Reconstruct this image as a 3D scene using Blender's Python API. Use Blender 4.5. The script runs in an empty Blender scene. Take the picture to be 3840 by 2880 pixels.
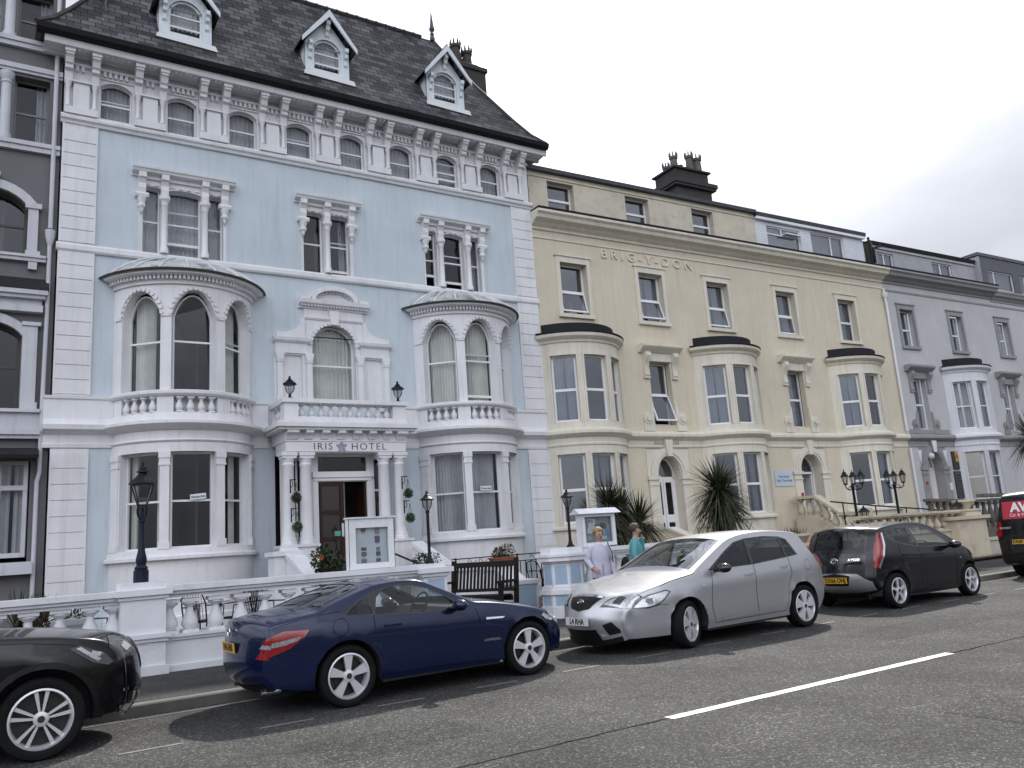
import bpy, bmesh, math, random
from math import sin, cos, pi, radians, degrees, sqrt, atan2, hypot
from mathutils import Vector, Matrix, Quaternion
from mathutils.geometry import delaunay_2d_cdt
random.seed(7)
scene = bpy.context.scene
COL = scene.collection

# ------------------------------------------------------------------ materials
MATS = {}
def nd(nt, t, **kw):
    n = nt.nodes.new(t)
    for k, v in kw.items():
        if k.startswith('i_'):
            n.inputs[k[2:].replace('_', ' ')].default_value = v
        else:
            setattr(n, k, v)
    return n
def c4(c): return (c[0], c[1], c[2], 1.0)
def mat(name, col, rough=.6, var=.12, vscale=1.5, bump=0., bscale=60., metal=0., coat=0., dirt=None, dirt_amt=0., streak=False, spec=.5):
    """base colour with soft procedural variation, optional dirt of its own shape and a bump"""
    if name in MATS: return MATS[name]
    m = bpy.data.materials.new(name); m.use_nodes = True
    nt = m.node_tree; b = nt.nodes['Principled BSDF']; L = nt.links
    b.inputs['Roughness'].default_value = rough
    b.inputs['Metallic'].default_value = metal
    b.inputs['Coat Weight'].default_value = coat
    b.inputs['Coat Roughness'].default_value = .03
    b.inputs['Specular IOR Level'].default_value = spec
    tc = nd(nt, 'ShaderNodeTexCoord')
    out = None
    if var > 0 or dirt:
        n1 = nd(nt, 'ShaderNodeTexNoise', i_Scale=vscale, i_Detail=6., i_Roughness=.62)
        L.new(tc.outputs['Object'], n1.inputs['Vector'])
        mr = nd(nt, 'ShaderNodeMapRange', i_From_Min=.3, i_From_Max=.7, i_To_Min=1 - var, i_To_Max=1 + var * .5)
        L.new(n1.outputs['Fac'], mr.inputs['Value'])
        mx = nd(nt, 'ShaderNodeMix', data_type='RGBA', blend_type='MULTIPLY')
        mx.inputs[0].default_value = 1.
        mx.inputs[6].default_value = c4(col)
        L.new(mr.outputs[0], mx.inputs[7])
        out = mx.outputs[2]
    if dirt:
        mp = nd(nt, 'ShaderNodeMapping')
        if streak: mp.inputs['Scale'].default_value = (5., 5., .35)
        else: mp.inputs['Scale'].default_value = (2., 2., 2.)
        L.new(tc.outputs['Object'], mp.inputs['Vector'])
        n2 = nd(nt, 'ShaderNodeTexNoise', i_Scale=1.3, i_Detail=8., i_Roughness=.7)
        L.new(mp.outputs[0], n2.inputs['Vector'])
        r2 = nd(nt, 'ShaderNodeMapRange', i_From_Min=.5, i_From_Max=.78, i_To_Min=0., i_To_Max=dirt_amt)
        L.new(n2.outputs['Fac'], r2.inputs['Value'])
        m2 = nd(nt, 'ShaderNodeMix', data_type='RGBA')
        L.new(r2.outputs[0], m2.inputs[0]); L.new(out, m2.inputs[6]); m2.inputs[7].default_value = c4(dirt)
        out = m2.outputs[2]
    if out is None: b.inputs['Base Color'].default_value = c4(col)
    else: L.new(out, b.inputs['Base Color'])
    if bump > 0:
        n3 = nd(nt, 'ShaderNodeTexNoise', i_Scale=bscale, i_Detail=4.)
        L.new(tc.outputs['Object'], n3.inputs['Vector'])
        bp = nd(nt, 'ShaderNodeBump', i_Strength=min(1., bump), i_Distance=.01)
        L.new(n3.outputs['Fac'], bp.inputs['Height']); L.new(bp.outputs[0], b.inputs['Normal'])
    MATS[name] = m
    return m
def glass(name, tint=(.55, .58, .6), ior=1.5, boost=1.0):
    if name in MATS: return MATS[name]
    m = bpy.data.materials.new(name); m.use_nodes = True
    nt = m.node_tree; nt.nodes.clear(); L = nt.links
    o = nd(nt, 'ShaderNodeOutputMaterial'); mx = nd(nt, 'ShaderNodeMixShader')
    tr = nd(nt, 'ShaderNodeBsdfTransparent'); tr.inputs[0].default_value = c4(tint)
    gl = nd(nt, 'ShaderNodeBsdfGlossy', i_Roughness=.015); gl.inputs[0].default_value = (.92, .95, 1, 1)
    f0 = ((ior - 1) / (ior + 1)) ** 2 * boost      # Schlick reflectance, the same from both sides of the thin pane
    ge = nd(nt, 'ShaderNodeNewGeometry'); dp = nd(nt, 'ShaderNodeVectorMath', operation='DOT_PRODUCT')
    L.new(ge.outputs['Normal'], dp.inputs[0]); L.new(ge.outputs['Incoming'], dp.inputs[1])
    ab = nd(nt, 'ShaderNodeMath', operation='ABSOLUTE'); L.new(dp.outputs['Value'], ab.inputs[0])
    om = nd(nt, 'ShaderNodeMath', operation='SUBTRACT'); om.inputs[0].default_value = 1.; L.new(ab.outputs[0], om.inputs[1])
    pw = nd(nt, 'ShaderNodeMath', operation='POWER'); pw.inputs[1].default_value = 5.; L.new(om.outputs[0], pw.inputs[0])
    mt = nd(nt, 'ShaderNodeMath', operation='MULTIPLY_ADD'); mt.inputs[1].default_value = 1 - f0; mt.inputs[2].default_value = f0; mt.use_clamp = True
    L.new(pw.outputs[0], mt.inputs[0])
    tc = nd(nt, 'ShaderNodeTexCoord'); n = nd(nt, 'ShaderNodeTexNoise', i_Scale=2.2, i_Detail=1.)
    bp = nd(nt, 'ShaderNodeBump', i_Strength=.12, i_Distance=.02)
    L.new(tc.outputs['Object'], n.inputs['Vector']); L.new(n.outputs['Fac'], bp.inputs['Height']); L.new(bp.outputs[0], gl.inputs['Normal'])
    L.new(mt.outputs[0], mx.inputs[0])
    L.new(tr.outputs[0], mx.inputs[1]); L.new(gl.outputs[0], mx.inputs[2]); L.new(mx.outputs[0], o.inputs[0])
    MATS[name] = m
    return m
def leafmat(name, a, b_):
    if name in MATS: return MATS[name]
    m = bpy.data.materials.new(name); m.use_nodes = True
    nt = m.node_tree; b = nt.nodes['Principled BSDF']; L = nt.links
    tc = nd(nt, 'ShaderNodeTexCoord'); n = nd(nt, 'ShaderNodeTexNoise', i_Scale=9., i_Detail=3.)
    L.new(tc.outputs['Object'], n.inputs['Vector'])
    r = nd(nt, 'ShaderNodeValToRGB'); r.color_ramp.elements[0].position = .35; r.color_ramp.elements[1].position = .68
    r.color_ramp.elements[0].color = c4(a); r.color_ramp.elements[1].color = c4(b_)
    L.new(n.outputs['Fac'], r.inputs[0]); L.new(r.outputs[0], b.inputs['Base Color'])
    b.inputs['Roughness'].default_value = .55
    MATS[name] = m
    return m

# ------------------------------------------------------------------ mesh builder
def ident(x, y, z): return (x, y, z)
class MB:
    def __init__(s, T=None): s.v = []; s.f = []; s.m = []; s.T = T or ident; s.mi = 0
    def p(s, a, b, c): s.v.append(s.T(a, b, c)); return len(s.v) - 1
    def poly(s, pts, m=None):
        s.f.append([s.p(*q) for q in pts]); s.m.append(s.mi if m is None else m)
    def face(s, idx, m=None): s.f.append(list(idx)); s.m.append(s.mi if m is None else m)
    def box(s, a0, a1, b0, b1, c0, c1, m=None):
        i = [s.p(a, b, c) for c in (c0, c1) for b in (b0, b1) for a in (a0, a1)]
        for q in ((0, 2, 3, 1), (4, 5, 7, 6), (0, 1, 5, 4), (2, 6, 7, 3), (0, 4, 6, 2), (1, 3, 7, 5)): s.face([i[k] for k in q], m)
    def loft(s, rings, closed=True, cap=True, m=None):
        ids = [[s.p(*q) for q in r] for r in rings]; n = len(ids[0])
        for A, B in zip(ids, ids[1:]):
            for k in range(n if closed else n - 1):
                s.face([A[k], A[(k + 1) % n], B[(k + 1) % n], B[k]], m)
        if cap and closed:
            s.face(ids[0][::-1], m); s.face(ids[-1], m)
        return ids
    def lathe(s, cx, cy, prof, n=12, m=None, axis='z', cap=True, sx=1., sy=1.):
        """prof: (r, h) ; axis z -> centre (cx,cy) in the first two axes of the raw frame"""
        R = []
        for r, h in prof:
            ring = []
            for k in range(n):
                a = 2 * pi * k / n
                if axis == 'z': ring.append((cx + r * cos(a) * sx, cy + r * sin(a) * sy, h))
                elif axis == 'y': ring.append((cx + r * cos(a), h, cy - r * sin(a)))
                else: ring.append((h, cx + r * cos(a), cy + r * sin(a)))
            R.append(ring)
        s.loft(R, cap=cap, m=m)
    def tube(s, path, r, n=6, m=None, cap=True):
        P = [Vector(q) for q in path]; R = []
        rr = r if isinstance(r, (list, tuple)) else [r] * len(P)
        up = None
        for i, q in enumerate(P):
            t = (P[min(i + 1, len(P) - 1)] - P[max(i - 1, 0)])
            if t.length < 1e-9: t = Vector((0, 0, 1))
            t.normalize()
            if up is None:
                up = Vector((0, 0, 1)) if abs(t.z) < .9 else Vector((1, 0, 0))
            a = t.cross(up)
            if a.length < 1e-6: a = t.cross(Vector((0, 1, 0)))
            a.normalize(); b = a.cross(t).normalized(); up = b
            R.append([tuple(q + a * (rr[i] * cos(2 * pi * k / n)) + b * (rr[i] * sin(2 * pi * k / n))) for k in range(n)])
        s.loft(R, cap=cap, m=m)
    def sweep(s, prof, us, m=None):
        """prof: closed list of (d, v); swept along u. raw frame (u, v, d)"""
        s.loft([[(u, v, d) for d, v in prof] for u in us], m=m)
    def prism(s, pts, d0, d1, m=None):
        """pts (u,v) CCW extruded over d"""
        a = [s.p(u, v, d0) for u, v in pts]; b = [s.p(u, v, d1) for u, v in pts]; n = len(pts)
        s.face(a[::-1], m); s.face(b, m)
        for k in range(n): s.face([a[k], a[(k + 1) % n], b[(k + 1) % n], b[k]], m)
    def band(s, outer, inner, d0, d1, m=None):
        """open strip between two (u,v) polylines, extruded over d"""
        n = len(outer)
        R = [[(outer[k][0], outer[k][1], d1), (inner[k][0], inner[k][1], d1), (inner[k][0], inner[k][1], d0), (outer[k][0], outer[k][1], d0)] for k in range(n)]
        s.loft(R, m=m)
    def patch(s, outer, fn, holes=(), step=.1, m=None, flip=False):
        """triangulated polygon (with holes) mapped through fn(u,v)->xyz"""
        pts = []; edges = []; holepolys = []
        def dens(poly):
            out = []
            for a, b in zip(poly, list(poly[1:]) + [poly[0]]):
                k = max(1, int(math.ceil(hypot(b[0] - a[0], b[1] - a[1]) / step)))
                for j in range(k): out.append((a[0] + (b[0] - a[0]) * j / k, a[1] + (b[1] - a[1]) * j / k))
            return out
        def inside(q, poly):
            c = False; n = len(poly)
            for i in range(n):
                x1, y1 = poly[i]; x2, y2 = poly[i - 1]
                if (y1 > q[1]) != (y2 > q[1]) and q[0] < (x2 - x1) * (q[1] - y1) / (y2 - y1) + x1: c = not c
            return c
        for poly in [outer] + list(holes):
            d = dens(poly); i0 = len(pts); pts += d
            edges += [(i0 + k, i0 + (k + 1) % len(d)) for k in range(len(d))]
        xs = [q[0] for q in outer]; ys = [q[1] for q in outer]
        bnd = list(pts)
        nx = int((max(xs) - min(xs)) / step); ny = int((max(ys) - min(ys)) / step)
        for i in range(1, nx + 1):
            for j in range(1, ny + 1):
                q = (min(xs) + (i + .03 * (j % 2)) * step, min(ys) + j * step)
                if inside(q, outer) and not any(inside(q, h) for h in holes):
                    if min((q[0] - b[0]) ** 2 + (q[1] - b[1]) ** 2 for b in bnd) > (.35 * step) ** 2: pts.append(q)
        r = delaunay_2d_cdt([Vector(q) for q in pts], edges, [], 0, 1e-6)
        V = r[0]; ids = [s.p(*fn(q.x, q.y)) for q in V]
        for f in r[2]:
            cx = sum(V[k].x for k in f) / len(f); cy = sum(V[k].y for k in f) / len(f)
            if inside((cx, cy), outer) and not any(inside((cx, cy), h) for h in holes):
                s.face([ids[k] for k in (f[::-1] if flip else f)], m)
    def build(s, name, mats, parent=None, smooth=40, loc=None, weld=False, rot=None, fix=False):
        me = bpy.data.meshes.new(name)
        me.from_pydata(s.v, [], s.f)
        if not isinstance(mats, (list, tuple)): mats = [mats]
        for q in mats: me.materials.append(q)
        if len(mats) > 1:
            for pl, k in zip(me.polygons, s.m): pl.material_index = k
        if weld or fix:
            bm = bmesh.new(); bm.from_mesh(me)
            if weld: bmesh.ops.remove_doubles(bm, verts=bm.verts, dist=.0012)
            if fix: bmesh.ops.recalc_face_normals(bm, faces=bm.faces)
            bm.to_mesh(me); bm.free()
        if smooth:
            me.polygons.foreach_set('use_smooth', [True] * len(me.polygons))
            me.set_sharp_from_angle(angle=radians(smooth))
        me.update()
        o = bpy.data.objects.new(name, me); COL.objects.link(o)
        if parent is not None: o.parent = parent
        if loc is not None: o.location = loc
        if rot is not None: o.rotation_euler = rot
        return o
def tag(o, label=None, cat=None, group=None, kind=None):
    if label: o['label'] = label
    if cat: o['category'] = cat
    if group: o['group'] = group
    if kind: o['kind'] = kind
    return o
def empty(name, loc=(0, 0, 0), rz=0., label=None, cat=None, group=None):
    o = bpy.data.objects.new(name, None); COL.objects.link(o)
    o.empty_display_size = .2
    o.location = loc; o.rotation_euler = (0, 0, rz)
    return tag(o, label, cat, group)
def dup(o, parent=None, loc=None, rot=None, name=None):
    c = o.copy(); COL.objects.link(c)
    if parent is not None: c.parent = parent
    if loc is not None: c.location = loc
    if rot is not None: c.rotation_euler = rot
    return c
def dup_tree(root, loc, rz=None, label=None):
    r = root.copy(); COL.objects.link(r); r.location = loc
    if rz is not None: r.rotation_euler = (0, 0, rz)
    if label: r['label'] = label
    for ch in list(root.children):
        c = ch.copy(); COL.objects.link(c); c.parent = r
        for g in list(ch.children):
            d = g.copy(); COL.objects.link(d); d.parent = c
    return r
def text(s, size, name, m, parent, M, extrude=.004, sx=1., align='CENTER', space=1., offset=0.):
    """lettering: text lies in the XY plane of matrix M (x reading direction, y up)"""
    cu = bpy.data.curves.new('t', 'FONT'); cu.body = s; cu.size = size; cu.extrude = extrude; cu.align_x = align; cu.align_y = 'CENTER'
    cu.space_character = space; cu.resolution_u = 3; cu.offset = offset
    ob = bpy.data.objects.new('t', cu); COL.objects.link(ob)
    dg = bpy.context.evaluated_depsgraph_get()
    me = bpy.data.meshes.new_from_object(ob.evaluated_get(dg))
    bpy.data.objects.remove(ob); bpy.data.curves.remove(cu)
    me.transform(M @ Matrix.Diagonal((sx, 1, 1, 1)))
    me.materials.clear(); me.materials.append(m)
    me.name = name
    o = bpy.data.objects.new(name, me); COL.objects.link(o)
    if parent is not None: o.parent = parent
    return o
def wallM(u, v, d):           # matrix for text on a facade in root-local coords (x=u, y=-d, z=v), facing -y
    return Matrix.Translation((u, -d, v)) @ Matrix.Rotation(pi / 2, 4, 'X')

# ------------------------------------------------------------------ camera
H_EYE = 1.51
def cam():
    yaw, pitch, roll = radians(32.697), radians(11.064), radians(-4.041)
    f = Vector((sin(yaw) * cos(pitch), cos(yaw) * cos(pitch), sin(pitch)))
    r0 = Vector((cos(yaw), -sin(yaw), 0)); u0 = r0.cross(f)
    r = r0 * cos(roll) + u0 * sin(roll); u = -r0 * sin(roll) + u0 * cos(roll)
    cd = bpy.data.cameras.new('camera'); cd.sensor_width = 36; cd.lens = 3064.2 / 3840 * 36
    cd.clip_start = .05; cd.clip_end = 6000
    o = bpy.data.objects.new('camera', cd); COL.objects.link(o)
    o.matrix_world = Matrix(((r.x, u.x, -f.x, 0), (r.y, u.y, -f.y, 0), (r.z, u.z, -f.z, H_EYE), (0, 0, 0, 1)))
    scene.camera = o
cam()

# ------------------------------------------------------------------ light
SUN_DIR = Vector((.80, .65, 1.02)).normalized()
def light():
    w = bpy.data.worlds.new('World'); scene.world = w; w.use_nodes = True
    nt = w.node_tree; L = nt.links; bg = nt.nodes['Background']
    elev = math.asin(SUN_DIR.z); az = atan2(SUN_DIR.x, SUN_DIR.y)
    sky = nd(nt, 'ShaderNodeTexSky', sky_type='NISHITA', sun_disc=False, sun_elevation=elev, sun_rotation=az)
    sky.air_density = 1.; sky.dust_density = 2.0; sky.ozone_density = 1.5
    tc = nd(nt, 'ShaderNodeTexCoord')
    mp = nd(nt, 'ShaderNodeMapping'); mp.inputs['Scale'].default_value = (1., 1., 2.6); mp.inputs['Rotation'].default_value = (.5, .35, .2)
    L.new(tc.outputs['Generated'], mp.inputs['Vector'])
    n = nd(nt, 'ShaderNodeTexNoise', i_Scale=2.3, i_Detail=7., i_Roughness=.5)
    L.new(mp.outputs[0], n.inputs['Vector'])
    # brightness of the cloud layer rises towards the veiled sun
    dt = nd(nt, 'ShaderNodeVectorMath', operation='DOT_PRODUCT'); dt.inputs[1].default_value = SUN_DIR
    nrm = nd(nt, 'ShaderNodeVectorMath', operation='NORMALIZE'); L.new(tc.outputs['Generated'], nrm.inputs[0]); L.new(nrm.outputs[0], dt.inputs[0])
    g = nd(nt, 'ShaderNodeMapRange', i_From_Min=-.1, i_From_Max=1., i_To_Min=0., i_To_Max=1.)
    L.new(dt.outputs['Value'], g.inputs['Value'])
    pw = nd(nt, 'ShaderNodeMath', operation='POWER'); pw.inputs[1].default_value = 16.; L.new(g.outputs[0], pw.inputs[0])
    gb = nd(nt, 'ShaderNodeMapRange', i_From_Min=0., i_From_Max=1., i_To_Min=3.2, i_To_Max=15.)
    L.new(pw.outputs[0], gb.inputs['Value'])
    # the clouds opposite the sun are lit face on
    bk = nd(nt, 'ShaderNodeMapRange', interpolation_type='SMOOTHSTEP', i_From_Min=.55, i_From_Max=-.35, i_To_Min=0., i_To_Max=8.6)
    L.new(dt.outputs['Value'], bk.inputs['Value'])
    gs = nd(nt, 'ShaderNodeMath', operation='ADD'); L.new(gb.outputs[0], gs.inputs[0]); L.new(bk.outputs[0], gs.inputs[1])
    sh = nd(nt, 'ShaderNodeMapRange', i_From_Min=.38, i_From_Max=.62, i_To_Min=.74, i_To_Max=1.22)
    L.new(n.outputs['Fac'], sh.inputs['Value'])
    mu = nd(nt, 'ShaderNodeMath', operation='MULTIPLY'); L.new(gs.outputs[0], mu.inputs[0]); L.new(sh.outputs[0], mu.inputs[1])
    # an overcast dome is dimmer at the horizon than overhead
    sx = nd(nt, 'ShaderNodeSeparateXYZ'); L.new(nrm.outputs[0], sx.inputs[0])
    hz = nd(nt, 'ShaderNodeMapRange', i_From_Min=.0, i_From_Max=.5, i_To_Min=.3, i_To_Max=1.35); L.new(sx.outputs[2], hz.inputs['Value'])
    m2 = nd(nt, 'ShaderNodeMath', operation='MULTIPLY'); L.new(mu.outputs[0], m2.inputs[0]); L.new(hz.outputs[0], m2.inputs[1]); mu = m2
    cl = nd(nt, 'ShaderNodeMix', data_type='RGBA', blend_type='MULTIPLY'); cl.inputs[0].default_value = 1.
    cl.inputs[6].default_value = (.93, .965, 1.06, 1); L.new(mu.outputs[0], cl.inputs[7])
    mx = nd(nt, 'ShaderNodeMix', data_type='RGBA')
    cv = nd(nt, 'ShaderNodeMapRange', i_From_Min=.25, i_From_Max=.5, i_To_Min=.72, i_To_Max=.95)
    L.new(n.outputs['Fac'], cv.inputs['Value'])
    L.new(cv.outputs[0], mx.inputs[0]); L.new(sky.outputs[0], mx.inputs[6]); L.new(cl.outputs[2], mx.inputs[7])
    L.new(mx.outputs[2], bg.inputs['Color']); bg.inputs['Strength'].default_value = .1
    sd = bpy.data.lights.new('sun', 'SUN'); sd.energy = 2.9; sd.angle = radians(1.2); sd.color = (1., .95, .87)
    so = bpy.data.objects.new('sun', sd); COL.objects.link(so)
    so.rotation_euler = (-SUN_DIR).to_track_quat('-Z', 'Y').to_euler()
light()
vs = scene.view_settings
vs.view_transform = 'Standard'; vs.look = 'None'; vs.gamma = 1.; vs.exposure = 0.85
cy = scene.cycles
cy.use_adaptive_sampling = True; cy.adaptive_threshold = .02; cy.use_denoising = True
cy.max_bounces = 7; cy.diffuse_bounces = 3; cy.glossy_bounces = 4; cy.transparent_max_bounces = 16
cy.caustics_reflective = False; cy.caustics_refractive = False
cy.sample_clamp_indirect = 6.
# ------------------------------------------------------------------ shared materials
WHITE = mat('white_stucco', (.74, .74, .755), .65, .1, 1.2, .25, 90., dirt=(.3, .29, .25), dirt_amt=.3, streak=True)
BLUE = mat('pale_blue_stucco', (.55, .61, .66), .7, .12, .5, .3, 80., dirt=(.32, .39, .43), dirt_amt=.55, streak=True)
TRIM = mat('white_joinery', (.76, .76, .77), .4, .05, 3., 0.)
UPVC = mat('white_plastic_frame', (.8, .8, .82), .3, .03, 3.)
SLATE_GUT = mat('black_gutter', (.01, .01, .012), .6, .2, 4., .2, spec=.2)
GLASS = glass('window_glass', (.84, .86, .87), 1.5, 1.0)
GLASSB = glass('reflective_window_glass', (.5, .55, .62), 1.7, 2.4)
NET = mat('net_curtain', (.45, .45, .47), .9, .12, 4., 0.)
DRAPE = mat('cream_drape', (.66, .66, .60), .9, .12, 3., 0.)
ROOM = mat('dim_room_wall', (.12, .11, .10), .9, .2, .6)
BROWN = mat('dark_brown_wood', (.028, .011, .007), .45, .3, 6., spec=.25)
BLACK = mat('black_iron', (.006, .006, .007), .5, .2, 8., spec=.25)
LEAD = mat('lead_roof', (.50, .52, .53), .7, .3, 3., .3, 30., dirt=(.05, .045, .025), dirt_amt=1.6)
SOOT = mat('sooty_render', (.045, .042, .04), .85, .3, 2., .5, 30.)
def slate_mat():
    m = bpy.data.materials.new('roof_slate'); m.use_nodes = True; nt = m.node_tree; L = nt.links; b = nt.nodes['Principled BSDF']
    tc = nd(nt, 'ShaderNodeTexCoord'); mp = nd(nt, 'ShaderNodeSeparateXYZ'); L.new(tc.outputs['Object'], mp.inputs[0])
    mz = nd(nt, 'ShaderNodeMath', operation='MULTIPLY'); mz.inputs[1].default_value = 1.16; L.new(mp.outputs[2], mz.inputs[0])
    cb = nd(nt, 'ShaderNodeCombineXYZ'); L.new(mp.outputs[0], cb.inputs[0]); L.new(mz.outputs[0], cb.inputs[1])
    br = nd(nt, 'ShaderNodeTexBrick', offset=.5, squash=1.)
    for k, v in (('Scale', 1.), ('Brick Width', .31), ('Row Height', .205), ('Mortar Size', .012), ('Mortar Smooth', .25), ('Bias', -.1)): br.inputs[k].default_value = v
    br.inputs['Color1'].default_value = (.034, .034, .037, 1); br.inputs['Color2'].default_value = (.135, .137, .145, 1); br.inputs['Mortar'].default_value = (.003, .003, .003, 1)
    L.new(cb.outputs[0], br.inputs['Vector'])
    n = nd(nt, 'ShaderNodeTexNoise', i_Scale=.8, i_Detail=5.); L.new(cb.outputs[0], n.inputs['Vector'])
    r = nd(nt, 'ShaderNodeMapRange', i_From_Min=.35, i_From_Max=.65, i_To_Min=.6, i_To_Max=1.2); L.new(n.outputs[0], r.inputs['Value'])
    mx = nd(nt, 'ShaderNodeMix', data_type='RGBA', blend_type='MULTIPLY'); mx.inputs[0].default_value = 1.
    L.new(br.outputs['Color'], mx.inputs[6]); L.new(r.outputs[0], mx.inputs[7])
    n2 = nd(nt, 'ShaderNodeTexNoise', i_Scale=5., i_Detail=3.); L.new(cb.outputs[0], n2.inputs['Vector'])
    r2 = nd(nt, 'ShaderNodeMapRange', i_From_Min=.7, i_From_Max=.76, i_To_Min=0., i_To_Max=.7); L.new(n2.outputs[0], r2.inputs['Value'])
    m2 = nd(nt, 'ShaderNodeMix', data_type='RGBA'); L.new(r2.outputs[0], m2.inputs[0]); L.new(mx.outputs[2], m2.inputs[6]); m2.inputs[7].default_value = (.2, .2, .19, 1)
    L.new(m2.outputs[2], b.inputs['Base Color']); b.inputs['Roughness'].default_value = .7; b.inputs['Specular IOR Level'].default_value = .25
    inv = nd(nt, 'ShaderNodeMath', operation='SUBTRACT'); inv.inputs[0].default_value = 1.; L.new(br.outputs['Fac'], inv.inputs[1])
    # each course tilts: height falls towards the top of its row
    md = nd(nt, 'ShaderNodeMath', operation='MODULO'); md.inputs[1].default_value = .205; L.new(mz.outputs[0], md.inputs[0])
    sl = nd(nt, 'ShaderNodeMath', operation='MULTIPLY_ADD'); sl.inputs[1].default_value = -4.; L.new(md.outputs[0], sl.inputs[0]); L.new(inv.outputs[0], sl.inputs[2])
    bp = nd(nt, 'ShaderNodeBump', i_Strength=.7, i_Distance=.02); L.new(sl.outputs[0], bp.inputs['Height']); L.new(bp.outputs[0], b.inputs['Normal'])
    return m
SLATE = slate_mat()

# ------------------------------------------------------------------ facade tools; raw frame (u along, v up, d out)
def flatT(u0=0., y0=0., z0=0.): return lambda u, v, d: (u - u0, y0 - d, v - z0)
def bowT(uc, R, p, u0=0.):
    dd = R - p
    return lambda a, v, d: (uc - u0 + (R + d) * sin(radians(a)), dd - (R + d) * cos(radians(a)), v)
def arch_curve(ua, ub, vs, rise, n=12, inset=0.):
    mid = (ua + ub) / 2; h = (ub - ua) / 2; out = []
    for k in range(n + 1):
        t = pi - pi * k / n
        if rise > .7 * h or rise <= 0: out.append((mid + h * cos(t), vs + rise * sin(t)))
        else:
            x = -cos(pi * k / n); out.append((mid + h * x, vs + rise * (1 - x * x) ** (.75 if h > .31 or rise > .12 else .25)))
    return out
def wall(mb, u0, u1, v0, v1, holes=(), depth=.2, ustep=1e9, m=None, back=False, us=1.):
    """face at d=0 with holes (ua,ub,va,vb[,rise[,back]]); reveals go to d=-depth"""
    U = {u0, u1}; V = {v0, v1}
    for h in holes: U |= {h[0], h[1]}; V |= {h[2], h[3]}
    U = sorted(U); V = sorted(V)
    U2 = [U[0]]
    for a, b in zip(U, U[1:]):
        k = max(1, int(math.ceil((b - a) / ustep - 1e-6)))
        U2 += [a + (b - a) * j / k for j in range(1, k + 1)]
    for a, b in zip(U2, U2[1:]):
        for c, d in zip(V, V[1:]):
            x, y = (a + b) / 2, (c + d) / 2
            if any(h[0] < x < h[1] and h[2] < y < h[3] for h in holes): continue
            mb.poly([(a, c, 0), (b, c, 0), (b, d, 0), (a, d, 0)], m)
    for h in holes:
        ua, ub, va, vb = h[:4]; rise = h[4] if len(h) > 4 else 0.
        bk = h[5] if len(h) > 5 else back
        vs = vb - rise
        mb.poly([(ua, va, 0), (ua, vs, 0), (ua, vs, -depth), (ua, va, -depth)], m)
        mb.poly([(ub, vs, 0), (ub, va, 0), (ub, va, -depth), (ub, vs, -depth)], m)
        mb.poly([(ub, va, 0), (ua, va, 0), (ua, va, -depth), (ub, va, -depth)], m)
        if rise <= 0: mb.poly([(ua, vb, 0), (ub, vb, 0), (ub, vb, -depth), (ua, vb, -depth)], m)
        else:
            c = arch_curve(ua, ub, vs, rise)
            for p, q in zip(c, c[1:]):
                mb.poly([(p[0], p[1], 0), (q[0], q[1], 0), (q[0], vb, 0), (p[0], vb, 0)], m)
                mb.poly([(p[0], p[1], -depth), (q[0], q[1], -depth), (q[0], q[1], 0), (p[0], p[1], 0)], m)
        if bk: mb.poly([(ua, va, -depth), (ub, va, -depth), (ub, vb, -depth), (ua, vb, -depth)], m)
def curtain(parent, T, ua, ub, va, vb, d, m, folds=6, us=1., name='curtain', gather=0.):
    mb = MB(T); n = folds * 6
    rows = 2; ph = random.random() * 6
    ids = []
    for j in range(rows + 1):
        v = va + (vb - va) * j / rows; row = []
        for k in range(n + 1):
            t = k / n
            u = ua + (ub - ua) * t
            row.append(mb.p(u, v, d + .03 * sin(t * folds * 2 * pi + ph) + .012 * sin(t * folds * 5.3 + ph * 2)))
        ids.append(row)
    for j in range(rows):
        for k in range(n): mb.face([ids[j][k], ids[j][k + 1], ids[j + 1][k + 1], ids[j + 1][k]])
    return mb.build(name, m, parent, smooth=80)
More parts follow.
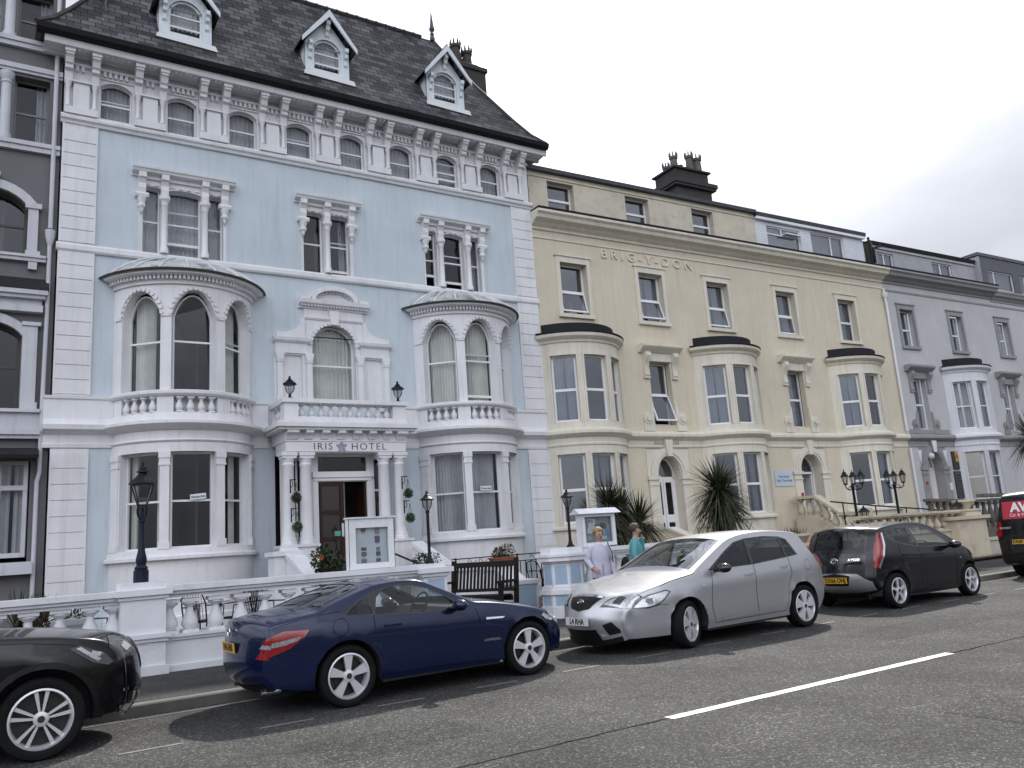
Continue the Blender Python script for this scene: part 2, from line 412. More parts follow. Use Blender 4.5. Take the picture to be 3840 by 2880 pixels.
def window(parent, T, ua, ub, va, vb, rise=0., depth=.2, us=1., fw=.05, style='sash', cur='net', open_=0., rail=.5, extra=False, fm=None, gm=None, tilt=0., cm=None):
    """sash or casement window in an opening; frame mesh with glass and curtain as its sub-parts"""
    fm = fm or TRIM; gm = gm or GLASS; f = fw * us
    mb = MB(T); d0, d1 = -depth - .06, -depth; vs = vb - rise
    mb.box(ua, ua + f, va, vs, d0, d1); mb.box(ub - f, ub, va, vs, d0, d1)
    mb.box(ua + f, ub - f, va, va + fw * 1.2, d0, d1)
    if rise > 0:
        k = 12
        o = arch_curve(ua, ub, vs, rise, k); i = arch_curve(ua + f, ub - f, vs, max(rise - fw, .01), k)
        mb.band(o, i, d0, d1)
    else: mb.box(ua + f, ub - f, vb - fw, vb, d0, d1)
    vm = va + (vb - va) * rail
    gb = va + fw
    if style == 'sash':
        mb.box(ua + f, ub - f, vm - .022, vm + .022, d0 - .01, d1 - .012)
        if open_ > 0:
            mb.box(ua + f, ub - f, va + open_, va + open_ + .07, d0 - .02, d1 - .03)
            mb.box(ua + f, ub - f, vm + open_ - .015, vm + open_ + .02, d0 - .02, d1 - .04)
            gb = va + open_
        elif extra: mb.box(ua + f, ub - f, vm + .12, vm + .15, d0 - .02, d1 - .04)
    elif style == 'case':
        mb.box(ua + f, ub - f, vm - .04, vm + .04, d0, d1)
    elif style == 'two':                  # wide picture window with one mullion at `rail`
        um = ua + (ub - ua) * rail
        mb.box(um - f * .6, um + f * .6, va + fw, vb - fw, d0, d1)
    if style == 'case' and tilt > 0:
        gb = vm
        # open awning sash: hinged at the meeting rail, its foot pushed out
        L = vm - .04 - va - fw
        def P(s, u, off): return (u, vm - .04 - s * cos(tilt) + off * sin(tilt), d1 + s * sin(tilt) + off * cos(tilt))
        w = .05
        for (s0, s1, a, b) in ((0, w, ua + f * .4, ub - f * .4), (L - w, L, ua + f * .4, ub - f * .4), (w, L - w, ua + f * .4, ua + f * .4 + w * us), (w, L - w, ub - f * .4 - w * us, ub - f * .4)):
            ii = [mb.p(*P(s, u, o_)) for o_ in (0, .05) for s in (s0, s1) for u in (a, b)]
            for q in ((0, 2, 3, 1), (4, 5, 7, 6), (0, 1, 5, 4), (2, 6, 7, 3), (0, 4, 6, 2), (1, 3, 7, 5)): mb.face([ii[k] for k in q])
    w = mb.build('window', fm, parent, smooth=0)
    g = MB(T); dg = -depth - .035
    if rise > 0:
        c = arch_curve(ua + f, ub - f, vs, max(rise - fw, .01), 12)
        g.poly([(ua + f, gb, dg), (ub - f, gb, dg)] + [(q[0], q[1], dg) for q in c[::-1]])
    else: g.poly([(ua + f, gb, dg), (ub - f, gb, dg), (ub - f, vb - fw, dg), (ua + f, vb - fw, dg)])
    if style == 'case' and tilt > 0:
        g.poly([P(L - .04, ua + f, .025), P(L - .04, ub - f, .025), P(.04, ub - f, .025), P(.04, ua + f, .025)])
    g.build('glass', gm, w, smooth=0)
    dc = -depth - .2
    W = ub - ua
    if cur == 'net': curtain(w, T, ua - .02 * us, ub + .02 * us, va - .02, vb + .02, dc, cm or NET, max(3, int(W / us / .1)))
    elif cur == 'part':
        curtain(w, T, ua - .02 * us, ua + W * .46, va, vb, dc, cm or NET, max(2, int(W / us / .2)))
        curtain(w, T, ub - W * .42, ub + .02 * us, va, vb, dc, cm or NET, max(2, int(W / us / .2)))
    elif cur == 'left': curtain(w, T, ua - .02 * us, ua + W * .7, va, vb, dc, cm or DRAPE, max(3, int(W / us / .12)))
    elif cur == 'right': curtain(w, T, ub - W * .35, ub + .02 * us, va, vb, dc, cm or DRAPE, 3)
    elif cur == 'sides':
        curtain(w, T, ua - .02 * us, ua + W * .2, va, vb, dc, cm or DRAPE, 2)
        curtain(w, T, ub - W * .2, ub + .02 * us, va, vb, dc, cm or DRAPE, 2)
    return w
def baluster_mesh(h, r, n=10):
    mb = MB()
    mb.box(-r * .85, r * .85, -r * .85, r * .85, 0, h * .1)
    mb.lathe(0, 0, [(r * .55, h * .1), (r * .95, h * .22), (r, h * .34), (r * .8, h * .5), (r * .48, h * .68), (r * .42, h * .78), (r * .7, h * .84), (r * .6, h * .9)], n)
    mb.box(-r * .85, r * .85, -r * .85, r * .85, h * .9, h)
    return mb
def crown_pot(mb, x, y, z, h, r, n=8):
    mb.lathe(x, y, [(r * 1.1, z), (r * 1.1, z + .08), (r * .95, z + .1), (r * .82, z + h - .12), (r * 1.05, z + h - .1), (r * 1.05, z + h), (r * .7, z + h)], n)
    for k in range(n):
        a = 2 * pi * k / n
        cx, cy_ = x + r * .95 * cos(a), y + r * .95 * sin(a)
        mb.lathe(cx, cy_, [(.035, z + h - .01), (.045, z + h + .06), (.005, z + h + .24)], 4)
def hotel_shell(parent, u0, u1, v1, depth=8., back=2.8, m=None, floors=(), front=-.3):
    """closed dark rooms behind the facade"""
    mb = MB(flatT())
    mb.box(u0 + .02, u1 - .02, -.2, v1, -back - .2, -back)
    e = u0 + .02
    while e < u1 - .1: mb.box(e, e + .06, -.1, v1, -back + .003, front - .5); e += 3.1  # unseen partitions, added to block light along the building and keep each room dark
    for q in (u0 + .025, u1 - .08): mb.box(q, q + .05, -.1, v1, -back + .004, -.1)
    for z in floors: mb.box(u0 + .03, u1 - .03, z - .1, z, -back + .002, front)
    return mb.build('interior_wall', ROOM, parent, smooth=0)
# ------------------------------------------------------------------ the pale blue hotel
def iris():
    R0 = empty('hotel_building', (0, 20, 0), 0, 'tall pale blue hotel with two round bays and three dormers in its slate roof', 'hotel')
    T = flatT()
    XL, XR = .97, 13.95
    BC = (3.70, 11.25); a_, p_ = 1.55, 1.05; RB = (a_ * a_ + p_ * p_) / 2 / p_; US = degrees(1 / RB); AE = degrees(math.asin(a_ / RB))
    groups2 = [(2.62, 4.64, [(2.70, 3.10), (3.26, 4.04), (4.19, 4.57)]), (6.55, 8.0, [(6.62, 7.17), (7.34, 7.91)]), (10.14, 12.12, [(10.19, 10.58), (10.78, 11.48), (11.68, 12.04)])]
    # --- blue wall
    mb = MB(T)
    holes = [(g[0], g[1], 8.86, 10.78) for g in groups2]
    holes += [(BC[0] - 1.4, BC[0] + 1.4, 1.2, 8.0), (BC[1] - 1.4, BC[1] + 1.4, 1.2, 8.0), (5.8, 8.92, 5.3, 7.15), (6.58, 8.18, 7.15, 7.6), (5.78, 8.76, .9, 4.05)]
    wall(mb, XL, XR, -.1, 11.95, holes, .1)
    mb.box(XL, XL + .01, -.1, 13.6, -8, -.002); mb.box(XR - .01, XR, -.1, 13.6, -8, -.002)
    mb.box(XL, XR, -.1, 13.6, -8.1, -8)
    mb.build('wall', BLUE, R0, smooth=0)
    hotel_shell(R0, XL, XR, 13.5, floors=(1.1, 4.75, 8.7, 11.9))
    # --- white upper storey, window surrounds
    w = MB(T)
    C = [2.07 + 1.5 * i for i in range(8)]
    ah = [(c - .35, c + .35, 12.04, 13.1, .16) for c in C]
    wall(w, XL, XR, 11.95, 13.66, ah, .16)
    w.build('upper_storey', WHITE, R0, smooth=0)
    for g0, g1, ws in groups2:
        w = MB(T)
        wall(w, g0, g1, 8.86, 10.78, [(a, b, 8.9, 10.6, .07) for a, b in ws], .2)
        for e, s in ((g0, -1), (g1, 1)):
            w.box(min(e, e - s * .02), max(e, e - s * .02), 8.86, 10.78, -.1, .03)
        w.build('window_surround', WHITE, R0, smooth=0)
    # quoins
    for (a, b) in ((XL - .01, 1.7), (13.22, XR + .01)):
        w = MB(T)
        w.box(a, b, .3, 4.2, .001, .03); w.box(a, b, 5.36, 8.72, .001, .03); w.box(a, b, 8.88, 11.93, .001, .03)
        for v0, v1, st in ((.35, 4.1, .342), (5.40, 8.70, .331), (8.92, 11.9, .31)):
            v = v0
            while v + st <= v1 + .05:
                w.box(a + .04, b - .04, v + .011, v + st - .011, .03, .052); v += st
            w.box(a, a + .04, v0, v1, .03, .052); w.box(b - .04, b, v0, v1, .03, .052)
        w.build('quoin', WHITE, R0, smooth=0)
    # --- string courses
    s = MB(T)
    s.sweep([(-.02, 11.84), (.06, 11.84), (.08, 11.9), (.13, 11.93), (.14, 11.99), (.10, 12.05), (-.02, 12.06)], [XL - .06, XR + .06])
    s.sweep([(-.02, 8.7), (.06, 8.7), (.09, 8.74), (.09, 8.84), (.06, 8.89), (-.02, 8.89)], [XL - .05, XR + .05])
    prof1 = [(-.02, 4.22), (.04, 4.22), (.05, 4.3), (.03, 4.32), (.03, 4.5), (.12, 4.55), (.24, 4.6), (.26, 4.7), (.09, 4.73), (.06, 4.86), (.05, 5.28), (.09, 5.3), (.1, 5.36), (-.02, 5.38)]
    for q in ((XL - .17, BC[0] - a_ + .02), (BC[0] + a_ - .02, 5.62), (8.95, BC[1] - a_ + .02), (BC[1] + a_ - .02, XR + .17)): s.sweep(prof1, list(q))
    s.build('string_course', WHITE, R0, smooth=0)
    # --- crowning cornice, brackets, dentils
    k = MB(T)
    k.sweep([(-.02, 13.52), (.1, 13.52), (.12, 13.58), (.46, 13.6), (.46, 13.54), (.52, 13.54), (.56, 13.68), (-.02, 13.68)], [XL - .46, XR + .46])
    k.box(XL - .42, XR + .42, 13.58, 13.66, -1.2, -.02)
    for c in [C[0] - 1.5] + C:
        for e in (c + .47, c + 1.03):
            if e < XL + .05 or e > XR - .05: continue
            k.sweep([(-.01, 12.84), (.1, 12.86), (.13, 12.95), (.16, 13.1), (.25, 13.14), (.26, 13.22), (.31, 13.24), (.37, 13.36), (.43, 13.4), (.43, 13.56), (-.01, 13.56)], [e - .083, e + .083])
            k.box(e - .105, e + .105, 13.45, 13.57, -.01, .46)
    e = XL + .13
    while e < XR - .1:
        if all(abs(e - q) > .15 for c in [C[0] - 1.5] + C for q in (c + .47, c + 1.03)): k.box(e - .034, e + .034, 13.2, 13.33, -.01, .075)
        if all(abs(e - q) > .16 for c in [C[0] - 1.5] + C for q in (c + .47, c + 1.03)):
            k.prism([(e - .055, 13.575), (e, 13.49), (e + .055, 13.575)][::1], .40, .45)
        e += .118
    k.box(XL, XR, 13.33, 13.39, -.01, .09)
    for c in C: k.box(c - .37, c + .37, 13.14, 13.17, -.01, .04)
    k.build('cornice', WHITE, R0, smooth=0)
    g = MB(T)
    g.sweep([(.50, 13.69), (.66, 13.69), (.72, 13.74), (.75, 13.86), (.60, 13.9), (.46, 13.86)], [XL - .62, XR + .44])
    g.build('gutter', SLATE_GUT, R0, smooth=0)
    # piers and colonettes of the upper storey
    for c in [C[0] - 1.5] + C:
        k = MB(T); u0, u1 = max(XL, c + .55), min(XR, c + .95)
        k.box(u0 + .03, u1 - .03, 12.06, 12.88, -.01, .1)
        k.box(max(XL, c + .40), min(XR, c + 1.10), 12.05, 12.22, -.01, .16)
        k.box(max(XL, c + .40), min(XR, c + 1.10), 12.87, 12.91, -.01, .15)
        k.build('pier_panel', WHITE, R0, smooth=0)
    col = None
    for c in [C[0] - 1.5] + C:
        for e in (c + .47, c + 1.03):
            if e < XL + .05 or e > XR - .05: continue
            if col is None:
                m = MB(lambda u, v, d: (u, -v, d))
                m.lathe(0, 0, [(.062, 12.24), (.062, 12.28), (.046, 12.31), (.044, 12.70), (.052, 12.72), (.05, 12.75), (.075, 12.83), (.082, 12.87)], 10)
                col = m.build('colonette', WHITE, R0, loc=(e, -.09, 0))
            else: dup(col, R0, (e, -.09, 0))
    # attic windows
    for i, c in enumerate(C): window(R0, T, c - .35, c + .35, 12.04, 13.1, .16, .12, fw=.035, style='sash', cur='net', open_=.1 if i in (0, 3) else (.3 if i == 6 else 0), rail=.5)
    # --- second floor window dressings
    for gi, (g0, g1, ws) in enumerate(groups2):
        m = MB(T)
        m.sweep([(-.02, 10.8), (.05, 10.8), (.06, 10.86), (.2, 10.88), (.22, 10.93), (.25, 10.95), (.26, 11.0), (-.02, 11.03)], [g0 - .18, g1 + .2])
        m.box(g0, g1, 10.76, 10.82, -.01, .06)
        ends = [g0 + .05, g1 - .05]; mids = [(ws[i][1] + ws[i + 1][0]) / 2 for i in range(len(ws) - 1)]
        for e in ends + mids:
            m.sweep([(-.01, 10.36), (.09, 10.36), (.12, 10.5), (.1, 10.62), (.15, 10.72), (.2, 10.74), (.2, 10.87), (-.01, 10.87)], [e - .085, e + .085])
        for e in ends:
            m.sweep([(-.01, 10.26), (.12, 10.26), (.14, 10.32), (.12, 10.37), (-.01, 10.37)], [e - .15, e + .15])
            m.lathe(e, .06, [(.01, 9.86), (.045, 9.93), (.05, 9.97), (.09, 10.02), (.09, 10.08), (.07, 10.1), (.11, 10.25)], 8, axis='y')
        for a, b in ws:
            n = 2 if b - a < .4 else (4 if b - a > .55 else 3)
            for j in range(n):
                uu = a + (b - a) * (j + .5) / n
                m.prism([(uu - .05, 10.62), (uu + .05, 10.62), (uu, 10.69)], -.01, .035)
        m.v = m.v; o = None
        m.build('window_hood', WHITE, R0, smooth=0)
        for e in mids:
            q = MB(lambda u, v, d: (u, -v, d))
            q.lathe(0, 0, [(.1, 8.9), (.1, 9.02), (.075, 9.06), (.07, 10.1), (.085, 10.12), (.08, 10.16), (.11, 10.24), (.13, 10.26), (.13, 10.36)], 12)
            q.build('column', WHITE, R0, loc=(e, -.06, 0))
        for j, (a, b) in enumerate(ws):
            cur = ('net', 'net', 'net') if gi == 0 else (('none', 'right') if gi == 1 else ('none', 'none', 'right'))
            op = {(0, 1): .33, (1, 1): .13, (2, 0): .36, (2, 1): .22}.get((gi, j), 0)
            window(R0, T, a, b, 8.9, 10.6, .07, .18, cur=cur[j], open_=op, rail=.5, fw=.035, cm=NET)
    # --- the two bows
    def bow(uc, right):
        TB = bowT(uc, RB, p_)
        st = 4.
        m = MB(TB)
        hole1 = [(-58, -25, 5.36, 7.72, .6), (-17, 17, 5.36, 7.74, .62), (25, 58, 5.36, 7.72, .6)]
        hole0 = [(-57, -24, 1.92, 4.02), (-17.5, 17.5, 1.92, 4.02), (24, 57, 1.92, 4.02)]
        balh = [(-57, -27, 4.9, 5.25, 0, True), (-15, 18, 4.9, 5.25, 0, True), (30, 59, 4.9, 5.25, 0, True)]
        wall(m, -AE, AE, 5.36, 8.0, hole1, .22, st)
        wall(m, -AE, AE, 4.72, 5.36, balh, .16, st)
        wall(m, -AE, AE, -.1, 4.5, hole0, .2, st)
        us = [-AE + 2 * AE * i / 36 for i in range(37)]
        m.sweep([(-.02, 8.0), (-.02, 7.86), (.05, 7.86), (.055, 7.93), (.055, 8.035), (.19, 8.04), (.27, 8.06), (.29, 8.14), (-.02, 8.16)], us)
        k = -AE + 2
        while k < AE - 1: m.box(k - .8, k + .8, 7.95, 8.036, .05, .15); k += 2.9
        m.sweep([(-.02, 5.27), (.05, 5.27), (.1, 5.31), (.1, 5.37), (.04, 5.40), (-.02, 5.40)], us)
        m.sweep([(-.02, 4.88), (.03, 4.88), (.05, 4.74), (.20, 4.70), (.26, 4.68), (.26, 4.62), (.2, 4.58), (.12, 4.54), (.03, 4.50), (-.02, 4.5)], us)
        m.sweep([(-.02, 4.3), (.03, 4.31), (.05, 4.27), (.02, 4.24), (-.02, 4.24)], us)
        m.sweep([(-.02, 1.68), (.12, 1.7), (.12, 1.76), (.05, 1.8), (.03, 1.92), (-.02, 1.92)], us)
        m.sweep([(-.02, -.1), (.08, -.1), (.08, .5), (-.02, .55)], us)
        # scalloped arch edges
        for h in hole1:
            mid, hw = (h[0] + h[1]) / 2, (h[1] - h[0]) / 2
            for j in range(15):
                t = pi * (j + .5) / 15
                uu, vv = mid + (hw + .9) * cos(t), h[3] - h[4] + (h[4] + .03) * sin(t)
                m.prism([(uu + 1.5 * cos(q), vv + .05 * sin(q)) for q in [2 * pi * z / 8 for z in range(8)]], -.05, .045)
        # pier capitals
        for e, hwid in ((-62, 4.2), (-20.6, 3.6), (20.6, 3.6), (62, 4.2)):
            m.box(e - hwid, e + hwid, 7.10, 7.16, -.02, .03)
            m.box(e - hwid * .9, e + hwid * .9, 1.92, 4.0, -.02, .025)
            m.box(e - hwid * 1.15, e + hwid * 1.15, 3.72, 3.77, -.02, .045); m.box(e - hwid * 1.15, e + hwid * 1.15, 3.88, 4.02, -.02, .055); m.box(e - hwid * 1.05, e + hwid * 1.05, 3.77, 3.88, -.02, .035)
            m.box(e - hwid * 1.1, e + hwid * 1.1, 1.92, 2.08, -.02, .05)
        m.build('bow_wall', WHITE, R0, smooth=25)
        # balusters
        bm_ = baluster_mesh(.35, .085)
        b0 = None
        for h in balh:
            n = 4
            for j in range(n):
                a = h[0] + (h[1] - h[0]) * (j + .5) / n
                loc = TB(a, 4.9, -.06)
                if b0 is None: b0 = bm_.build('baluster', WHITE, R0, loc=loc)
                else: dup(b0, R0, loc)
        # windows
        c1 = ('left', 'none', 'net') if not right else ('full', 'full', 'full')
        for j, h in enumerate(hole1):
            cur = 'net' if c1[j] == 'full' else c1[j]
            window(R0, TB, h[0] + .2, h[1] - .2, 5.36, h[3] - .06, h[4] - .05, .2, US, .035, cur=cur, rail=.52, cm=DRAPE, extra=(j == 2 or (right and j == 1)), open_=.18 if right and j == 1 else 0)
        c0 = ('sides', 'none', 'right') if not right else ('full', 'full', 'full')
        for j, h in enumerate(hole0):
            cur = 'net' if c0[j] == 'full' else c0[j]
            window(R0, TB, h[0] + .2, h[1] - .2, 1.92, 4.02, 0, .18, US, .04, cur=cur, rail=.49, cm=NET if right else DRAPE)
        # leaded roof of the bow
        d = MB(); n = 24; rings = []
        for t in (0, .12, .35, .65, 1.):
            row = []
            for i in range(n + 1):
                a = -AE - 3 + 2 * (AE + 3) * i / n
                x0, y0 = (RB + .32) * sin(radians(a)), (RB - p_) - (RB + .32) * cos(radians(a))
                y0 = min(y0, 0)
                sx = -1 + 2 * i / n; x1, y1 = .88 * sx, -.03 - .12 * (1 - sx * sx)
                z = 8.13 + (8.76 - 8.13) * (t ** .88)
                row.append((uc + x0 + (x1 - x0) * t, y0 + (y1 - y0) * t, z + .05 * sin(pi * t)))
            rings.append(row)
        d.loft(rings, closed=False)
        low = [(x, y, z - .03) for x, y, z in rings[0]]
        d.loft([low, rings[0]], closed=False)
        o = d.build('bow_roof', LEAD, R0, smooth=50)
        r = MB()
        for i in range(2, n - 1, 3): r.tube([(x, y, z + .015) for x, y, z in [row[i] for row in rings]], .03, 5)
        r.build('roof_rib', mat('weathered_white_roll', (.66, .68, .70), .7, .25, 5.), o)
        r = MB(); r.tube([(x, y, z) for x, y, z in rings[0]], .03, 5); r.build('roof_edge', mat('mossy_lead_edge', (.05, .045, .04), .8, .3, 8.), o)
    bow(BC[0], False); bow(BC[1], True)
    # --- centre window with its pedimented surround
    m = MB(T)
    ow = (6.79, 7.97, 5.36, 7.5, .59)
    wall(m, 6.58, 8.18, 5.3, 7.6, [ow], .22)
    for a, b in ((5.8, 6.58), (8.18, 8.92)): wall(m, a, b, 5.3, 7.15, [(a + .2, b - .06, 5.5, 6.62, 0, True)] if a < 7 else [(a + .06, b - .2, 5.5, 6.62, 0, True)], .06)
    m.box(6.58, 8.18, 7.6, 7.92, -.05, .03)
    m.box(6.58, 6.6, 7.15, 7.6, -.05, -.001); m.box(8.16, 8.18, 7.15, 7.6, -.05, -.001)
    m.sweep([(-.02, 7.88), (.06, 7.88), (.08, 7.95), (.16, 7.97), (.2, 8.0), (.22, 8.1), (-.02, 8.12)], [6.42, 8.34])
    m.sweep([(-.02, 7.62), (.05, 7.63), (.05, 7.68), (-.02, 7.69)], [6.56, 8.2])
    e = 6.5
    while e < 8.3: m.box(e - .025, e + .025, 7.93, 7.985, .03, .15); e += .085
    mid = 7.38
    o_ = [(mid + .66 * cos(t), 8.1 + .42 * sin(t)) for t in [pi * i / 16 for i in range(17)]]
    i_ = [(mid + .53 * cos(t), 8.1 + .29 * sin(t)) for t in [pi * i / 16 for i in range(17)]]
    m.band(o_, i_, -.02, .2); m.prism([(x, y) for x, y in i_] , -.02, .03)
    for t in [pi * (i + .5) / 15 for i in range(15)]:
        x, y = mid + .5 * cos(t), 8.1 + .26 * sin(t); m.box(x - .025, x + .025, y - .02, y + .02, .02, .1)
    m.box(6.44, 6.74, 8.1, 8.17, -.02, .2); m.box(8.02, 8.32, 8.1, 8.17, -.02, .2)
    m.prism([(mid - .1, 7.48), (mid + .1, 7.48), (mid + .14, 7.86), (mid - .14, 7.86)], .0, .1)
    for sgn, c0 in ((-1, 6.58), (1, 8.18)):
        pts = [(c0, 7.06), (c0, 7.62), (c0 + sgn * .08, 7.60)]
        for q in range(9):
            t = q / 8 * pi / 2; pts.append((c0 + sgn * (.1 + .52 * (1 - cos(t))), 7.55 - .36 * sin(t)))
        pts += [(c0 + sgn * .74, 7.18), (c0 + sgn * .74, 7.06)]
        m.prism(pts if sgn < 0 else pts[::-1], -.01, .07)
    for a, b in ((5.76, 6.72), (8.04, 8.98)):
        m.sweep([(-.02, 6.92), (.06, 6.92), (.13, 6.97), (.15, 7.05), (-.02, 7.07)], [a, b])
        m.box(a + .06, b - .06, 6.66, 6.92, -.02, .045)
    for e in (5.93, 6.69, 8.07, 8.81):
        m.box(e - .07, e + .07, 5.36, 6.45, -.02, .07); m.box(e - .085, e + .085, 6.42, 6.47, -.02, .09)
        m.prism([(e - .075, 6.47), (e + .075, 6.47), (e + .12, 6.66), (e - .12, 6.66)], -.02, .1)
        m.box(e - .09, e + .09, 5.36, 5.5, -.02, .09)
    for j in range(17):
        t = pi * (j + .5) / 17
        uu, vv = 7.38 + .63 * cos(t), 6.91 + .62 * sin(t)
        m.prism([(uu + .055 * cos(q), vv + .055 * sin(q)) for q in [2 * pi * z / 8 for z in range(8)]], -.05, .03)
    m.build('window_surround', WHITE, R0, smooth=25)
    window(R0, T, ow[0], ow[1], 5.36, 7.48, .57, .2, cur='net', rail=.5, cm=DRAPE, fw=.045)
    # --- entrance porch
    d = 1.1; U0, U1 = 5.70, 8.82
    m = MB(T)
    m.box(U0 + .02, U1 - .02, 3.98, 4.24, .3, d)                      # entablature
    m.box(U0 - .0, U1 + .0, 4.24, 4.27, .02, d + .03)
    m.box(U0, U1, 4.27, 4.5, .02, d + .01)
    for j in range(8):
        e = U0 + .16 + (U1 - U0 - .32) * j / 7
        m.sweep([(d, 4.28), (d + .04, 4.29), (d + .08, 4.38), (d + .2, 4.43), (d + .2, 4.5), (d, 4.5)], [e - .09 if 0 < j < 7 else e - .14, e + .09 if 0 < j < 7 else e + .14])
    m.box(U0 - .18, U1 + .18, 4.5, 4.56, .02, d + .22); m.box(U0 - .24, U1 + .24, 4.56, 4.66, .02, d + .29); m.box(U0 - .2, U1 + .2, 4.66, 4.7, .02, d + .24)
    m.box(U0 - .02, U1 + .02, 4.7, 4.83, .02, d + .06)                # plinth of the balustrade
    for e in (U0 + .17, U1 - .17):
        m.box(e - .17, e + .17, 4.83, 5.17, d - .3, d + .03)
    m.box(U0 - .06, U1 + .06, 5.17, 5.27, d - .34, d + .09)
    for e in (U0 + .11, U1 - .11): m.box(e - .14, e + .14, 5.172, 5.268, .0, d - .34); m.box(e - .1, e + .1, 4.83, 5.17, .0, .1)
    for e in (5.80, 6.22, 8.21, 8.62):
        m.box(e - .19, e + .19, 3.9, 3.98, d - .28, d + .06); m.box(e - .17, e + .17, 3.84, 3.9, d - .26, d + .04)
    m.build('porch', WHITE, R0, smooth=0)
    m = MB(T)
    for e0, e1 in ((5.58, 6.44), (8.0, 8.84)):
        m.box(e0, e1, .2, 1.78, .62, d + .08); m.box(e0 - .03, e1 + .03, 1.78, 1.84, .6, d + .12)
    m.box(5.56, 8.86, .15, 1.12, .02, .98)                             # porch floor
    m.build('porch_base', WHITE, R0, smooth=0)
    for e in (5.80, 6.22, 8.21, 8.62):
        q = MB(lambda u, v, d: (u, -v, d))
        q.lathe(0, 0, [(.185, 1.84), (.185, 1.9), (.165, 1.92), (.17, 1.98), (.15, 2.02), (.148, 2.4), (.13, 3.66), (.145, 3.68), (.145, 3.71), (.13, 3.73), (.135, 3.76), (.165, 3.84)], 20)
        q.build('porch_column', WHITE, R0, loc=(e, -(d - .11), 0))
    bm_ = baluster_mesh(.34, .085); b0 = None
    for j in range(10):
        e = U0 + .46 + (U1 - U0 - .92) * j / 9
        if b0 is None: b0 = bm_.build('baluster', WHITE, R0, loc=(e, -(d - .13), 4.83))
        else: dup(b0, R0, (e, -(d - .13), 4.83))
    for e in (U0 + .1, U1 - .1):
        for dd in (.35, .6): dup(b0, R0, (e, -dd, 4.83))
    # glazed screen and door
    ds = .6
    TS = lambda u, v, q: (u, -(ds + q), v)
    s = MB(TS)
    wall(s, 5.72, 8.8, 1.12, 4.0, [(5.80, 6.46, 1.5, 3.86), (6.66, 7.92, 3.56, 3.93), (6.66, 7.92, 1.12, 3.32), (8.12, 8.72, 1.5, 3.86)], .08)
    s.box(6.5, 8.08, 3.42, 3.56, -.02, .09); s.box(6.54, 8.04, 3.34, 3.42, -.02, .05)
    for q in (6.52, 7.94): s.box(q, q + .12, 1.12, 3.34, -.02, .03)
    for a, b in ((5.80, 6.46), (8.12, 8.72)):
        for v in (2.35, 3.06): s.box(a, b, v, v + .05, -.06, -.01)
        s.box((a + b) / 2 - .02, (a + b) / 2 + .02, 1.5, 3.86, -.06, -.01)
    sc = s.build('porch_screen', TRIM, R0, smooth=0)
    g = MB(TS)
    for a, b, c, e in ((5.80, 6.46, 1.5, 3.86), (6.66, 7.92, 3.56, 3.93), (8.12, 8.72, 1.5, 3.86)): g.poly([(a, c, -.045), (b, c, -.045), (b, e, -.045), (a, e, -.045)])
    g.build('glass', GLASS, sc, smooth=0)
    dr = MB(TS)
    a, b = 6.68, 7.30
    wall(dr, a, b, 1.13, 3.31, [(a + .06, b - .1, 2.62, 3.22), (a + .06, b - .1, 1.98, 2.52), (a + .06, b - .1, 1.5, 1.9)], .03)
    dr.box(a + .06, b - .1, 1.2, 1.42, -.02, .015); dr.box(a, b, 1.13, 3.31, -.06, -.045)
    do = dr.build('door', BROWN, R0, smooth=0)
    g = MB(TS)
    for v0, v1 in ((2.62, 3.22), (1.98, 2.52), (1.5, 1.9)): g.poly([(a + .06, v0, -.025), (b - .1, v0, -.025), (b - .1, v1, -.025), (a + .06, v1, -.025)])
    g.build('glass', GLASS, do, smooth=0)
    h = MB(TS); h.box(b - .075, b - .02, 1.98, 2.3, .0, .012); h.build('push_plate', mat('pale_metal_plate', (.6, .6, .6), .35), do, smooth=0)
    h = MB(TS); h.box(a + .36, a + .52, 2.0, 2.12, -.02, -.012); h.build('door_sticker', mat('green_sticker', (.1, .35, .27), .5), do, smooth=0)
    dr = MB(TS); dr.box(7.86, 7.91, 1.13, 3.31, -.66, -.06); dr.build('door', BROWN, R0, smooth=0)   # the second leaf stands open inwards
    hl = MB(TS); hl.box(7.32, 7.36, 1.12, 3.3, -2.0, -.1); hl.box(7.36, 7.62, 1.12, 3.3, -2.02, -1.98)
    hl.build('hall_wall', mat('pale_hall_wall', (.35, .33, .28), .8), R0, smooth=0)
    # name sign
    sg = MB(T); sg.box(5.74, 8.78, 4.0, 4.225, d, d + .025)
    so = sg.build('name_board', mat('sign_white', (.74, .73, .74), .5, .05), R0, smooth=0)
    ink = mat('sign_black', (.012, .012, .018), .5, .0)
    text('IRIS', .235, 'lettering', ink, so, wallM(6.62, 4.112, d + .027), .003, 1.12, space=1.2, offset=-.002)
    text('HOTEL', .235, 'lettering', ink, so, wallM(7.79, 4.112, d + .027), .003, 1.12, space=1.2, offset=-.002)
    fl = MB(lambda u, v, q: (u, -(d + .026 + q), v))
    for k in range(5):
        t = 2 * pi * k / 5 + .35; L_ = .15 if k % 2 == 0 else .135
        pts = []
        for z in range(9):
            s_ = z / 8; wdt = .045 * sin(pi * s_) ** .8
            pts.append((s_ * L_, wdt))
        pts += [(x, -y) for x, y in pts[-2:0:-1]]
        fl.prism([(7.085 + x * cos(t) - y * sin(t), 4.112 + x * sin(t) + y * cos(t)) for x, y in pts][::-1], 0, .004 + .001 * k)
    fl.build('iris_emblem', mat('violet_petal', (.36, .34, .5), .6, .6, 50.), so, smooth=0)
    # --- roof
    rf = MB()
    rings = []
    x0, x1, y0, y1 = XL - .64, XR + .37, -.70, 7.6
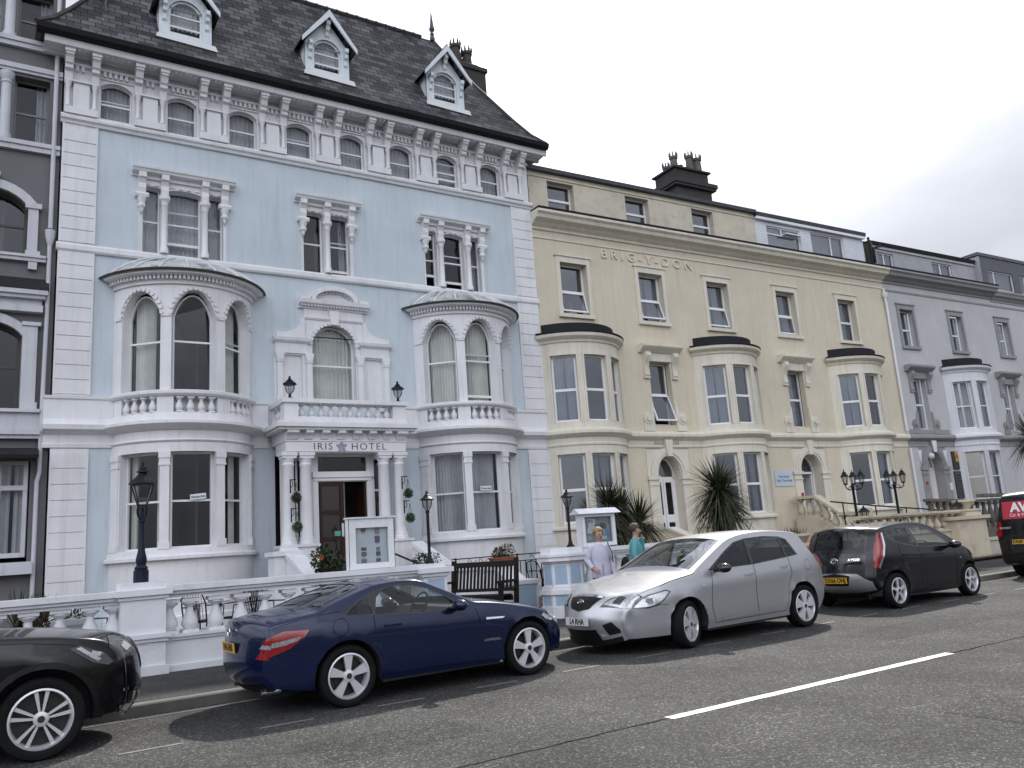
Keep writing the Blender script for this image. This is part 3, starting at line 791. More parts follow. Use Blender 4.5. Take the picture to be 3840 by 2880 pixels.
    for o_, z in ((0, 13.84), (.34, 14.22), (.72, 14.82), (1.6, 16.35), (2.56, 18.3)):
        ox = o_ * .97
        rings.append([(x0 + ox, y0 + o_, z), (x1 - ox, y0 + o_, z), (x1 - ox, y1 - o_, z), (x0 + ox, y1 - o_, z)])
    rf.loft(rings, cap=True)
    ro = rf.build('roof', SLATE, R0, smooth=0)
    rd = MB(); zt = 18.34; yb = y0 + 2.56
    for j in range(26):
        xa = x0 + 2.5 + j * .33
        if xa + .32 > x1 - 2.4: break
        rd.tube([(xa, yb, zt - .02), (xa + .315, yb, zt - .02)], .07, 6)
        rd.tube([(xa, yb, zt - .02), (xa + .05, yb, zt - .02)], .085, 6)
    for sx, xx in ((1, x1), (-1, x0)):
        pts = [(xx - sx * o_ * .97, y0 + o_, z + .02) for o_, z in ((0, 13.84), (.34, 14.22), (.72, 14.82), (1.6, 16.35), (2.56, 18.3))]
        rd.tube(pts, .06, 5)
    rd.build('ridge_tile', mat('dark_ridge_tile', (.05, .045, .045), .8, .3, 5.), ro, smooth=30)
    fn = MB(); fx, fy = x1 - 2.5, yb
    fn.lathe(fx, fy, [(.09, 18.3), (.09, 18.42), (.05, 18.46), (.08, 18.55), (.04, 18.62), (.1, 18.72), (.075, 18.82), (.06, 18.9), (.01, 19.4)], 8)
    fn.build('finial', mat('purple_grey_lead', (.09, .075, .1), .7), ro)
    lead = mat('moss_hip', (.28, .27, .24), .8, .4, 12.)
    # chimney
    ch = MB(); cx0, cx1, cy0, cy1 = 12.62, 13.93, 2.0, 3.6
    ch.box(cx0, cx1, cy0, cy1, 13.5, 17.75); ch.box(cx0 - .06, cx1 + .06, cy0 - .06, cy1 + .06, 17.75, 17.9)
    ch.loft([[(cx0, cy0, 17.9), (cx1, cy0, 17.9), (cx1, cy1, 17.9), (cx0, cy1, 17.9)], [(cx0 + .15, cy0 + .1, 18.05), (cx1 - .3, cy0 + .1, 18.05), (cx1 - .3, cy1 - .1, 18.05), (cx0 + .15, cy1 - .1, 18.05)]])
    co = ch.build('chimney', SOOT, R0, smooth=0)
    for x, y, hh in ((12.95, 2.3, .72), (13.42, 2.35, .6), (12.9, 2.8, .62), (13.4, 2.9, .6), (12.9, 3.3, .6)):
        q = MB(); crown_pot(q, x, y, 18.0, hh, .19); q.build('chimney_pot', mat('sooty_clay_pot', (.06, .045, .04), .8, .3, 6.), co, smooth=30)
    # --- dormers
    pale = mat('pale_blue_joinery', (.68, .73, .76), .5, .12, 3., dirt=(.3, .33, .33), dirt_amt=.3, streak=True)
    for c in (3.64, 7.42, 11.17):
        m = MB(T)
        hw = .64
        wall(m, c - hw, c + hw, 14.72, 15.62, [(c - .40, c + .40, 14.9, 15.62)], .12)
        c_ = arch_curve(c - .41, c + .41, 15.48, .41)
        gab = [(c - hw, 15.62), (c - .41, 15.62)] + [q for q in c_ if q[1] > 15.62] + [(c + .41, 15.62), (c + hw, 15.62), (c + hw, 15.7), (c, 16.52), (c - hw, 15.7)]
        m.prism(gab, -.12, 0)
        for q, q2 in zip(c_, c_[1:]): m.poly([(q[0], q[1], -.12), (q2[0], q2[1], -.12), (q2[0], q2[1], 0), (q[0], q[1], 0)])
        m.box(c - hw, c + hw, 14.2, 15.7, -1.1, -.4); m.box(c - hw, c - hw + .06, 14.2, 15.7, -.4, -.12); m.box(c + hw - .06, c + hw, 14.2, 15.7, -.4, -.12); m.box(c - hw + .06, c + hw - .06, 14.2, 14.86, -.4, -.12)
        # bargeboards
        for sg in (-1, 1):
            b = [(c + sg * .80, 15.5), (c + sg * .80, 15.64), (c, 16.68), (c, 16.46)]
            m.prism(b if sg < 0 else b[::-1], .24, .29)
            m.sweep([(.0, 15.15), (.05, 15.2), (.06, 15.35), (.13, 15.4), (.14, 15.5), (.2, 15.55), (.2, 15.66), (0, 15.66)], [c + sg * .52 - .05, c + sg * .52 + .05])
        m.sweep([(.0, 15.95), (.05, 16.0), (.06, 16.1), (.12, 16.15), (.14, 16.25), (.2, 16.3), (.2, 16.42), (0, 16.42)], [c - .06, c + .06])
        m.box(c - hw - .06, c + hw + .06, 14.66, 14.74, -.1, .09)
        do = m.build('dormer', pale, R0, smooth=0)
        r = MB(T)
        for sg in (-1, 1):
            q = [(c + sg * .81, 15.62), (c + sg * .81, 15.66), (c, 16.73), (c, 16.68)]
            r.prism(q if sg < 0 else q[::-1], -1.35, .27)
        r.build('dormer_roof', SLATE, do, smooth=0)
        f = MB(T); f.prism([(c - hw - .1, 14.56), (c + hw + .12, 14.52), (c + hw + .06, 14.66), (c - hw - .06, 14.66)], .0, .2)
        f.build('flashing', TRIM, do, smooth=0)
        w2 = MB(T)
        o2 = arch_curve(c - .41, c + .41, 15.48, .41); i2 = arch_curve(c - .36, c + .36, 15.48, .36)
        w2.band(o2, i2, -.12, -.06); w2.box(c - .41, c - .36, 14.9, 15.48, -.12, -.06); w2.box(c + .36, c + .41, 14.9, 15.48, -.12, -.06)
        w2.box(c - .36, c + .36, 14.9, 14.95, -.12, -.06); w2.box(c - .36, c + .36, 15.42, 15.46, -.11, -.07); w2.box(c - .36, c + .36, 15.1, 15.15, -.11, -.075)
        w2.build('window', TRIM, do, smooth=0)
        g = MB(T); g.poly([(c - .36, 15.1, -.095), (c + .36, 15.1, -.095)] + [(x, y, -.095) for x, y in i2[::-1]]); g.build('glass', GLASS, do, smooth=0)
        curtain(do, T, c - .4, c + .4, 14.87, 15.95, -.22, mat('pale_net_curtain', (.6, .6, .62), .9, .12, 4.), 7)
    return R0
IRIS = iris()
# ------------------------------------------------------------------ cream hotel, grey hotel and their neighbours
CREAM = mat('cream_stucco', (.66, .59, .46), .75, .1, .7, .3, 70., dirt=(.40, .35, .26), dirt_amt=.45, streak=True)
CREAMT = mat('cream_trim', (.70, .66, .56), .7, .1, 1., .2, 70., dirt=(.28, .24, .18), dirt_amt=.4, streak=True)
GREYW = mat('lilac_grey_stucco', (.505, .505, .505), .75, .1, .7, .3, 70., dirt=(.2, .2, .22), dirt_amt=.25, streak=True)
GREYT = mat('mid_grey_trim', (.285, .285, .29), .7, .12, 1., .2, 70.)
DKROOF = mat('dark_felt_roof', (.02, .021, .025), .75, .25, 2., .3, 30., spec=.25)
PALEGL = glass('pale_window_glass', (.45, .5, .55), 1.9, 2.2)
BY, BRZ = 20., radians(-2)
BD = Vector((cos(BRZ), sin(BRZ), 0)); BN = Vector((-sin(BRZ), cos(BRZ), 0))
def bpos(u, d=0., z=0.):
    q = Vector((13.97, BY, 0)) + BD * u - BN * d; return (q.x, q.y, z)
CORN = [(-.02, 11.22), (.05, 11.22), (.06, 11.3), (.16, 11.36), (.22, 11.42), (.40, 11.48), (.44, 11.58), (.52, 11.64), (.52, 11.72), (-.02, 11.75)]
MIDC = [(-.02, 4.26), (.03, 4.26), (.035, 4.31), (.015, 4.34), (.02, 4.48), (.12, 4.54), (.2, 4.6), (.2, 4.68), (.14, 4.76), (-.02, 4.78)]
def square_window(R, T, c, wm, tm, u0, tilt=0., hw=.52, v0=8.53, v1=10.22, cur='none', gm=None):
    m = MB(T); a, b = c - hw - .15, c + hw + .13
    m.box(a, c - hw, v0 - .02, v1 + .2, -.02, .05); m.box(c + hw, b, v0 - .02, v1 + .2, -.02, .05); m.box(c - hw, c + hw, v1, v1 + .2, -.02, .05)
    m.box(a - .05, b + .05, v1 + .2, v1 + .25, -.02, .09); m.box(a - .02, b + .03, v0 - .14, v0 - .02, -.02, .1)
    m.build('window_surround', tm, R, smooth=0)
    window(R, T, c - hw, c + hw, v0, v1, 0, .22, style='case', cur=cur, fm=UPVC, gm=gm or GLASSB, rail=.47, tilt=tilt, fw=.06)
def hood_window(R, T, c, tm, tilt=0., gm=None, cur='part'):
    m = MB(T)
    m.sweep([(-.02, 7.42), (.1, 7.42), (.2, 7.5), (.28, 7.55), (.32, 7.6), (.32, 7.68), (-.02, 7.7)], [c - .86, c + .86])
    for e in (c - .6, c + .6):
        m.sweep([(-.01, 6.62), (.06, 6.6), (.1, 6.66), (.08, 6.78), (.07, 6.95), (.12, 7.1), (.2, 7.2), (.24, 7.3), (.22, 7.42), (-.01, 7.42)], [e - .1, e + .1])
        m.box(e - .12, e + .12, 6.55, 6.61, -.01, .08)
    m.box(c - .5, c + .5, 7.14, 7.42, -.02, .06)
    m.build('window_surround', tm, R, smooth=25)
    for sg in (-1, 1):
        m = MB(T)
        e = c + sg * .72
        for rr, dd in ((.2, .07), (.11, .12)): m.prism([(e + rr * cos(t), 5.02 + rr + rr * sin(t)) for t in [2 * pi * k / 12 for k in range(12)]] if rr > .15 else [(e + rr * cos(t), 5.22 + rr * sin(t)) for t in [2 * pi * k / 12 for k in range(12)]], -.01, dd)
        pts = [(c + sg * .47, 4.8), (c + sg * .9, 4.8), (c + sg * .9, 5.02), (c + sg * .62, 5.4), (c + sg * .53, 5.75), (c + sg * .47, 5.75)]
        m.prism(pts if sg > 0 else pts[::-1], -.01, .05)
        m.build('scroll', tm, R, smooth=25)
    window(R, T, c - .45, c + .45, 5.0, 7.12, 0, .25, style='case', cur=cur, fm=UPVC, gm=gm or GLASSB, rail=.5, tilt=tilt, fw=.055)
def arch_door(R, T, c, tm, vtop, vspr, hw=.5, opendoor=False):
    m = MB(T)
    wall(m, c - .92, c + .92, .3, 4.24, [(c - hw, c + hw, .9, vtop, vtop - vspr)], .5)
    q = arch_curve(c - hw - .28, c + hw + .28, vspr, vtop - vspr + .28, 16); r = arch_curve(c - hw - .02, c + hw + .02, vspr, vtop - vspr + .02, 16)
    m.band(q, r, -.01, .07)
    q = arch_curve(c - hw - .2, c + hw + .2, vspr, vtop - vspr + .2, 16); r = arch_curve(c - hw - .1, c + hw + .1, vspr, vtop - vspr + .1, 16)
    m.band(q, r, .06, .1)
    for sg in (-1, 1):
        e = c + sg * (hw + .2)
        m.box(e - .2, e + .2, .3, vspr - .02, -.01, .05); m.box(e - .24, e + .24, vspr - .12, vspr, -.01, .1); m.box(e - .22, e + .22, vspr - .3, vspr - .26, -.01, .08)
    m.prism([(c - .09, vtop - .02), (c + .09, vtop - .02), (c + .16, 4.5), (c - .16, 4.5)], -.01, .15)
    m.build('door_surround', tm, R, smooth=25)
    TD = lambda u, v, d: T(u, v, d - .36)
    f = MB(TD)
    for a, b, v0, v1 in ((c - hw, c - hw + .07, .9, vspr), (c + hw - .07, c + hw, .9, vspr), (c - hw, c + hw, vspr - .08, vspr)): f.box(a, b, v0, v1, -.06, 0)
    f.band(arch_curve(c - hw, c + hw, vspr, vtop - vspr), arch_curve(c - hw + .05, c + hw - .05, vspr, vtop - vspr - .05), -.06, 0)
    fo = f.build('door_frame', UPVC, R, smooth=0)
    g = MB(TD); g.poly([(c - hw + .05, vspr, -.03), (c + hw - .05, vspr, -.03)] + [(x, y, -.03) for x, y in arch_curve(c - hw + .05, c + hw - .05, vspr, vtop - vspr - .05)[::-1]])
    g.build('fanlight', GLASSB, fo, smooth=0)
    if not opendoor:
        for a, b in ((c - hw + .07, c - .005), (c + .005, c + hw - .07)):
            d = MB(TD); wall(d, a, b, .92, vspr - .08, [(a + .08, b - .08, 2.1, vspr - .18), (a + .08, b - .08, 1.1, 1.85)], .03)
            do = d.build('door', UPVC, R, smooth=0)
            g = MB(TD)
            for v0, v1 in ((2.1, vspr - .18), (1.1, 1.85)): g.poly([(a + .08, v0, -.025), (b - .08, v0, -.025), (b - .08, v1, -.025), (a + .08, v1, -.025)])
            g.build('glass', GLASS, do, smooth=0)
    else:
        d = MB(TD); d.box(c + hw - .1, c + hw - .05, .92, vspr - .08, -.9, -.06); d.build('door', UPVC, R, smooth=0)
def brig_bow(R, u0, c, wm, tm, roofm, p=.8, gm=None, sash=False):
    a = 1.5; r = (a * a + p * p) / 2 / p; AE = degrees(math.asin(a / r)); US = degrees(1 / r)
    T = bowT(c, r, p, u0); st = 4.
    m = MB(T)
    h1 = [(-46, -21, 4.98, 7.02), (-13, 13, 4.98, 7.02), (21, 46, 4.98, 7.02)]; h0 = [(-46, -20, 1.97, 4.0), (-13.5, 13.5, 1.97, 4.0), (20, 46, 1.97, 4.0)]
    wall(m, -AE, AE, 4.76, 7.5, h1, .15, st); wall(m, -AE, AE, -.1, 4.5, h0, .15, st)
    us = [-AE + 2 * AE * i / 32 for i in range(33)]
    m.sweep([(-.02, 7.42), (.04, 7.42), (.06, 7.5), (.14, 7.53), (.2, 7.58), (.22, 7.66), (.14, 7.7), (-.02, 7.7)], us)
    m.sweep(MIDC, us)
    m.sweep([(-.02, 1.78), (.1, 1.8), (.1, 1.86), (.03, 1.9), (-.02, 1.92)], us)
    for h in h1 + h0:
        for e0, e1 in ((h[0] - 1.6, h[0]), (h[1], h[1] + 1.6)): m.box(e0, e1, h[2], h[3] + .05, -.02, .025)
        k = 4
        for j in range(k): m.box(h[0] - 1.6 + (h[1] - h[0] + 3.2) * j / k, h[0] - 1.6 + (h[1] - h[0] + 3.2) * (j + 1) / k, h[3], h[3] + .06, -.02, .03)
    m.build('bow_wall', tm, R, smooth=25)
    for j, h in enumerate(h1 + h0):
        g_ = gm[j] if gm else GLASSB
        window(R, T, h[0], h[1], h[2], h[3], 0, .12, US, .055, style='sash' if sash else 'case', cur='none' if j % 2 else 'part', fm=UPVC, gm=g_, rail=.48)
    d = MB(T)
    d.loft([[(u, v, dd) for dd, v in ((-.1, 7.69), (-.09, 8.05), (-.16, 8.07), (-.4, 8.05), (-.4, 7.69))] for u in us])
    d.loft([[(u, v, dd) for dd, v in ((.23, 7.70), (.23, 7.73), (-.12, 7.76), (-.12, 7.70))] for u in us])
    top = [T(u, 8.04, -.2) for u in us]
    d2 = MB(); d2.poly(top); 
    o = d.build('bow_roof', roofm, R, smooth=30); d2.build('roof_deck', roofm, o, smooth=0)
def brig():
    R = empty('hotel_building', bpos(0), BRZ, 'cream hotel with raised name letters and three black roofed bays', 'hotel')
    T = flatT(); U1 = 17.3
    tops = [(1.46, .24), (4.63, .3), (7.71, .2), (11.22, .1), (14.75, 0)]
    bows = [1.45, 7.65, 14.6]
    m = MB(T)
    holes = [(c - .52, c + .52, 8.53, 10.22) for c, _ in tops] + [(c - 1.2, c + 1.2, 1.5, 7.3) for c in bows] + [(c - .45, c + .45, 5.0, 7.12) for c in (4.65, 11.2)] + [(c - .9, c + .9, .3, 4.2) for c in (4.6, 11.35)]
    wall(m, -.02, U1, -.1, 11.7, holes, .22)
    m.box(U1 - .01, U1, -.1, 11.7, -8, -.01)
    m.build('wall', CREAM, R, smooth=0)
    hotel_shell(R, 0, U1, 13.1, floors=(.9, 4.7, 8.3, 11.5))
    s = MB(T)
    s.sweep(CORN, [-.02, U1]); s.sweep([(-.02, 10.93), (.035, 10.94), (.035, 10.99), (-.02, 11.0)], [0, U1])
    e = [0] + [q for c in bows for q in (c - 1.5, c + 1.5)] + [U1]
    for a, b in zip(e[::2], e[1::2]):
        if b - a > .05: s.sweep(MIDC, [a, b])
    s.build('cornice', CREAMT, R, smooth=0)
    g = MB(T); g.box(-.02, U1, 11.74, 11.79, -.1, .54); g.build('gutter', SLATE_GUT, R, smooth=0)
    # attic
    A = MB(lambda u, v, d: (u, .15 - d, v))
    wall(A, -.02, 10.3, 11.6, 13.36, [(c - .52, c + .52, 11.9, 13.06) for c in (1.35, 4.55, 7.6)], .22)
    A.box(0, 10.3, 13.13, 13.19, -.01, .03)
    A.build('attic_wall', mat('faded_cream_attic', (.60, .55, .44), .8, .12, 1.2, .3, 60., dirt=(.2, .18, .15), dirt_amt=.5), R, smooth=0)
    TA = lambda u, v, d: (u, .15 - d, v)
    for c in (1.35, 4.55, 7.6): window(R, TA, c - .52, c + .52, 11.9, 13.06, 0, .22, style='case', cur='none', fm=UPVC, gm=GLASSB, rail=.52, fw=.05)
    A = MB(TA)
    wall(A, 10.3, U1 - .6, 11.6, 13.2, [(10.92, 12.8, 11.95, 12.96), (13.44, 15.42, 11.95, 13.02)], .1)
    for j in range(13):
        A.box(10.3, 10.9, 11.98 + j * .085, 12.05 + j * .085, 0, .01); A.box(15.45, U1 - .6, 11.98 + j * .085, 12.05 + j * .085, 0, .01); A.box(12.82, 13.42, 11.98 + j * .085, 12.05 + j * .085, 0, .01)
    A.build('boarded_attic', mat('white_boards', (.72, .74, .78), .5, .08, 2.), R, smooth=0)
    wA = window(R, TA, 10.92, 12.8, 11.95, 12.96, 0, .06, style='none', cur='net', fm=UPVC, gm=PALEGL)
    q = MB(TA); q.box(10.97, 12.75, 12.62, 12.67, -.11, -.05); q.box(11.75, 11.8, 12.67, 12.9, -.11, -.05); q.prism([(11.82, 12.67), (12.74, 12.67), (12.74, 12.71), (11.82, 12.71)], -.05, .16); q.build('transom', UPVC, wA, smooth=0)
    window(R, TA, 13.44, 15.42, 11.95, 13.02, 0, .06, style='two', cur='net', fm=UPVC, gm=PALEGL, rail=.62)
    r = MB(T)
    r.loft([[(u, v, d) for d, v in ((.0, 13.31), (.02, 13.43), (-.12, 13.47), (-3.2, 14.5), (-8, 14.4), (-8, 13.3))] for u in (-.02, 10.3)])
    r.loft([[(u, v, d) for d, v in ((.0, 13.20), (.04, 13.36), (-.1, 13.42), (-3.2, 14.4), (-8, 14.3), (-8, 13.2))] for u in (10.31, U1 - .55)])
    r.build('roof', mat('wet_looking_slate', (.06, .063, .07), .45, .4, 3., .4, 14.), R, smooth=0)
    q = MB(T); q.box(10.3, U1 - .6, 13.1, 13.2, -.1, .0); q.build('fascia', UPVC, R, smooth=0)
    # chimney stack
    c = MB(lambda u, v, d: (u, -d, v))
    c.box(8.55, 10.45, 13.5, 15.15, -3.6, -2.3); c.box(8.4, 10.6, 15.15, 15.25, -3.75, -2.15); c.box(8.35, 10.65, 15.25, 15.42, -3.8, -2.1); c.box(8.6, 10.4, 15.42, 15.95, -3.55, -2.35)
    c.box(8.5, 10.5, 15.95, 16.02, -3.65, -2.25)
    co = c.build('chimney', SOOT, R, smooth=0)
    for (uu, dd, hh, rr, cr) in ((8.75, -2.5, .5, .17, 1), (8.95, -3.2, .4, .15, 1), (9.25, -2.7, .3, .12, 0), (9.7, -2.6, .75, .17, 1), (10.12, -2.6, .7, .2, 1), (10.2, -3.2, .6, .19, 0)):
        q = MB()
        if cr: crown_pot(q, uu, -dd, 16.0, hh, rr)
        else: q.lathe(uu, -dd, [(rr * 1.1, 16.0), (rr * .9, 16.1), (rr * .85, 16 + hh - .06), (rr * 1.1, 16 + hh - .05), (rr * 1.1, 16 + hh)], 10)
        q.build('chimney_pot', mat('grey_clay_pot', (.12, .11, .10), .8, .3, 6.), co, smooth=30)
    for (c_, t) in tops: square_window(R, T, c_, CREAM, CREAMT, 0, t, cur='part' if c_ > 3 else 'none')
    hood_window(R, T, 4.65, CREAMT, .36, cur='none'); hood_window(R, T, 11.2, CREAMT, 0)
    arch_door(R, T, 4.6, CREAMT, 3.98, 3.33); arch_door(R, T, 11.35, CREAMT, 4.0, 3.38, .55, True)
    for c_ in bows: brig_bow(R, 0, c_, CREAM, CREAMT, DKROOF)
    # raised letters
    lm = mat('cream_letter', (.74, .69, .58), .7)
    text('BRIG-Y-DON', .44, 'raised_lettering', lm, R, wallM(4.62, 10.70, .0), .05, 1.12, space=1.53)
    # name plaque above the first door, sign beside the second
    sg = MB(T); sg.box(9.42, 10.32, 2.86, 3.42, .0, .03); so = sg.build('wall_sign', mat('pale_blue_sign', (.50, .58, .66), .4, .03), R, smooth=0)
    ink = mat('sign_ink', (.03, .04, .09), .6, 0)
    text('Paul Santis', .125, 'lettering', ink, so, wallM(9.87, 3.2, .032), .002); text('Brig Y Don Hotel', .125, 'lettering', ink, so, wallM(9.87, 3.06, .032), .002, .85)
    pl = MB(T); pl.box(10.62, 10.74, 2.48, 2.6, .05, .065); pl.build('red_plate', mat('red_plate', (.35, .02, .03), .4), R, smooth=0)
    text('BRIG Y DON', .16, 'faint_lettering', mat('worn_cream_letter', (.50, .45, .35), .8), R, wallM(4.6, 4.40, .03), .008, 1.1, space=1.1)
    # a guest stands behind the open top window
    return R
BRIG = brig()
def grey():
    u0 = 17.3; R = empty('hotel_building', bpos(u0), BRZ, 'lilac grey hotel with darker grey trim right of the cream hotel', 'hotel')
    T = flatT(u0); U1 = 34.
    m = MB(T)
    tops = (18.62, 22.17, 25.9, 29.4); bows = (22.0, 28.6)
    holes = [(c - .5, c + .5, 8.55, 10.2) for c in tops] + [(c - 1.2, c + 1.2, 1.5, 7.3) for c in bows] + [(c - .45, c + .45, 5.0, 7.12) for c in (18.75, 25.4)] + [(17.95, 19.75, .3, 4.2)]
    wall(m, u0 + .002, U1, -.1, 11.7, holes, .22)
    m.build('wall', GREYW, R, smooth=0)
    hotel_shell(R, u0, U1, 13.0, floors=(.9, 4.7, 8.3, 11.5))
    s = MB(T)
    s.sweep(CORN, [u0, 25.3]); s.sweep([(a * .6, b - .1) for a, b in CORN], [25.3, U1]); s.sweep([(-.02, 10.86), (.03, 10.88), (.03, 10.96), (-.02, 10.98)], [u0, U1])
    for a, b in ((u0, 20.5), (23.5, 27.1)): s.sweep(MIDC, [a, b])
    s.box(17.6, 20.3, 4.8, 4.98, -.01, .03)
    s.build('cornice', GREYT, R, smooth=0)
    g = MB(T); g.box(u0, 25.3, 11.74, 11.79, -.1, .54); g.build('gutter', SLATE_GUT, R, smooth=0)
    TA = lambda u, v, d: (u - u0, .2 - d, v)
    A = MB(TA)
    wall(A, 16.75 + .6, 24.85, 11.6, 12.98, [(17.62, 18.72, 11.9, 12.72), (21.5, 22.98, 11.9, 12.72)], .1)
    A.box(24.85, 24.86, 11.9, 13.3, -1, .3)
    A.build('attic_wall', mat('pale_grey_attic', (.38, .39, .41), .8, .15, 1.5, .3, 60.), R, smooth=0)
    for a, b in ((17.62, 18.72), (21.5, 22.98)): window(R, TA, a, b, 11.9, 12.72, 0, .06, style='two', cur='part', fm=UPVC, gm=PALEGL, rail=.45)
    r = MB(TA)
    r.loft([[(u, v, d) for d, v in ((.12, 12.98), (.16, 13.12), (0, 13.2), (-3, 13.6), (-7, 13.5), (-7, 12.98))] for u in (17.3, 24.8)])
    r.build('roof', DKROOF, R, smooth=0)
    f = MB(TA); f.box(17.32, 24.8, 12.86, 12.98, -.02, .06); f.build('fascia', mat('grey_white_fascia', (.5, .5, .51), .6), R, smooth=0)
    h = MB(TA); h.box(18.3, 21.0, 13.55, 13.85, -3.2, -1.6); h.build('roof_dormer', UPVC, R, smooth=0); h = MB(TA); h.box(18.2, 21.1, 13.85, 13.93, -3.3, -1.5); h.build('dormer_roof', DKROOF, R, smooth=0)
    # taller dark attic further along
    D = MB(lambda u, v, d: (u - u0, -.05 - d, v))
    wall(D, 24.87, U1, 11.6, 13.35, [(25.5, 27.6, 11.75, 12.7), (28.2, 30.2, 11.75, 12.7)], .12)
    D.box(24.8, U1, 13.35, 13.5, -8, .05); D.box(24.87, 24.88, 11.6, 13.35, -8, 0)
    D.build('dark_attic', mat('charcoal_attic', (.12, .125, .14), .8, .15, 1.5), R, smooth=0)
    TD = lambda u, v, d: (u - u0, -.05 - d, v)
    for a, b in ((25.5, 27.6), (28.2, 30.2)): window(R, TD, a, b, 11.75, 12.7, 0, .06, style='two', cur='net', fm=UPVC, gm=PALEGL, rail=.25)
    for c in tops: square_window(R, T, c, GREYW, GREYT, u0, 0, .46, 8.55, 10.15, cur='net', gm=PALEGL)
    hood_window(R, T, 18.75, GREYT, 0, PALEGL); hood_window(R, T, 25.4, GREYT, 0, PALEGL)
    arch_door(R, T, 18.85, GREYT, 4.05, 3.42, .52, True)
    wt = mat('white_bay_paint', (.68, .69, .72), .65, .1, 1.2, dirt=(.3, .3, .3), dirt_amt=.35, streak=True)
    brig_bow(R, u0, 22.0, GREYW, wt, DKROOF, gm=[GLASS, PALEGL, PALEGL, GLASS, GLASS, GLASS], sash=True); brig_bow(R, u0, 28.6, GREYW, wt, DKROOF, sash=True)
    for sg in (-1, 1):
        k = MB(T); e = 18.85 + sg * .86
        k.prism([(e - .14, 4.12), (e, 3.55), (e + .14, 4.12)][::1], .0, .02); k.build('white_spandrel', WHITE, R, smooth=0)
    k = MB(T); k.prism([(18.76, 4.02), (18.94, 4.02), (19.01, 4.5), (18.69, 4.5)], .15, .17); k.build('white_keystone', WHITE, R, smooth=0)
    l = MB(lambda u, v, d: T(u, v, d)); l.lathe(18.55, .12, [(.01, 3.72), (.1, 3.76), (.14, 3.85), (.12, 3.95), (.05, 4.0), (.01, 4.02)], 12, axis='y'); l.build('globe_lamp', mat('milk_glass', (.6, .6, .6), .2), R, smooth=60)
    b = MB(T); b.box(20.12, 20.72, 3.3, 4.06, .0, .05); bo = b.build('hanging_sign', mat('dark_sign', (.018, .018, .025), .4), R, smooth=0)
    y = MB(T); y.box(20.32, 20.70, 3.62, 4.04, .05, .06); y.build('yellow_panel', mat('sign_yellow', (.55, .3, .03), .5), bo, smooth=0)
    text('AA', .26, 'lettering', mat('sign_black', (.01, .01, .012), .5, 0), bo, wallM(20.51 - u0, 3.84, .062), .002)
    b = MB(T); b.box(20.08, 20.78, 2.1, 3.22, .0, .05); bo = b.build('menu_board', mat('dark_sign', (.018, .018, .025), .4), R, smooth=0)
    fr = MB(T)
    for a0, a1, v0, v1 in ((20.12, 20.74, 3.12, 3.15), (20.12, 20.74, 2.16, 2.19), (20.12, 20.15, 2.19, 3.12), (20.71, 20.74, 2.19, 3.12)): fr.box(a0, a1, v0, v1, .05, .056)
    for j in range(7): fr.box(20.22, 20.62 - .05 * (j % 3), 2.3 + j * .11, 2.325 + j * .11, .05, .054)
    fr.build('board_lines', mat('board_grey', (.13, .13, .14), .6), bo, smooth=0)
    for a, b_, v0, v1, mm_ in ((18.02, 18.16, 2.72, 2.84, mat('red_plate', (.35, .02, .03), .4)), (18.0, 18.18, 2.5, 2.68, mat('blue_plate', (.2, .25, .35), .4)), (19.62, 19.78, 2.45, 2.75, TRIM)):
        k = MB(T); k.box(a, b_, v0, v1, .05, .07); k.build('door_plate', mm_, R, smooth=0)
    text('TYNEDALE', .3, 'sign_lettering', mat('pale_letter', (.45, .45, .42), .6, 0), R, wallM(26.0 - u0, 4.06, .03), .01, 1.)
    # pipes between the two houses
    p = MB(); p.tube([(-.05, -.08, 10.95), (-.05, -.08, 10.6), (-.03, -.1, 10.3), (-.03, -.1, 4.9)], .05, 8); p.tube([(-.03, -.12, 4.2), (-.03, -.12, .3)], .045, 8); p.lathe(-.04, -.09, [(.06, 10.5), (.12, 10.6), (.13, 10.75)], 8)
    p.build('drainpipe', TRIM, R, smooth=50)
    p = MB(); p.tube([(.2, -.02, 12.95), (.2, -.1, 12.85), (-.3, -.1, 12.7), (-.3, -.1, 12.05)], .055, 8); p.tube([(-.52, -.08, 13.15), (-.45, -.08, 12.05)], .05, 8)
    p.build('black_downpipe', BLACK, R, smooth=50)
    return R
GREY = grey()
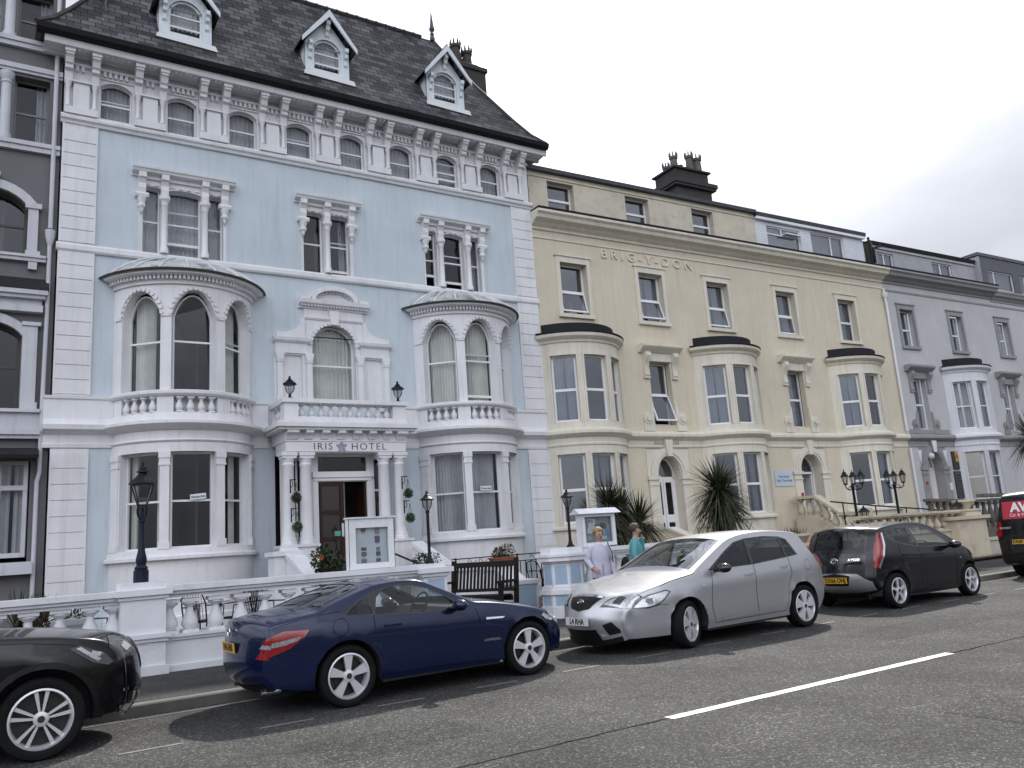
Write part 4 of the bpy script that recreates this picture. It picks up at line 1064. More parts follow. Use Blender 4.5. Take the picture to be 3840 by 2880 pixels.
def greyleft():
    x1 = .93; R = empty('hotel_building', (x1, 20.12, 0), 0, 'dark grey hotel with white window dressings at the left edge', 'hotel')
    T = lambda u, v, d: (u - x1, -d, v); U0 = -4.2
    DG = mat('slate_grey_stucco', (.145, .147, .153), .75, .12, .8, .3, 70.)
    WT = mat('aged_white_trim', (.55, .56, .6), .6, .12, 1.5, dirt=(.2, .2, .2), dirt_amt=.4, streak=True)
    m = MB(T)
    holes = [(-.02, .68, 11.22, 12.86), (-1.1, -.32, 11.22, 12.86), (-.02, .68, 13.75, 15.1), (-1.1, -.32, 13.75, 15.1), (-1.0, .36, 8.5, 10.02, .4), (-1.0, .34, 5.05, 6.98, .3), (-1.3, .62, 1.85, 3.95)]
    wall(m, U0, x1, -.1, 16.5, holes, .25)
    m.box(U0, x1, 16.5, 16.6, -8, 0)
    m.build('wall', DG, R, smooth=0)
    hotel_shell(R, U0, x1, 16.4, floors=(1., 4.75, 8.2, 10.8, 13.6))
    w = MB(T)
    def course(v0, v1, d, a=U0, b=x1): w.box(a, b, v0, v1, -.02, d)
    for v, d in ((12.93, .06), (13.0, .1)): course(v, v + .12, d)
    for z in (0, 2.55): course(11.0 + z, 11.12 + z, .1); course(11.12 + z, 11.22 + z, .14)
    course(14.3 - .72, 13.66, .08)
    course(8.38, 8.46, .12, U0, .74); course(8.46, 8.52, .16, U0, .74)
    w.box(.4, .57, 8.2, 8.38, 0, .1)
    for a, b, vs, vt in ((-1.0, .36, 9.62, 10.02), (-1.0, .34, 6.68, 6.98)):
        q = arch_curve(a - .22, b + .22, vs, vt - vs + .2, 14); r = arch_curve(a, b, vs, vt - vs, 14)
        w.band(q, r, -.02, .1); w.prism([(-.43, vt - .02), (-.25, vt - .02), (-.2, vt + .35), (-.48, vt + .35)], 0, .15)
    w.box(.36, .56, 8.5, 9.62, -.02, .1); w.box(.3, .62, 9.62, 9.74, -.02, .14); w.box(.33, .62, 8.5, 8.62, -.02, .13)
    w.box(.36, .64, 5.05, 6.9, -.02, .12); w.box(.34, .7, 6.9, 6.98, -.02, .16); w.box(.36, .68, 5.05, 5.2, -.02, .15)
    course(7.2, 7.35, .2, U0, .72); course(7.35, 7.5, .1, U0, .7); course(7.58, 7.68, .28, U0, .8); course(7.5, 7.58, .22, U0, .76)
    course(4.98, 5.05, .2, U0, .74); course(4.6, 4.98, .1, U0, .74); course(4.5, 4.6, .2, U0, .76); course(4.42, 4.5, .14, U0, .75)
    course(1.6, 1.85, .3, U0, .72)
    w.build('window_dressing', WT, R, smooth=0)
    rf = MB(T); rf.sweep([(-.02, 7.69), (.3, 7.69), (.28, 7.74), (.05, 8.0), (-.02, 8.0)], [U0, .82]); rf.sweep([(-.02, 4.02), (.6, 3.95), (.62, 4.02), (.4, 4.14), (-.02, 4.24)], [U0, .74])
    rf.build('lead_canopy', DKROOF, R, smooth=0)
    for z in (0, 2.53):
        for e in (-.18,):
            q = MB(); q.lathe(e - x1, .02, [(.15, 11.22 + z), (.15, 11.34 + z), (.11, 11.4 + z), (.105, 12.6 + z), (.125, 12.62 + z), (.125, 12.66 + z), (.105, 12.68 + z), (.16, 12.8 + z), (.16, 12.88 + z)], 14); q.build('column', WT, R, smooth=40)
    for a, b in ((-.02, .68), (-1.1, -.32)):
        for z in (0, 2.53): window(R, T, a, b, 11.22 + z, 12.86 + z if z == 0 else 15.1, 0, .22, cur='right', cm=NET, fm=mat('grey_frame', (.2, .2, .21), .5))
    for (a, b, v0, v1, r) in ((-1.0, .36, 8.5, 10.02, .4), (-1.0, .34, 5.05, 6.98, .3)): window(R, T, a, b, v0, v1, r, .22, cur='none', fm=mat('dark_frame', (.06, .055, .05), .5), fw=.07)
    for a, b in ((-.55, .0), (.02, .58)):
        wn = window(R, T, a, b, 1.95, 3.95, 0, .02, cur='part', style='none', fm=WT, fw=.08)
        q = MB(T); q.box(a, b, 3.34, 3.44, -.06, -.01); q.build('transom', WT, wn, smooth=0)
    p = MB(lambda a, b, c: (a - x1, b, c))
    p.tube([(.80, -.1, 16.), (.80, -.1, 9.2)], .05, 8); p.lathe(.80, -.1, [(.05, 8.8), (.1, 9.0), (.11, 9.15)], 8); p.tube([(.80, -.1, 9.), (.80, -.1, 7.0), (.78, -.12, 5.0), (.78, -.12, 3.7), (.74, -.12, 3.5), (.74, -.12, .2)], .045, 8)
    p.build('drainpipe', WT, R, smooth=50)
    return R
greyleft()
# ------------------------------------------------------------------ ground
def asphalt(name, base, lo, hi, chip):
    m = bpy.data.materials.new(name); m.use_nodes = True; nt = m.node_tree; L = nt.links; b = nt.nodes['Principled BSDF']
    tc = nd(nt, 'ShaderNodeTexCoord')
    v = nd(nt, 'ShaderNodeTexVoronoi', i_Scale=70.); L.new(tc.outputs['Object'], v.inputs['Vector'])
    n = nd(nt, 'ShaderNodeTexNoise', i_Scale=60., i_Detail=3.); L.new(tc.outputs['Object'], n.inputs['Vector'])
    n2 = nd(nt, 'ShaderNodeTexNoise', i_Scale=.7, i_Detail=6., i_Roughness=.65); L.new(tc.outputs['Object'], n2.inputs['Vector'])
    sp = nd(nt, 'ShaderNodeSeparateColor'); L.new(v.outputs['Color'], sp.inputs[0])
    r = nd(nt, 'ShaderNodeValToRGB'); e = r.color_ramp.elements
    e[0].position = 0.; e[0].color = c4((lo,) * 3); e[1].position = 1.; e[1].color = c4((chip, chip * .98, chip * .92))
    k = r.color_ramp.elements.new(.7); k.color = c4((base, base, base * .98)); k = r.color_ramp.elements.new(.9); k.color = c4((hi, hi, hi * .95))
    L.new(sp.outputs[0], r.inputs[0])
    mr = nd(nt, 'ShaderNodeMapRange', i_From_Min=.3, i_From_Max=.7, i_To_Min=.6, i_To_Max=1.25); L.new(n2.outputs[0], mr.inputs['Value'])
    mx = nd(nt, 'ShaderNodeMix', data_type='RGBA', blend_type='MULTIPLY'); mx.inputs[0].default_value = 1.; L.new(r.outputs[0], mx.inputs[6]); L.new(mr.outputs[0], mx.inputs[7])
    L.new(mx.outputs[2], b.inputs['Base Color']); b.inputs['Roughness'].default_value = .85; b.inputs['Specular IOR Level'].default_value = .15
    ad = nd(nt, 'ShaderNodeMath', operation='ADD'); L.new(v.outputs['Distance'], ad.inputs[0]); L.new(n.outputs[0], ad.inputs[1])
    bp = nd(nt, 'ShaderNodeBump', i_Strength=.5, i_Distance=.008); L.new(ad.outputs[0], bp.inputs['Height']); L.new(bp.outputs[0], b.inputs['Normal'])
    return m
ROAD = asphalt('road_asphalt', .058, .03, .10, .19)
PAVE = asphalt('pavement_asphalt', .05, .038, .07, .11)
KS = .0175
def ky(x): return 9.88 + KS * x           # line of the kerb
def struct(o): o['kind'] = 'structure'; return o
m = MB(); m.poly([(-3000, -3000, -.004), (3000, -3000, -.004), (3000, 3000, -.004), (-3000, 3000, -.004)])
struct(m.build('ground', mat('far_ground', (.07, .07, .065), .9, .2, .05), None, smooth=0))
m = MB(); m.poly([(-60, -4.5 - KS * 60, 0), (90, -4.5 + KS * 90, 0), (90, ky(90), 0), (-60, ky(-60), 0)]); struct(m.build('road', ROAD, None, smooth=0))
m = MB(); m.loft([[(x, ky(x), .0), (x, ky(x) + .004, .105), (x, ky(x) + .02, .12), (x, ky(x) + .14, .122), (x, ky(x) + .14, .0)] for x in [-60 + 1.0 * i for i in range(151)]])
struct(m.build('kerb', mat('granite_kerb', (.14, .135, .125), .8, .3, 2., .3, 60.), None, smooth=0))
m = MB(); m.poly([(-60, ky(-60) + .14, .118), (90, ky(90) + .14, .118), (90, 23, .118), (-60, 23, .118)]); struct(m.build('pavement', PAVE, None, smooth=0))
m = MB(); m.poly([(-20, 12.75, .21), (40, 13.3, .21), (40, 21, .21), (-20, 21, .21)]); struct(m.build('forecourt', mat('brown_paving', (.13, .10, .08), .85, .25, 3., .3, 50.), None, smooth=0))
m = MB(); m.poly([(-300, -400, .01), (300, -400, .01), (300, -14, .01), (-300, -14, .01)]); struct(m.build('sea', mat('grey_sea', (.045, .055, .065), .18, .2, .1, .6, 1.5), None, smooth=0))
m = MB(); m.box(-300, 300, -14, -4.6, -.05, .13); struct(m.build('promenade', mat('promenade_paving', (.11, .105, .095), .85, .2, .6), None, smooth=0))
PAINT = mat('road_paint', (.66, .65, .61), .7, .15, 8., .3, 90., dirt=(.12, .12, .11), dirt_amt=.5)
WORN = mat('worn_road_paint', (.19, .19, .185), .8, .4, 18., dirt=(.06, .06, .06), dirt_amt=1.)
def dash(name, x0, x1, y, w, m_, z=.004, sl=.0):
    q = MB(); k = max(2, int((x1 - x0) / .08)); a = []; b = []
    for i in range(k + 1):
        x = x0 + (x1 - x0) * i / k
        a.append((x, y + sl * (x - x0) + random.uniform(-.004, .004), z)); b.append((x, y + w + sl * (x - x0) + random.uniform(-.004, .004), z))
    q.loft([a, b], closed=False); return struct(q.build(name, m_, None, smooth=0))
dash('centre_line', 4.83, 8.98, 5.42, .115, PAINT); dash('centre_line', 14.9, 19.1, 5.6, .115, PAINT); dash('centre_line', -5.4, -1.2, 5.3, .115, PAINT)
x = .98 - 3 * 1.19
while x < 30:
    dash('bay_marking', x, x + .52, 8.03 + .045 * max(0, min(x, 12) - .9), .055, WORN); x += 1.19
dash('bay_marking', -3., 30, 9.62, .06, mat('nearly_gone_paint', (.09, .09, .088), .85, .3, 20.), sl=KS)
q = MB(); rows = []
for i in range(330):
    x = -20 + .2 * i; y = 5.47 + .012 * sin(x * 1.7) + random.uniform(-.012, .012); h = random.uniform(.006, .02); rows.append([(x, y - h, .002), (x, y + h, .002)])
q.loft(rows, closed=False); struct(q.build('road_joint', mat('tar_joint', (.01, .01, .01), .95, .2, 10., spec=.05), None, smooth=0))
for x0, x1, y0, y1 in ((2.2, 3.6, 6.3, 7.0), (9.6, 12.2, 6.6, 7.5), (12.5, 13.4, 4.2, 5.0), (6.3, 7.1, 3.4, 4.1)):
    q = MB(); pts = [(x0 + (x1 - x0) * t, y0 + random.uniform(-.02, .02), .0015) for t in (0, .3, .6, 1)] + [(x0 + (x1 - x0) * t, y1 + random.uniform(-.02, .02), .0015) for t in (1, .6, .3, 0)]
    q.poly(pts); struct(q.build('road_patch', asphalt('patch_asphalt', .045, .02, .085, .17), None, smooth=0))

# ------------------------------------------------------------------ garden wall of the pale blue hotel
WALLB = mat('textured_blue_panel', (.36, .47, .60), .8, .15, 3., .8, 45.)
WP = mat('white_wall_paint', (.72, .73, .76), .6, .1, 1.5, .2, 60., dirt=(.22, .22, .2), dirt_amt=.35)
def wall_run(root, x0, x1, y, ztop, zb=.11, n=None, first=None, base_col=None):
    """plinth, balusters and coping of a balustrade; returns the first baluster for copying"""
    m = MB()
    m.box(x0, x1, y - .0, y + .3, zb - .12, .53); m.box(x0, x1, y - .03, y + .33, .53, .57); m.box(x0, x1, y - .06, y + .36, .57, .61)
    m.box(x0, x1, y - .05, y + .35, zb - .12, .2)
    m.build('plinth', base_col or WP, root, smooth=0)
    c = MB(); c.box(x0, x1, y + .02, y + .28, ztop - .17, ztop - .12); c.box(x0, x1, y - .03, y + .33, ztop - .12, ztop - .075); c.box(x0, x1, y - .07, y + .37, ztop - .075, ztop)
    c.build('coping', WP, root, smooth=0)
    hh = ztop - .17 - .61
    if first is None:
        q = MB(); r = .112
        q.box(-.11, .11, -.11, .11, 0, .04)
        q.lathe(0, 0, [(.075, .04), (r, .10), (r, .15), (.085, .22), (.052, .29), (.046, .34), (.085, hh - .09), (.115, hh - .07), (.1, hh - .05)], 12)
        q.box(-.12, .12, -.11, .11, hh - .05, hh)
        first = q.build('baluster', WP, root, loc=(n[0], y + .15, .61))
        n = n[1:]
    for e in n: dup(first, root, (e, y + .15, .61))
    return first
gw = empty('garden_wall', (2, 12.5, 0), 0, 'white balustrade wall with fat balusters left of the dark bench', 'wall')
# children of this wall use world coordinates shifted to the root
def shift(o, root): return o
class Sub:                                     # helper: parent whose children are given in world coordinates
    pass
gw.location = (0, 0, 0)
b0 = wall_run(gw, -6, 1.5, 12.55, 1.245, n=[.44 + .36 * k for k in range(-6, 3)] + [1.44])
wall_run(gw, 2.07, 6.02, 12.55, 1.275, n=[2.16] + [2.43 + .355 * k for k in range(10)], first=b0)
m = MB()
m.box(1.5, 2.07, 12.42, 12.95, .0, 1.14); m.box(1.47, 2.10, 12.39, 12.98, 1.12, 1.17); m.box(1.43, 2.14, 12.35, 13.02, 1.17, 1.25); m.box(1.5, 2.07, 12.42, 12.95, 1.25, 1.345)
m.box(1.46, 2.11, 12.38, 12.99, .0, .24); m.box(1.47, 2.10, 12.39, 12.98, .55, .6); m.box(1.44, 2.13, 12.36, 13.01, .6, .66)
m.build('pier', WP, gw, smooth=0)
m = MB()
m.box(6.02, 6.44, 12.45, 12.98, .0, 1.08); m.box(5.98, 6.48, 12.41, 13.02, 1.08, 1.14); m.box(5.93, 6.53, 12.36, 13.07, 1.14, 1.22); m.box(6.02, 6.42, 12.46, 12.96, 1.22, 1.285); m.box(5.98, 6.48, 12.41, 13.02, 0, .24)
m.build('pier', WP, gw, smooth=0)
m = MB(); m.box(6.08, 6.38, 12.44, 12.45, .7, 1.04); m.build('blue_panel', WALLB, gw, smooth=0)
gw2 = empty('garden_wall', (0, 0, 0), 0, 'white and blue wall with an octagonal gate pier, behind the silver car', 'wall')
px_, py_ = 9.22, 13.0
def octo(r, z0, z1, mb): mb.loft([[(px_ + r / cos(pi / 8) * cos(pi / 8 + pi / 4 * k), py_ + r / cos(pi / 8) * sin(pi / 8 + pi / 4 * k), z) for k in range(8)] for z in (z0, z1)])
m = MB()
for r, a, b in ((.45, .1, .32), (.42, .32, .54), (.46, .54, .62), (.42, .62, .68), (.37, .68, 1.1), (.4, 1.1, 1.14), (.47, 1.14, 1.22), (.50, 1.22, 1.27), (.40, 1.27, 1.38)): octo(r, a, b, m)
m.build('pier', WP, gw2, smooth=0)
for k in range(8):
    a = pi / 4 * k
    M = lambda s, z, d, a=a: (px_ + cos(a) * d - sin(a) * s, py_ + sin(a) * d + cos(a) * s, z)
    q = MB(M); q.box(-.115, .115, .72, 1.06, .36, .374); q.box(-.125, .125, .34, .52, .41, .424); q.build('blue_panel', WALLB, gw2, smooth=0)
wall_run(gw2, 9.6, 14.6, 12.9, 1.33, n=[9.85 + .37 * k for k in range(13)], first=None)
m = MB(); m.box(14.6, 15.05, 12.8, 13.3, 0, 1.2); m.box(14.55, 15.1, 12.75, 13.35, 1.2, 1.3); m.build('pier', WP, gw2, smooth=0)
# ------------------------------------------------------------------ stairs of the blue hotel's entrance
st = empty('entrance_steps', (7.3, 18, 0), 0, 'white walled steps leading up to the open brown door of the pale blue hotel', 'steps'); st.location = (0, 0, 0)
m = MB()
for k in range(6): m.box(5.95, 8.75, 17.05 + .28 * k, 18.92, .2, .2 + .155 * (k + 1) - .02)
m.build('tread', mat('worn_step_stone', (.22, .2, .18), .8, .25, 3.), st, smooth=0)
def flank(pts, w=.16, zb=.15):
    m = MB(); c = MB(); R = []; C_ = []
    for i, (x, y, z) in enumerate(pts):
        a = Vector(pts[max(i - 1, 0)][:2]); b = Vector(pts[min(i + 1, len(pts) - 1)][:2]); t = (b - a).normalized(); n_ = Vector((-t.y, t.x))
        P = lambda s: (x + n_.x * s, y + n_.y * s)
        R.append([(*P(-w), zb), (*P(w), zb), (*P(w), z - .1), (*P(-w), z - .1)])
        C_.append([(*P(-w - .05), z - .1), (*P(w + .05), z - .1), (*P(w + .05), z), (*P(-w - .05), z)])
    m.loft(R); c.loft(C_)
    m.build('flank_wall', WP, st, smooth=0); c.build('flank_coping', WP, st, smooth=0)
flank([(8.72, 18.35, 1.74), (9.02, 17.5, 1.22), (9.2, 17.0, 1.09), (9.5, 16.6, 1.09), (9.6, 15.85, 1.06), (9.3, 15.1, .92), (9.08, 14.5, .80)])
m = MB(); m.box(8.7, 9.26, 14.0, 14.5, .15, .72); m.box(8.64, 9.32, 13.94, 14.56, .72, .80); m.build('flank_pier', WP, st, smooth=0)
m = MB(); m.box(8.76, 9.2, 13.985, 13.999, .3, .66); m.build('blue_panel', WALLB, st, smooth=0)
flank([(5.58, 18.35, 1.78), (5.72, 17.6, 1.38), (5.8, 17.1, 1.1)])
m = MB(); m.box(5.2, 5.75, 18.1, 18.6, .15, 1.6); m.box(5.14, 5.81, 18.04, 18.66, 1.6, 1.7); m.build('flank_pier', WP, st, smooth=0)
m = MB(); m.tube([(7.8, 18.5, 1.66), (8.2, 17.2, 1.22), (8.2, 17.2, .2)], .025, 6); m.tube([(6.3, 18.5, 1.66), (6.5, 17.2, 1.22), (6.5, 17.2, .2)], .025, 6); m.build('handrail', BLACK, st, smooth=50)
# ------------------------------------------------------------------ lamps
LAMPGL = glass('lamp_glass', (.75, .76, .78), 1.45, 1.0)
NAVY = mat('navy_iron', (.006, .010, .024), .5, .2, 6., spec=.25)
def big_lantern():
    r = empty('street_lamp', (1.78, 12.68, 1.345), 0, 'tall navy lamp post with a tapered lantern on the left balustrade pier', 'lamp')
    m = MB()
    m.lathe(0, 0, [(.10, 0), (.10, .16), (.085, .17), (.09, .2), (.06, .24), (.075, .3), (.065, .36), (.05, .42), (.042, .5), (.036, .52), (.032, .82), (.05, .83), (.05, .86), (.028, .88), (.022, 1.04)], 8)
    m.build('post', NAVY, r, smooth=30)
    m = MB()
    for k in range(4):
        a = pi / 4 + pi / 2 * k; c_, s_ = cos(a), sin(a)
        m.tube([(c_ * q, s_ * q, z) for q, z in ((.03, .86), (.075, .93), (.085, 1.0), (.07, 1.06))], .009, 5)
        m.tube([(c_ * .075, s_ * .075, 1.06), (c_ * .185, s_ * .185, 1.36)], .009, 5)
    for z, h in ((1.06, .055), (1.36, .135)): m.box(-h, h, -h, h, z - .008, z + .008)
    m.build('lantern_frame', BLACK, r, smooth=30)
    g = MB(); g.loft([[(x * h, y * h, z) for x, y in ((-1, -1), (1, -1), (1, 1), (-1, 1))] for z, h in ((1.07, .05), (1.35, .128))], cap=False); g.build('lantern_glass', LAMPGL, r, smooth=0)
    m = MB(); m.lathe(0, 0, [(.19, 1.365), (.17, 1.40), (.10, 1.46), (.07, 1.5), (.055, 1.53), (.09, 1.535), (.085, 1.55), (.05, 1.57), (.05, 1.6), (.03, 1.61), (.01, 1.64), (.02, 1.66), (.004, 1.70)], 8); m.build('lantern_roof', BLACK, r, smooth=30)
big_lantern()
def acorn_lamp(name, loc, hpole, label, group=None, s=1.):
    r = empty(name, loc, 0, label, 'lamp', group)
    m = MB()
    if hpole > .3: m.lathe(0, 0, [(.085, 0), (.08, .02), (.05, .05), (.032, .12), (.028, .2), (.026, hpole - .06), (.04, hpole - .05), (.03, hpole)], 8)
    else: m.lathe(0, 0, [(.075 * s, 0), (.07 * s, .015), (.03 * s, .04), (.022 * s, hpole - .02), (.03 * s, hpole)], 8)
    m.build('post', BLACK, r, smooth=30)
    g = MB(); z = hpole
    g.lathe(0, 0, [(.035 * s, z + .01), (.065 * s, z + .05 * s), (.082 * s, z + .1 * s), (.088 * s, z + .165 * s)], 8, cap=False); g.build('lantern_glass', LAMPGL, r, smooth=30)
    m = MB()
    for k in range(6):
        a = pi / 3 * k; c_, s_ = cos(a), sin(a)
        m.tube([(c_ * q * s, s_ * q * s, z + h * s) for q, h in ((.03, 0), (.07, .05), (.086, .1), (.092, .17))], .006, 4)
    m.lathe(0, 0, [(.125 * s, z + .165 * s), (.125 * s, z + .18 * s), (.1 * s, z + .2 * s), (.05 * s, z + .235 * s), (.055 * s, z + .245 * s), (.03 * s, z + .26 * s), (.02 * s, z + .29 * s), (.025 * s, z + .3 * s), (.004, z + .33 * s)], 8)
    m.build('lantern_cap', BLACK, r, smooth=30)
    return r
acorn_lamp('garden_lamp', (6.27, 12.72, 1.285), .9, 'slim black lamp post on the end pier, right of the white notice board')
acorn_lamp('garden_lamp', (9.42, 13.0, 1.38), .78, 'slim black lamp post on the octagonal gate pier, left of the gabled notice board')
acorn_lamp('balcony_lamp', (5.86, 18.95, 5.27), .12, 'black lantern on the left corner of the porch balcony', None, 1.35)
acorn_lamp('balcony_lamp', (8.66, 18.95, 5.27), .12, 'black lantern on the right corner of the porch balcony', None, 1.35)
def pedestal_lantern(loc, label):
    r = empty('wall_lantern', loc, 0, label, 'lamp')
    m = MB(); m.lathe(0, 0, [(.08, 0), (.07, .03), (.03, .06), (.025, .13), (.05, .15)], 8); m.build('foot', BLACK, r, smooth=30)
    g = MB(); g.loft([[(q * cos(pi / 3 * k), q * sin(pi / 3 * k), z) for k in range(6)] for z, q in ((.15, .07), (.30, .125))], cap=False); g.build('lantern_glass', LAMPGL, r, smooth=0)
    m = MB()
    for k in range(6): m.tube([(.072 * cos(pi / 3 * k), .072 * sin(pi / 3 * k), .15), (.128 * cos(pi / 3 * k), .128 * sin(pi / 3 * k), .30)], .008, 4)
    m.lathe(0, 0, [(.155, .30), (.15, .32), (.06, .41), (.02, .43), (.03, .45), (.004, .48)], 6); m.build('lantern_cap', BLACK, r, smooth=0)
pedestal_lantern((20.05, 14.0, 1.40), 'black six sided lantern on the beige balustrade above the dark hatchback')
pedestal_lantern((24.6, 14.0, 1.40), 'black six sided lantern on the beige pier near the black van')
def triple_lamp(loc, label, rz):
    r = empty('street_lamp', loc, rz, label, 'lamp')
    m = MB(); m.lathe(0, 0, [(.1, 0), (.09, .1), (.05, .16), (.045, 1.2), (.05, 1.22), (.038, 1.26), (.035, 2.15), (.06, 2.2), (.04, 2.26), (.03, 2.32)], 8)
    for a in (pi, .5, -.4):
        c_, s_ = cos(a), sin(a)
        m.tube([(c_ * q, s_ * q, z) for q, z in ((.03, 2.16), (.12, 2.13), (.24, 2.15), (.3, 2.2), (.3, 2.28))], .016, 5)
        m.tube([(c_ * q, s_ * q, z) for q, z in ((.05, 2.24), (.15, 2.22), (.2, 2.17), (.14, 2.15))], .01, 4)
    m.build('post', BLACK, r, smooth=40)
    for a in (pi, .5, -.4):
        x, y = .3 * cos(a), .3 * sin(a)
        g = MB(); g.lathe(x, y, [(.045, 2.3), (.075, 2.38), (.09, 2.5)], 6, cap=False); g.build('lantern_glass', LAMPGL, r, smooth=0)
        g = MB(); g.lathe(x, y, [(.05, 2.27), (.055, 2.31)], 6); g.lathe(x, y, [(.11, 2.5), (.1, 2.53), (.05, 2.6), (.055, 2.62), (.015, 2.65), (.004, 2.72)], 6)
        for k in range(6): g.tube([(x + .05 * cos(pi / 3 * k), y + .05 * sin(pi / 3 * k), 2.3), (x + .093 * cos(pi / 3 * k), y + .093 * sin(pi / 3 * k), 2.5)], .006, 4)
        g.build('lantern_cap', BLACK, r, smooth=0)
triple_lamp((20.42, 14.5, .21), 'black three armed lamp post before the cream hotel, left of its twin', 0.)
triple_lamp((22.38, 14.5, .21), 'black three armed lamp post before the cream hotel, right of its twin', 0.)
# ------------------------------------------------------------------ notice boards
def board1():
    r = empty('notice_board', (5.27, 12.78, 1.27), 0, 'white framed notice board with small pictures on the wall before the hotel door', 'notice board')
    T = lambda x, z, d: (x, -d, z)
    m = MB(T); W, H_ = .40, .82
    wall(m, -W, W, 0, H_, [(-W + .12, W - .11, .1, H_ - .15)], .05, back=False); m.box(-W, W, 0, H_, -.14, -.09)
    m.box(-W - .02, W + .02, H_, H_ + .025, -.16, .03); m.box(-W, -W + .01, 0, H_, -.09, 0); m.box(W - .01, W, 0, H_, -.09, 0); m.box(-W, W, -.0, .01, -.09, 0)
    m.build('frame', WP, r, smooth=0)
    m = MB(T); m.box(-W + .1, W - .1, .09, H_ - .14, -.085, -.07); m.build('backing', mat('pale_paper', (.52, .58, .6), .7, .08, 6.), r, smooth=0)
    cols = [(.16, .1, .09), (.3, .3, .3), (.17, .07, .25), (.13, .1, .09), (.22, .2, .16), (.16, .15, .15), (.12, .1, .09), (.2, .2, .17)]
    spots = [(-.12, .6, .08, .07), (.12, .56, .09, .12), (.12, .42, .09, .11), (-.12, .30, .09, .055), (.13, .29, .065, .06), (-.12, .21, .09, .07), (.13, .21, .08, .07), (-.12, .1, .09, .07), (.13, .11, .08, .06)]
    for i, (x, z, w, h) in enumerate(spots):
        m = MB(T); m.box(x - w / 2, x + w / 2, z, z + h, -.07, -.066); m.box(x - w / 3, x + w / 4, z - .022, z - .014, -.07, -.067)
        m.build('picture_card', mat('card_%d' % (i % 8), cols[i % 8], .6, .7, 45.), r, smooth=0)
    g = MB(T); g.poly([(-W + .12, .1, -.03), (W - .11, .1, -.03), (W - .11, H_ - .15, -.03), (-W + .12, H_ - .15, -.03)]); g.build('glass', GLASS, r, smooth=0)
board1()
def board2():
    r = empty('notice_board', (10.13, 12.98, 1.36), radians(-1), 'white notice board with a little pitched roof behind the two women', 'notice board')
    T = lambda x, z, d: (x, -d, z)
    W, H_ = .42, .64; m = MB(T)
    wall(m, -W, W, 0, H_, [(-W + .09, W - .09, .07, H_ - .07)], .05); m.box(-W, W, 0, H_, -.18, -.12); m.box(-W, -W + .01, 0, H_, -.12, 0); m.box(W - .01, W, 0, H_, -.12, 0)
    m.build('frame', WP, r, smooth=0)
    m = MB(lambda d, z, x: (x, -d, z)); m.prism([(.1, H_ - .01), (-.28, H_ - .01), (-.09, H_ + .1)], -W - .09, W + .09); m.build('board_roof', WP, r, smooth=0)
    m = MB(T); m.box(-W + .05, W - .05, .05, H_ - .05, -.1, -.08); m.build('backing', mat('grey_paper', (.25, .28, .3), .7, .5, 12.), r, smooth=0)
    for i, (x, z, w, h, c_) in enumerate(((-.13, .25, .2, .28, (.6, .6, .6)), (.01, .3, .12, .12, (.1, .12, .17)), (.15, .33, .13, .11, (.07, .08, .09)), (.15, .2, .13, .1, (.35, .35, .37)), (.16, .12, .14, .07, (.5, .5, .5)), (.24, .19, .09, .1, (.06, .27, .5)), (-.26, .36, .1, .13, (.2, .23, .25)), (-.2, .12, .14, .08, (.3, .35, .33)), (.02, .13, .1, .09, (.5, .52, .5)))):
        m = MB(T); m.box(x - w / 2, x + w / 2, z, z + h, -.08, -.074 + .001 * i); m.build('poster', mat('poster_%d' % i, c_, .5, .35, 25.), r, smooth=0)
    text('IRIS', .085, 'lettering', mat('sign_ink', (.03, .04, .09), .6, 0), r, wallM(-.15, .48, -.072), .001)
    g = MB(T); g.poly([(-W + .09, .07, -.03), (W - .09, .07, -.03), (W - .09, H_ - .07, -.03), (-W + .09, H_ - .07, -.03)]); g.build('glass', GLASS, r, smooth=0)
board2()
# window cards
def card(loc, rz, tilt, label):
    r = empty('window_card', loc, rz, label, 'sign')
    m = MB(lambda x, z, d: (x * cos(tilt) - z * sin(tilt), -d, x * sin(tilt) + z * cos(tilt))); m.box(-.17, .17, 0, .12, -.006, 0); m.build('card', mat('white_card', (.72, .74, .78), .5, .02), r, smooth=0)
    text('Vacancies', .08, 'lettering', mat('sign_ink', (.03, .04, .09), .6, 0), r, Matrix.Rotation(-tilt, 4, 'Y') @ wallM(0, .058, .001), .001, 1., offset=.002)
card((3.83, 19.145, 2.97), 0, .09, 'tilted white Vacancies card in the left ground floor bay window')
card((11.22, 19.145, 2.98), 0, 0., 'level white Vacancies card in the right ground floor bay window')
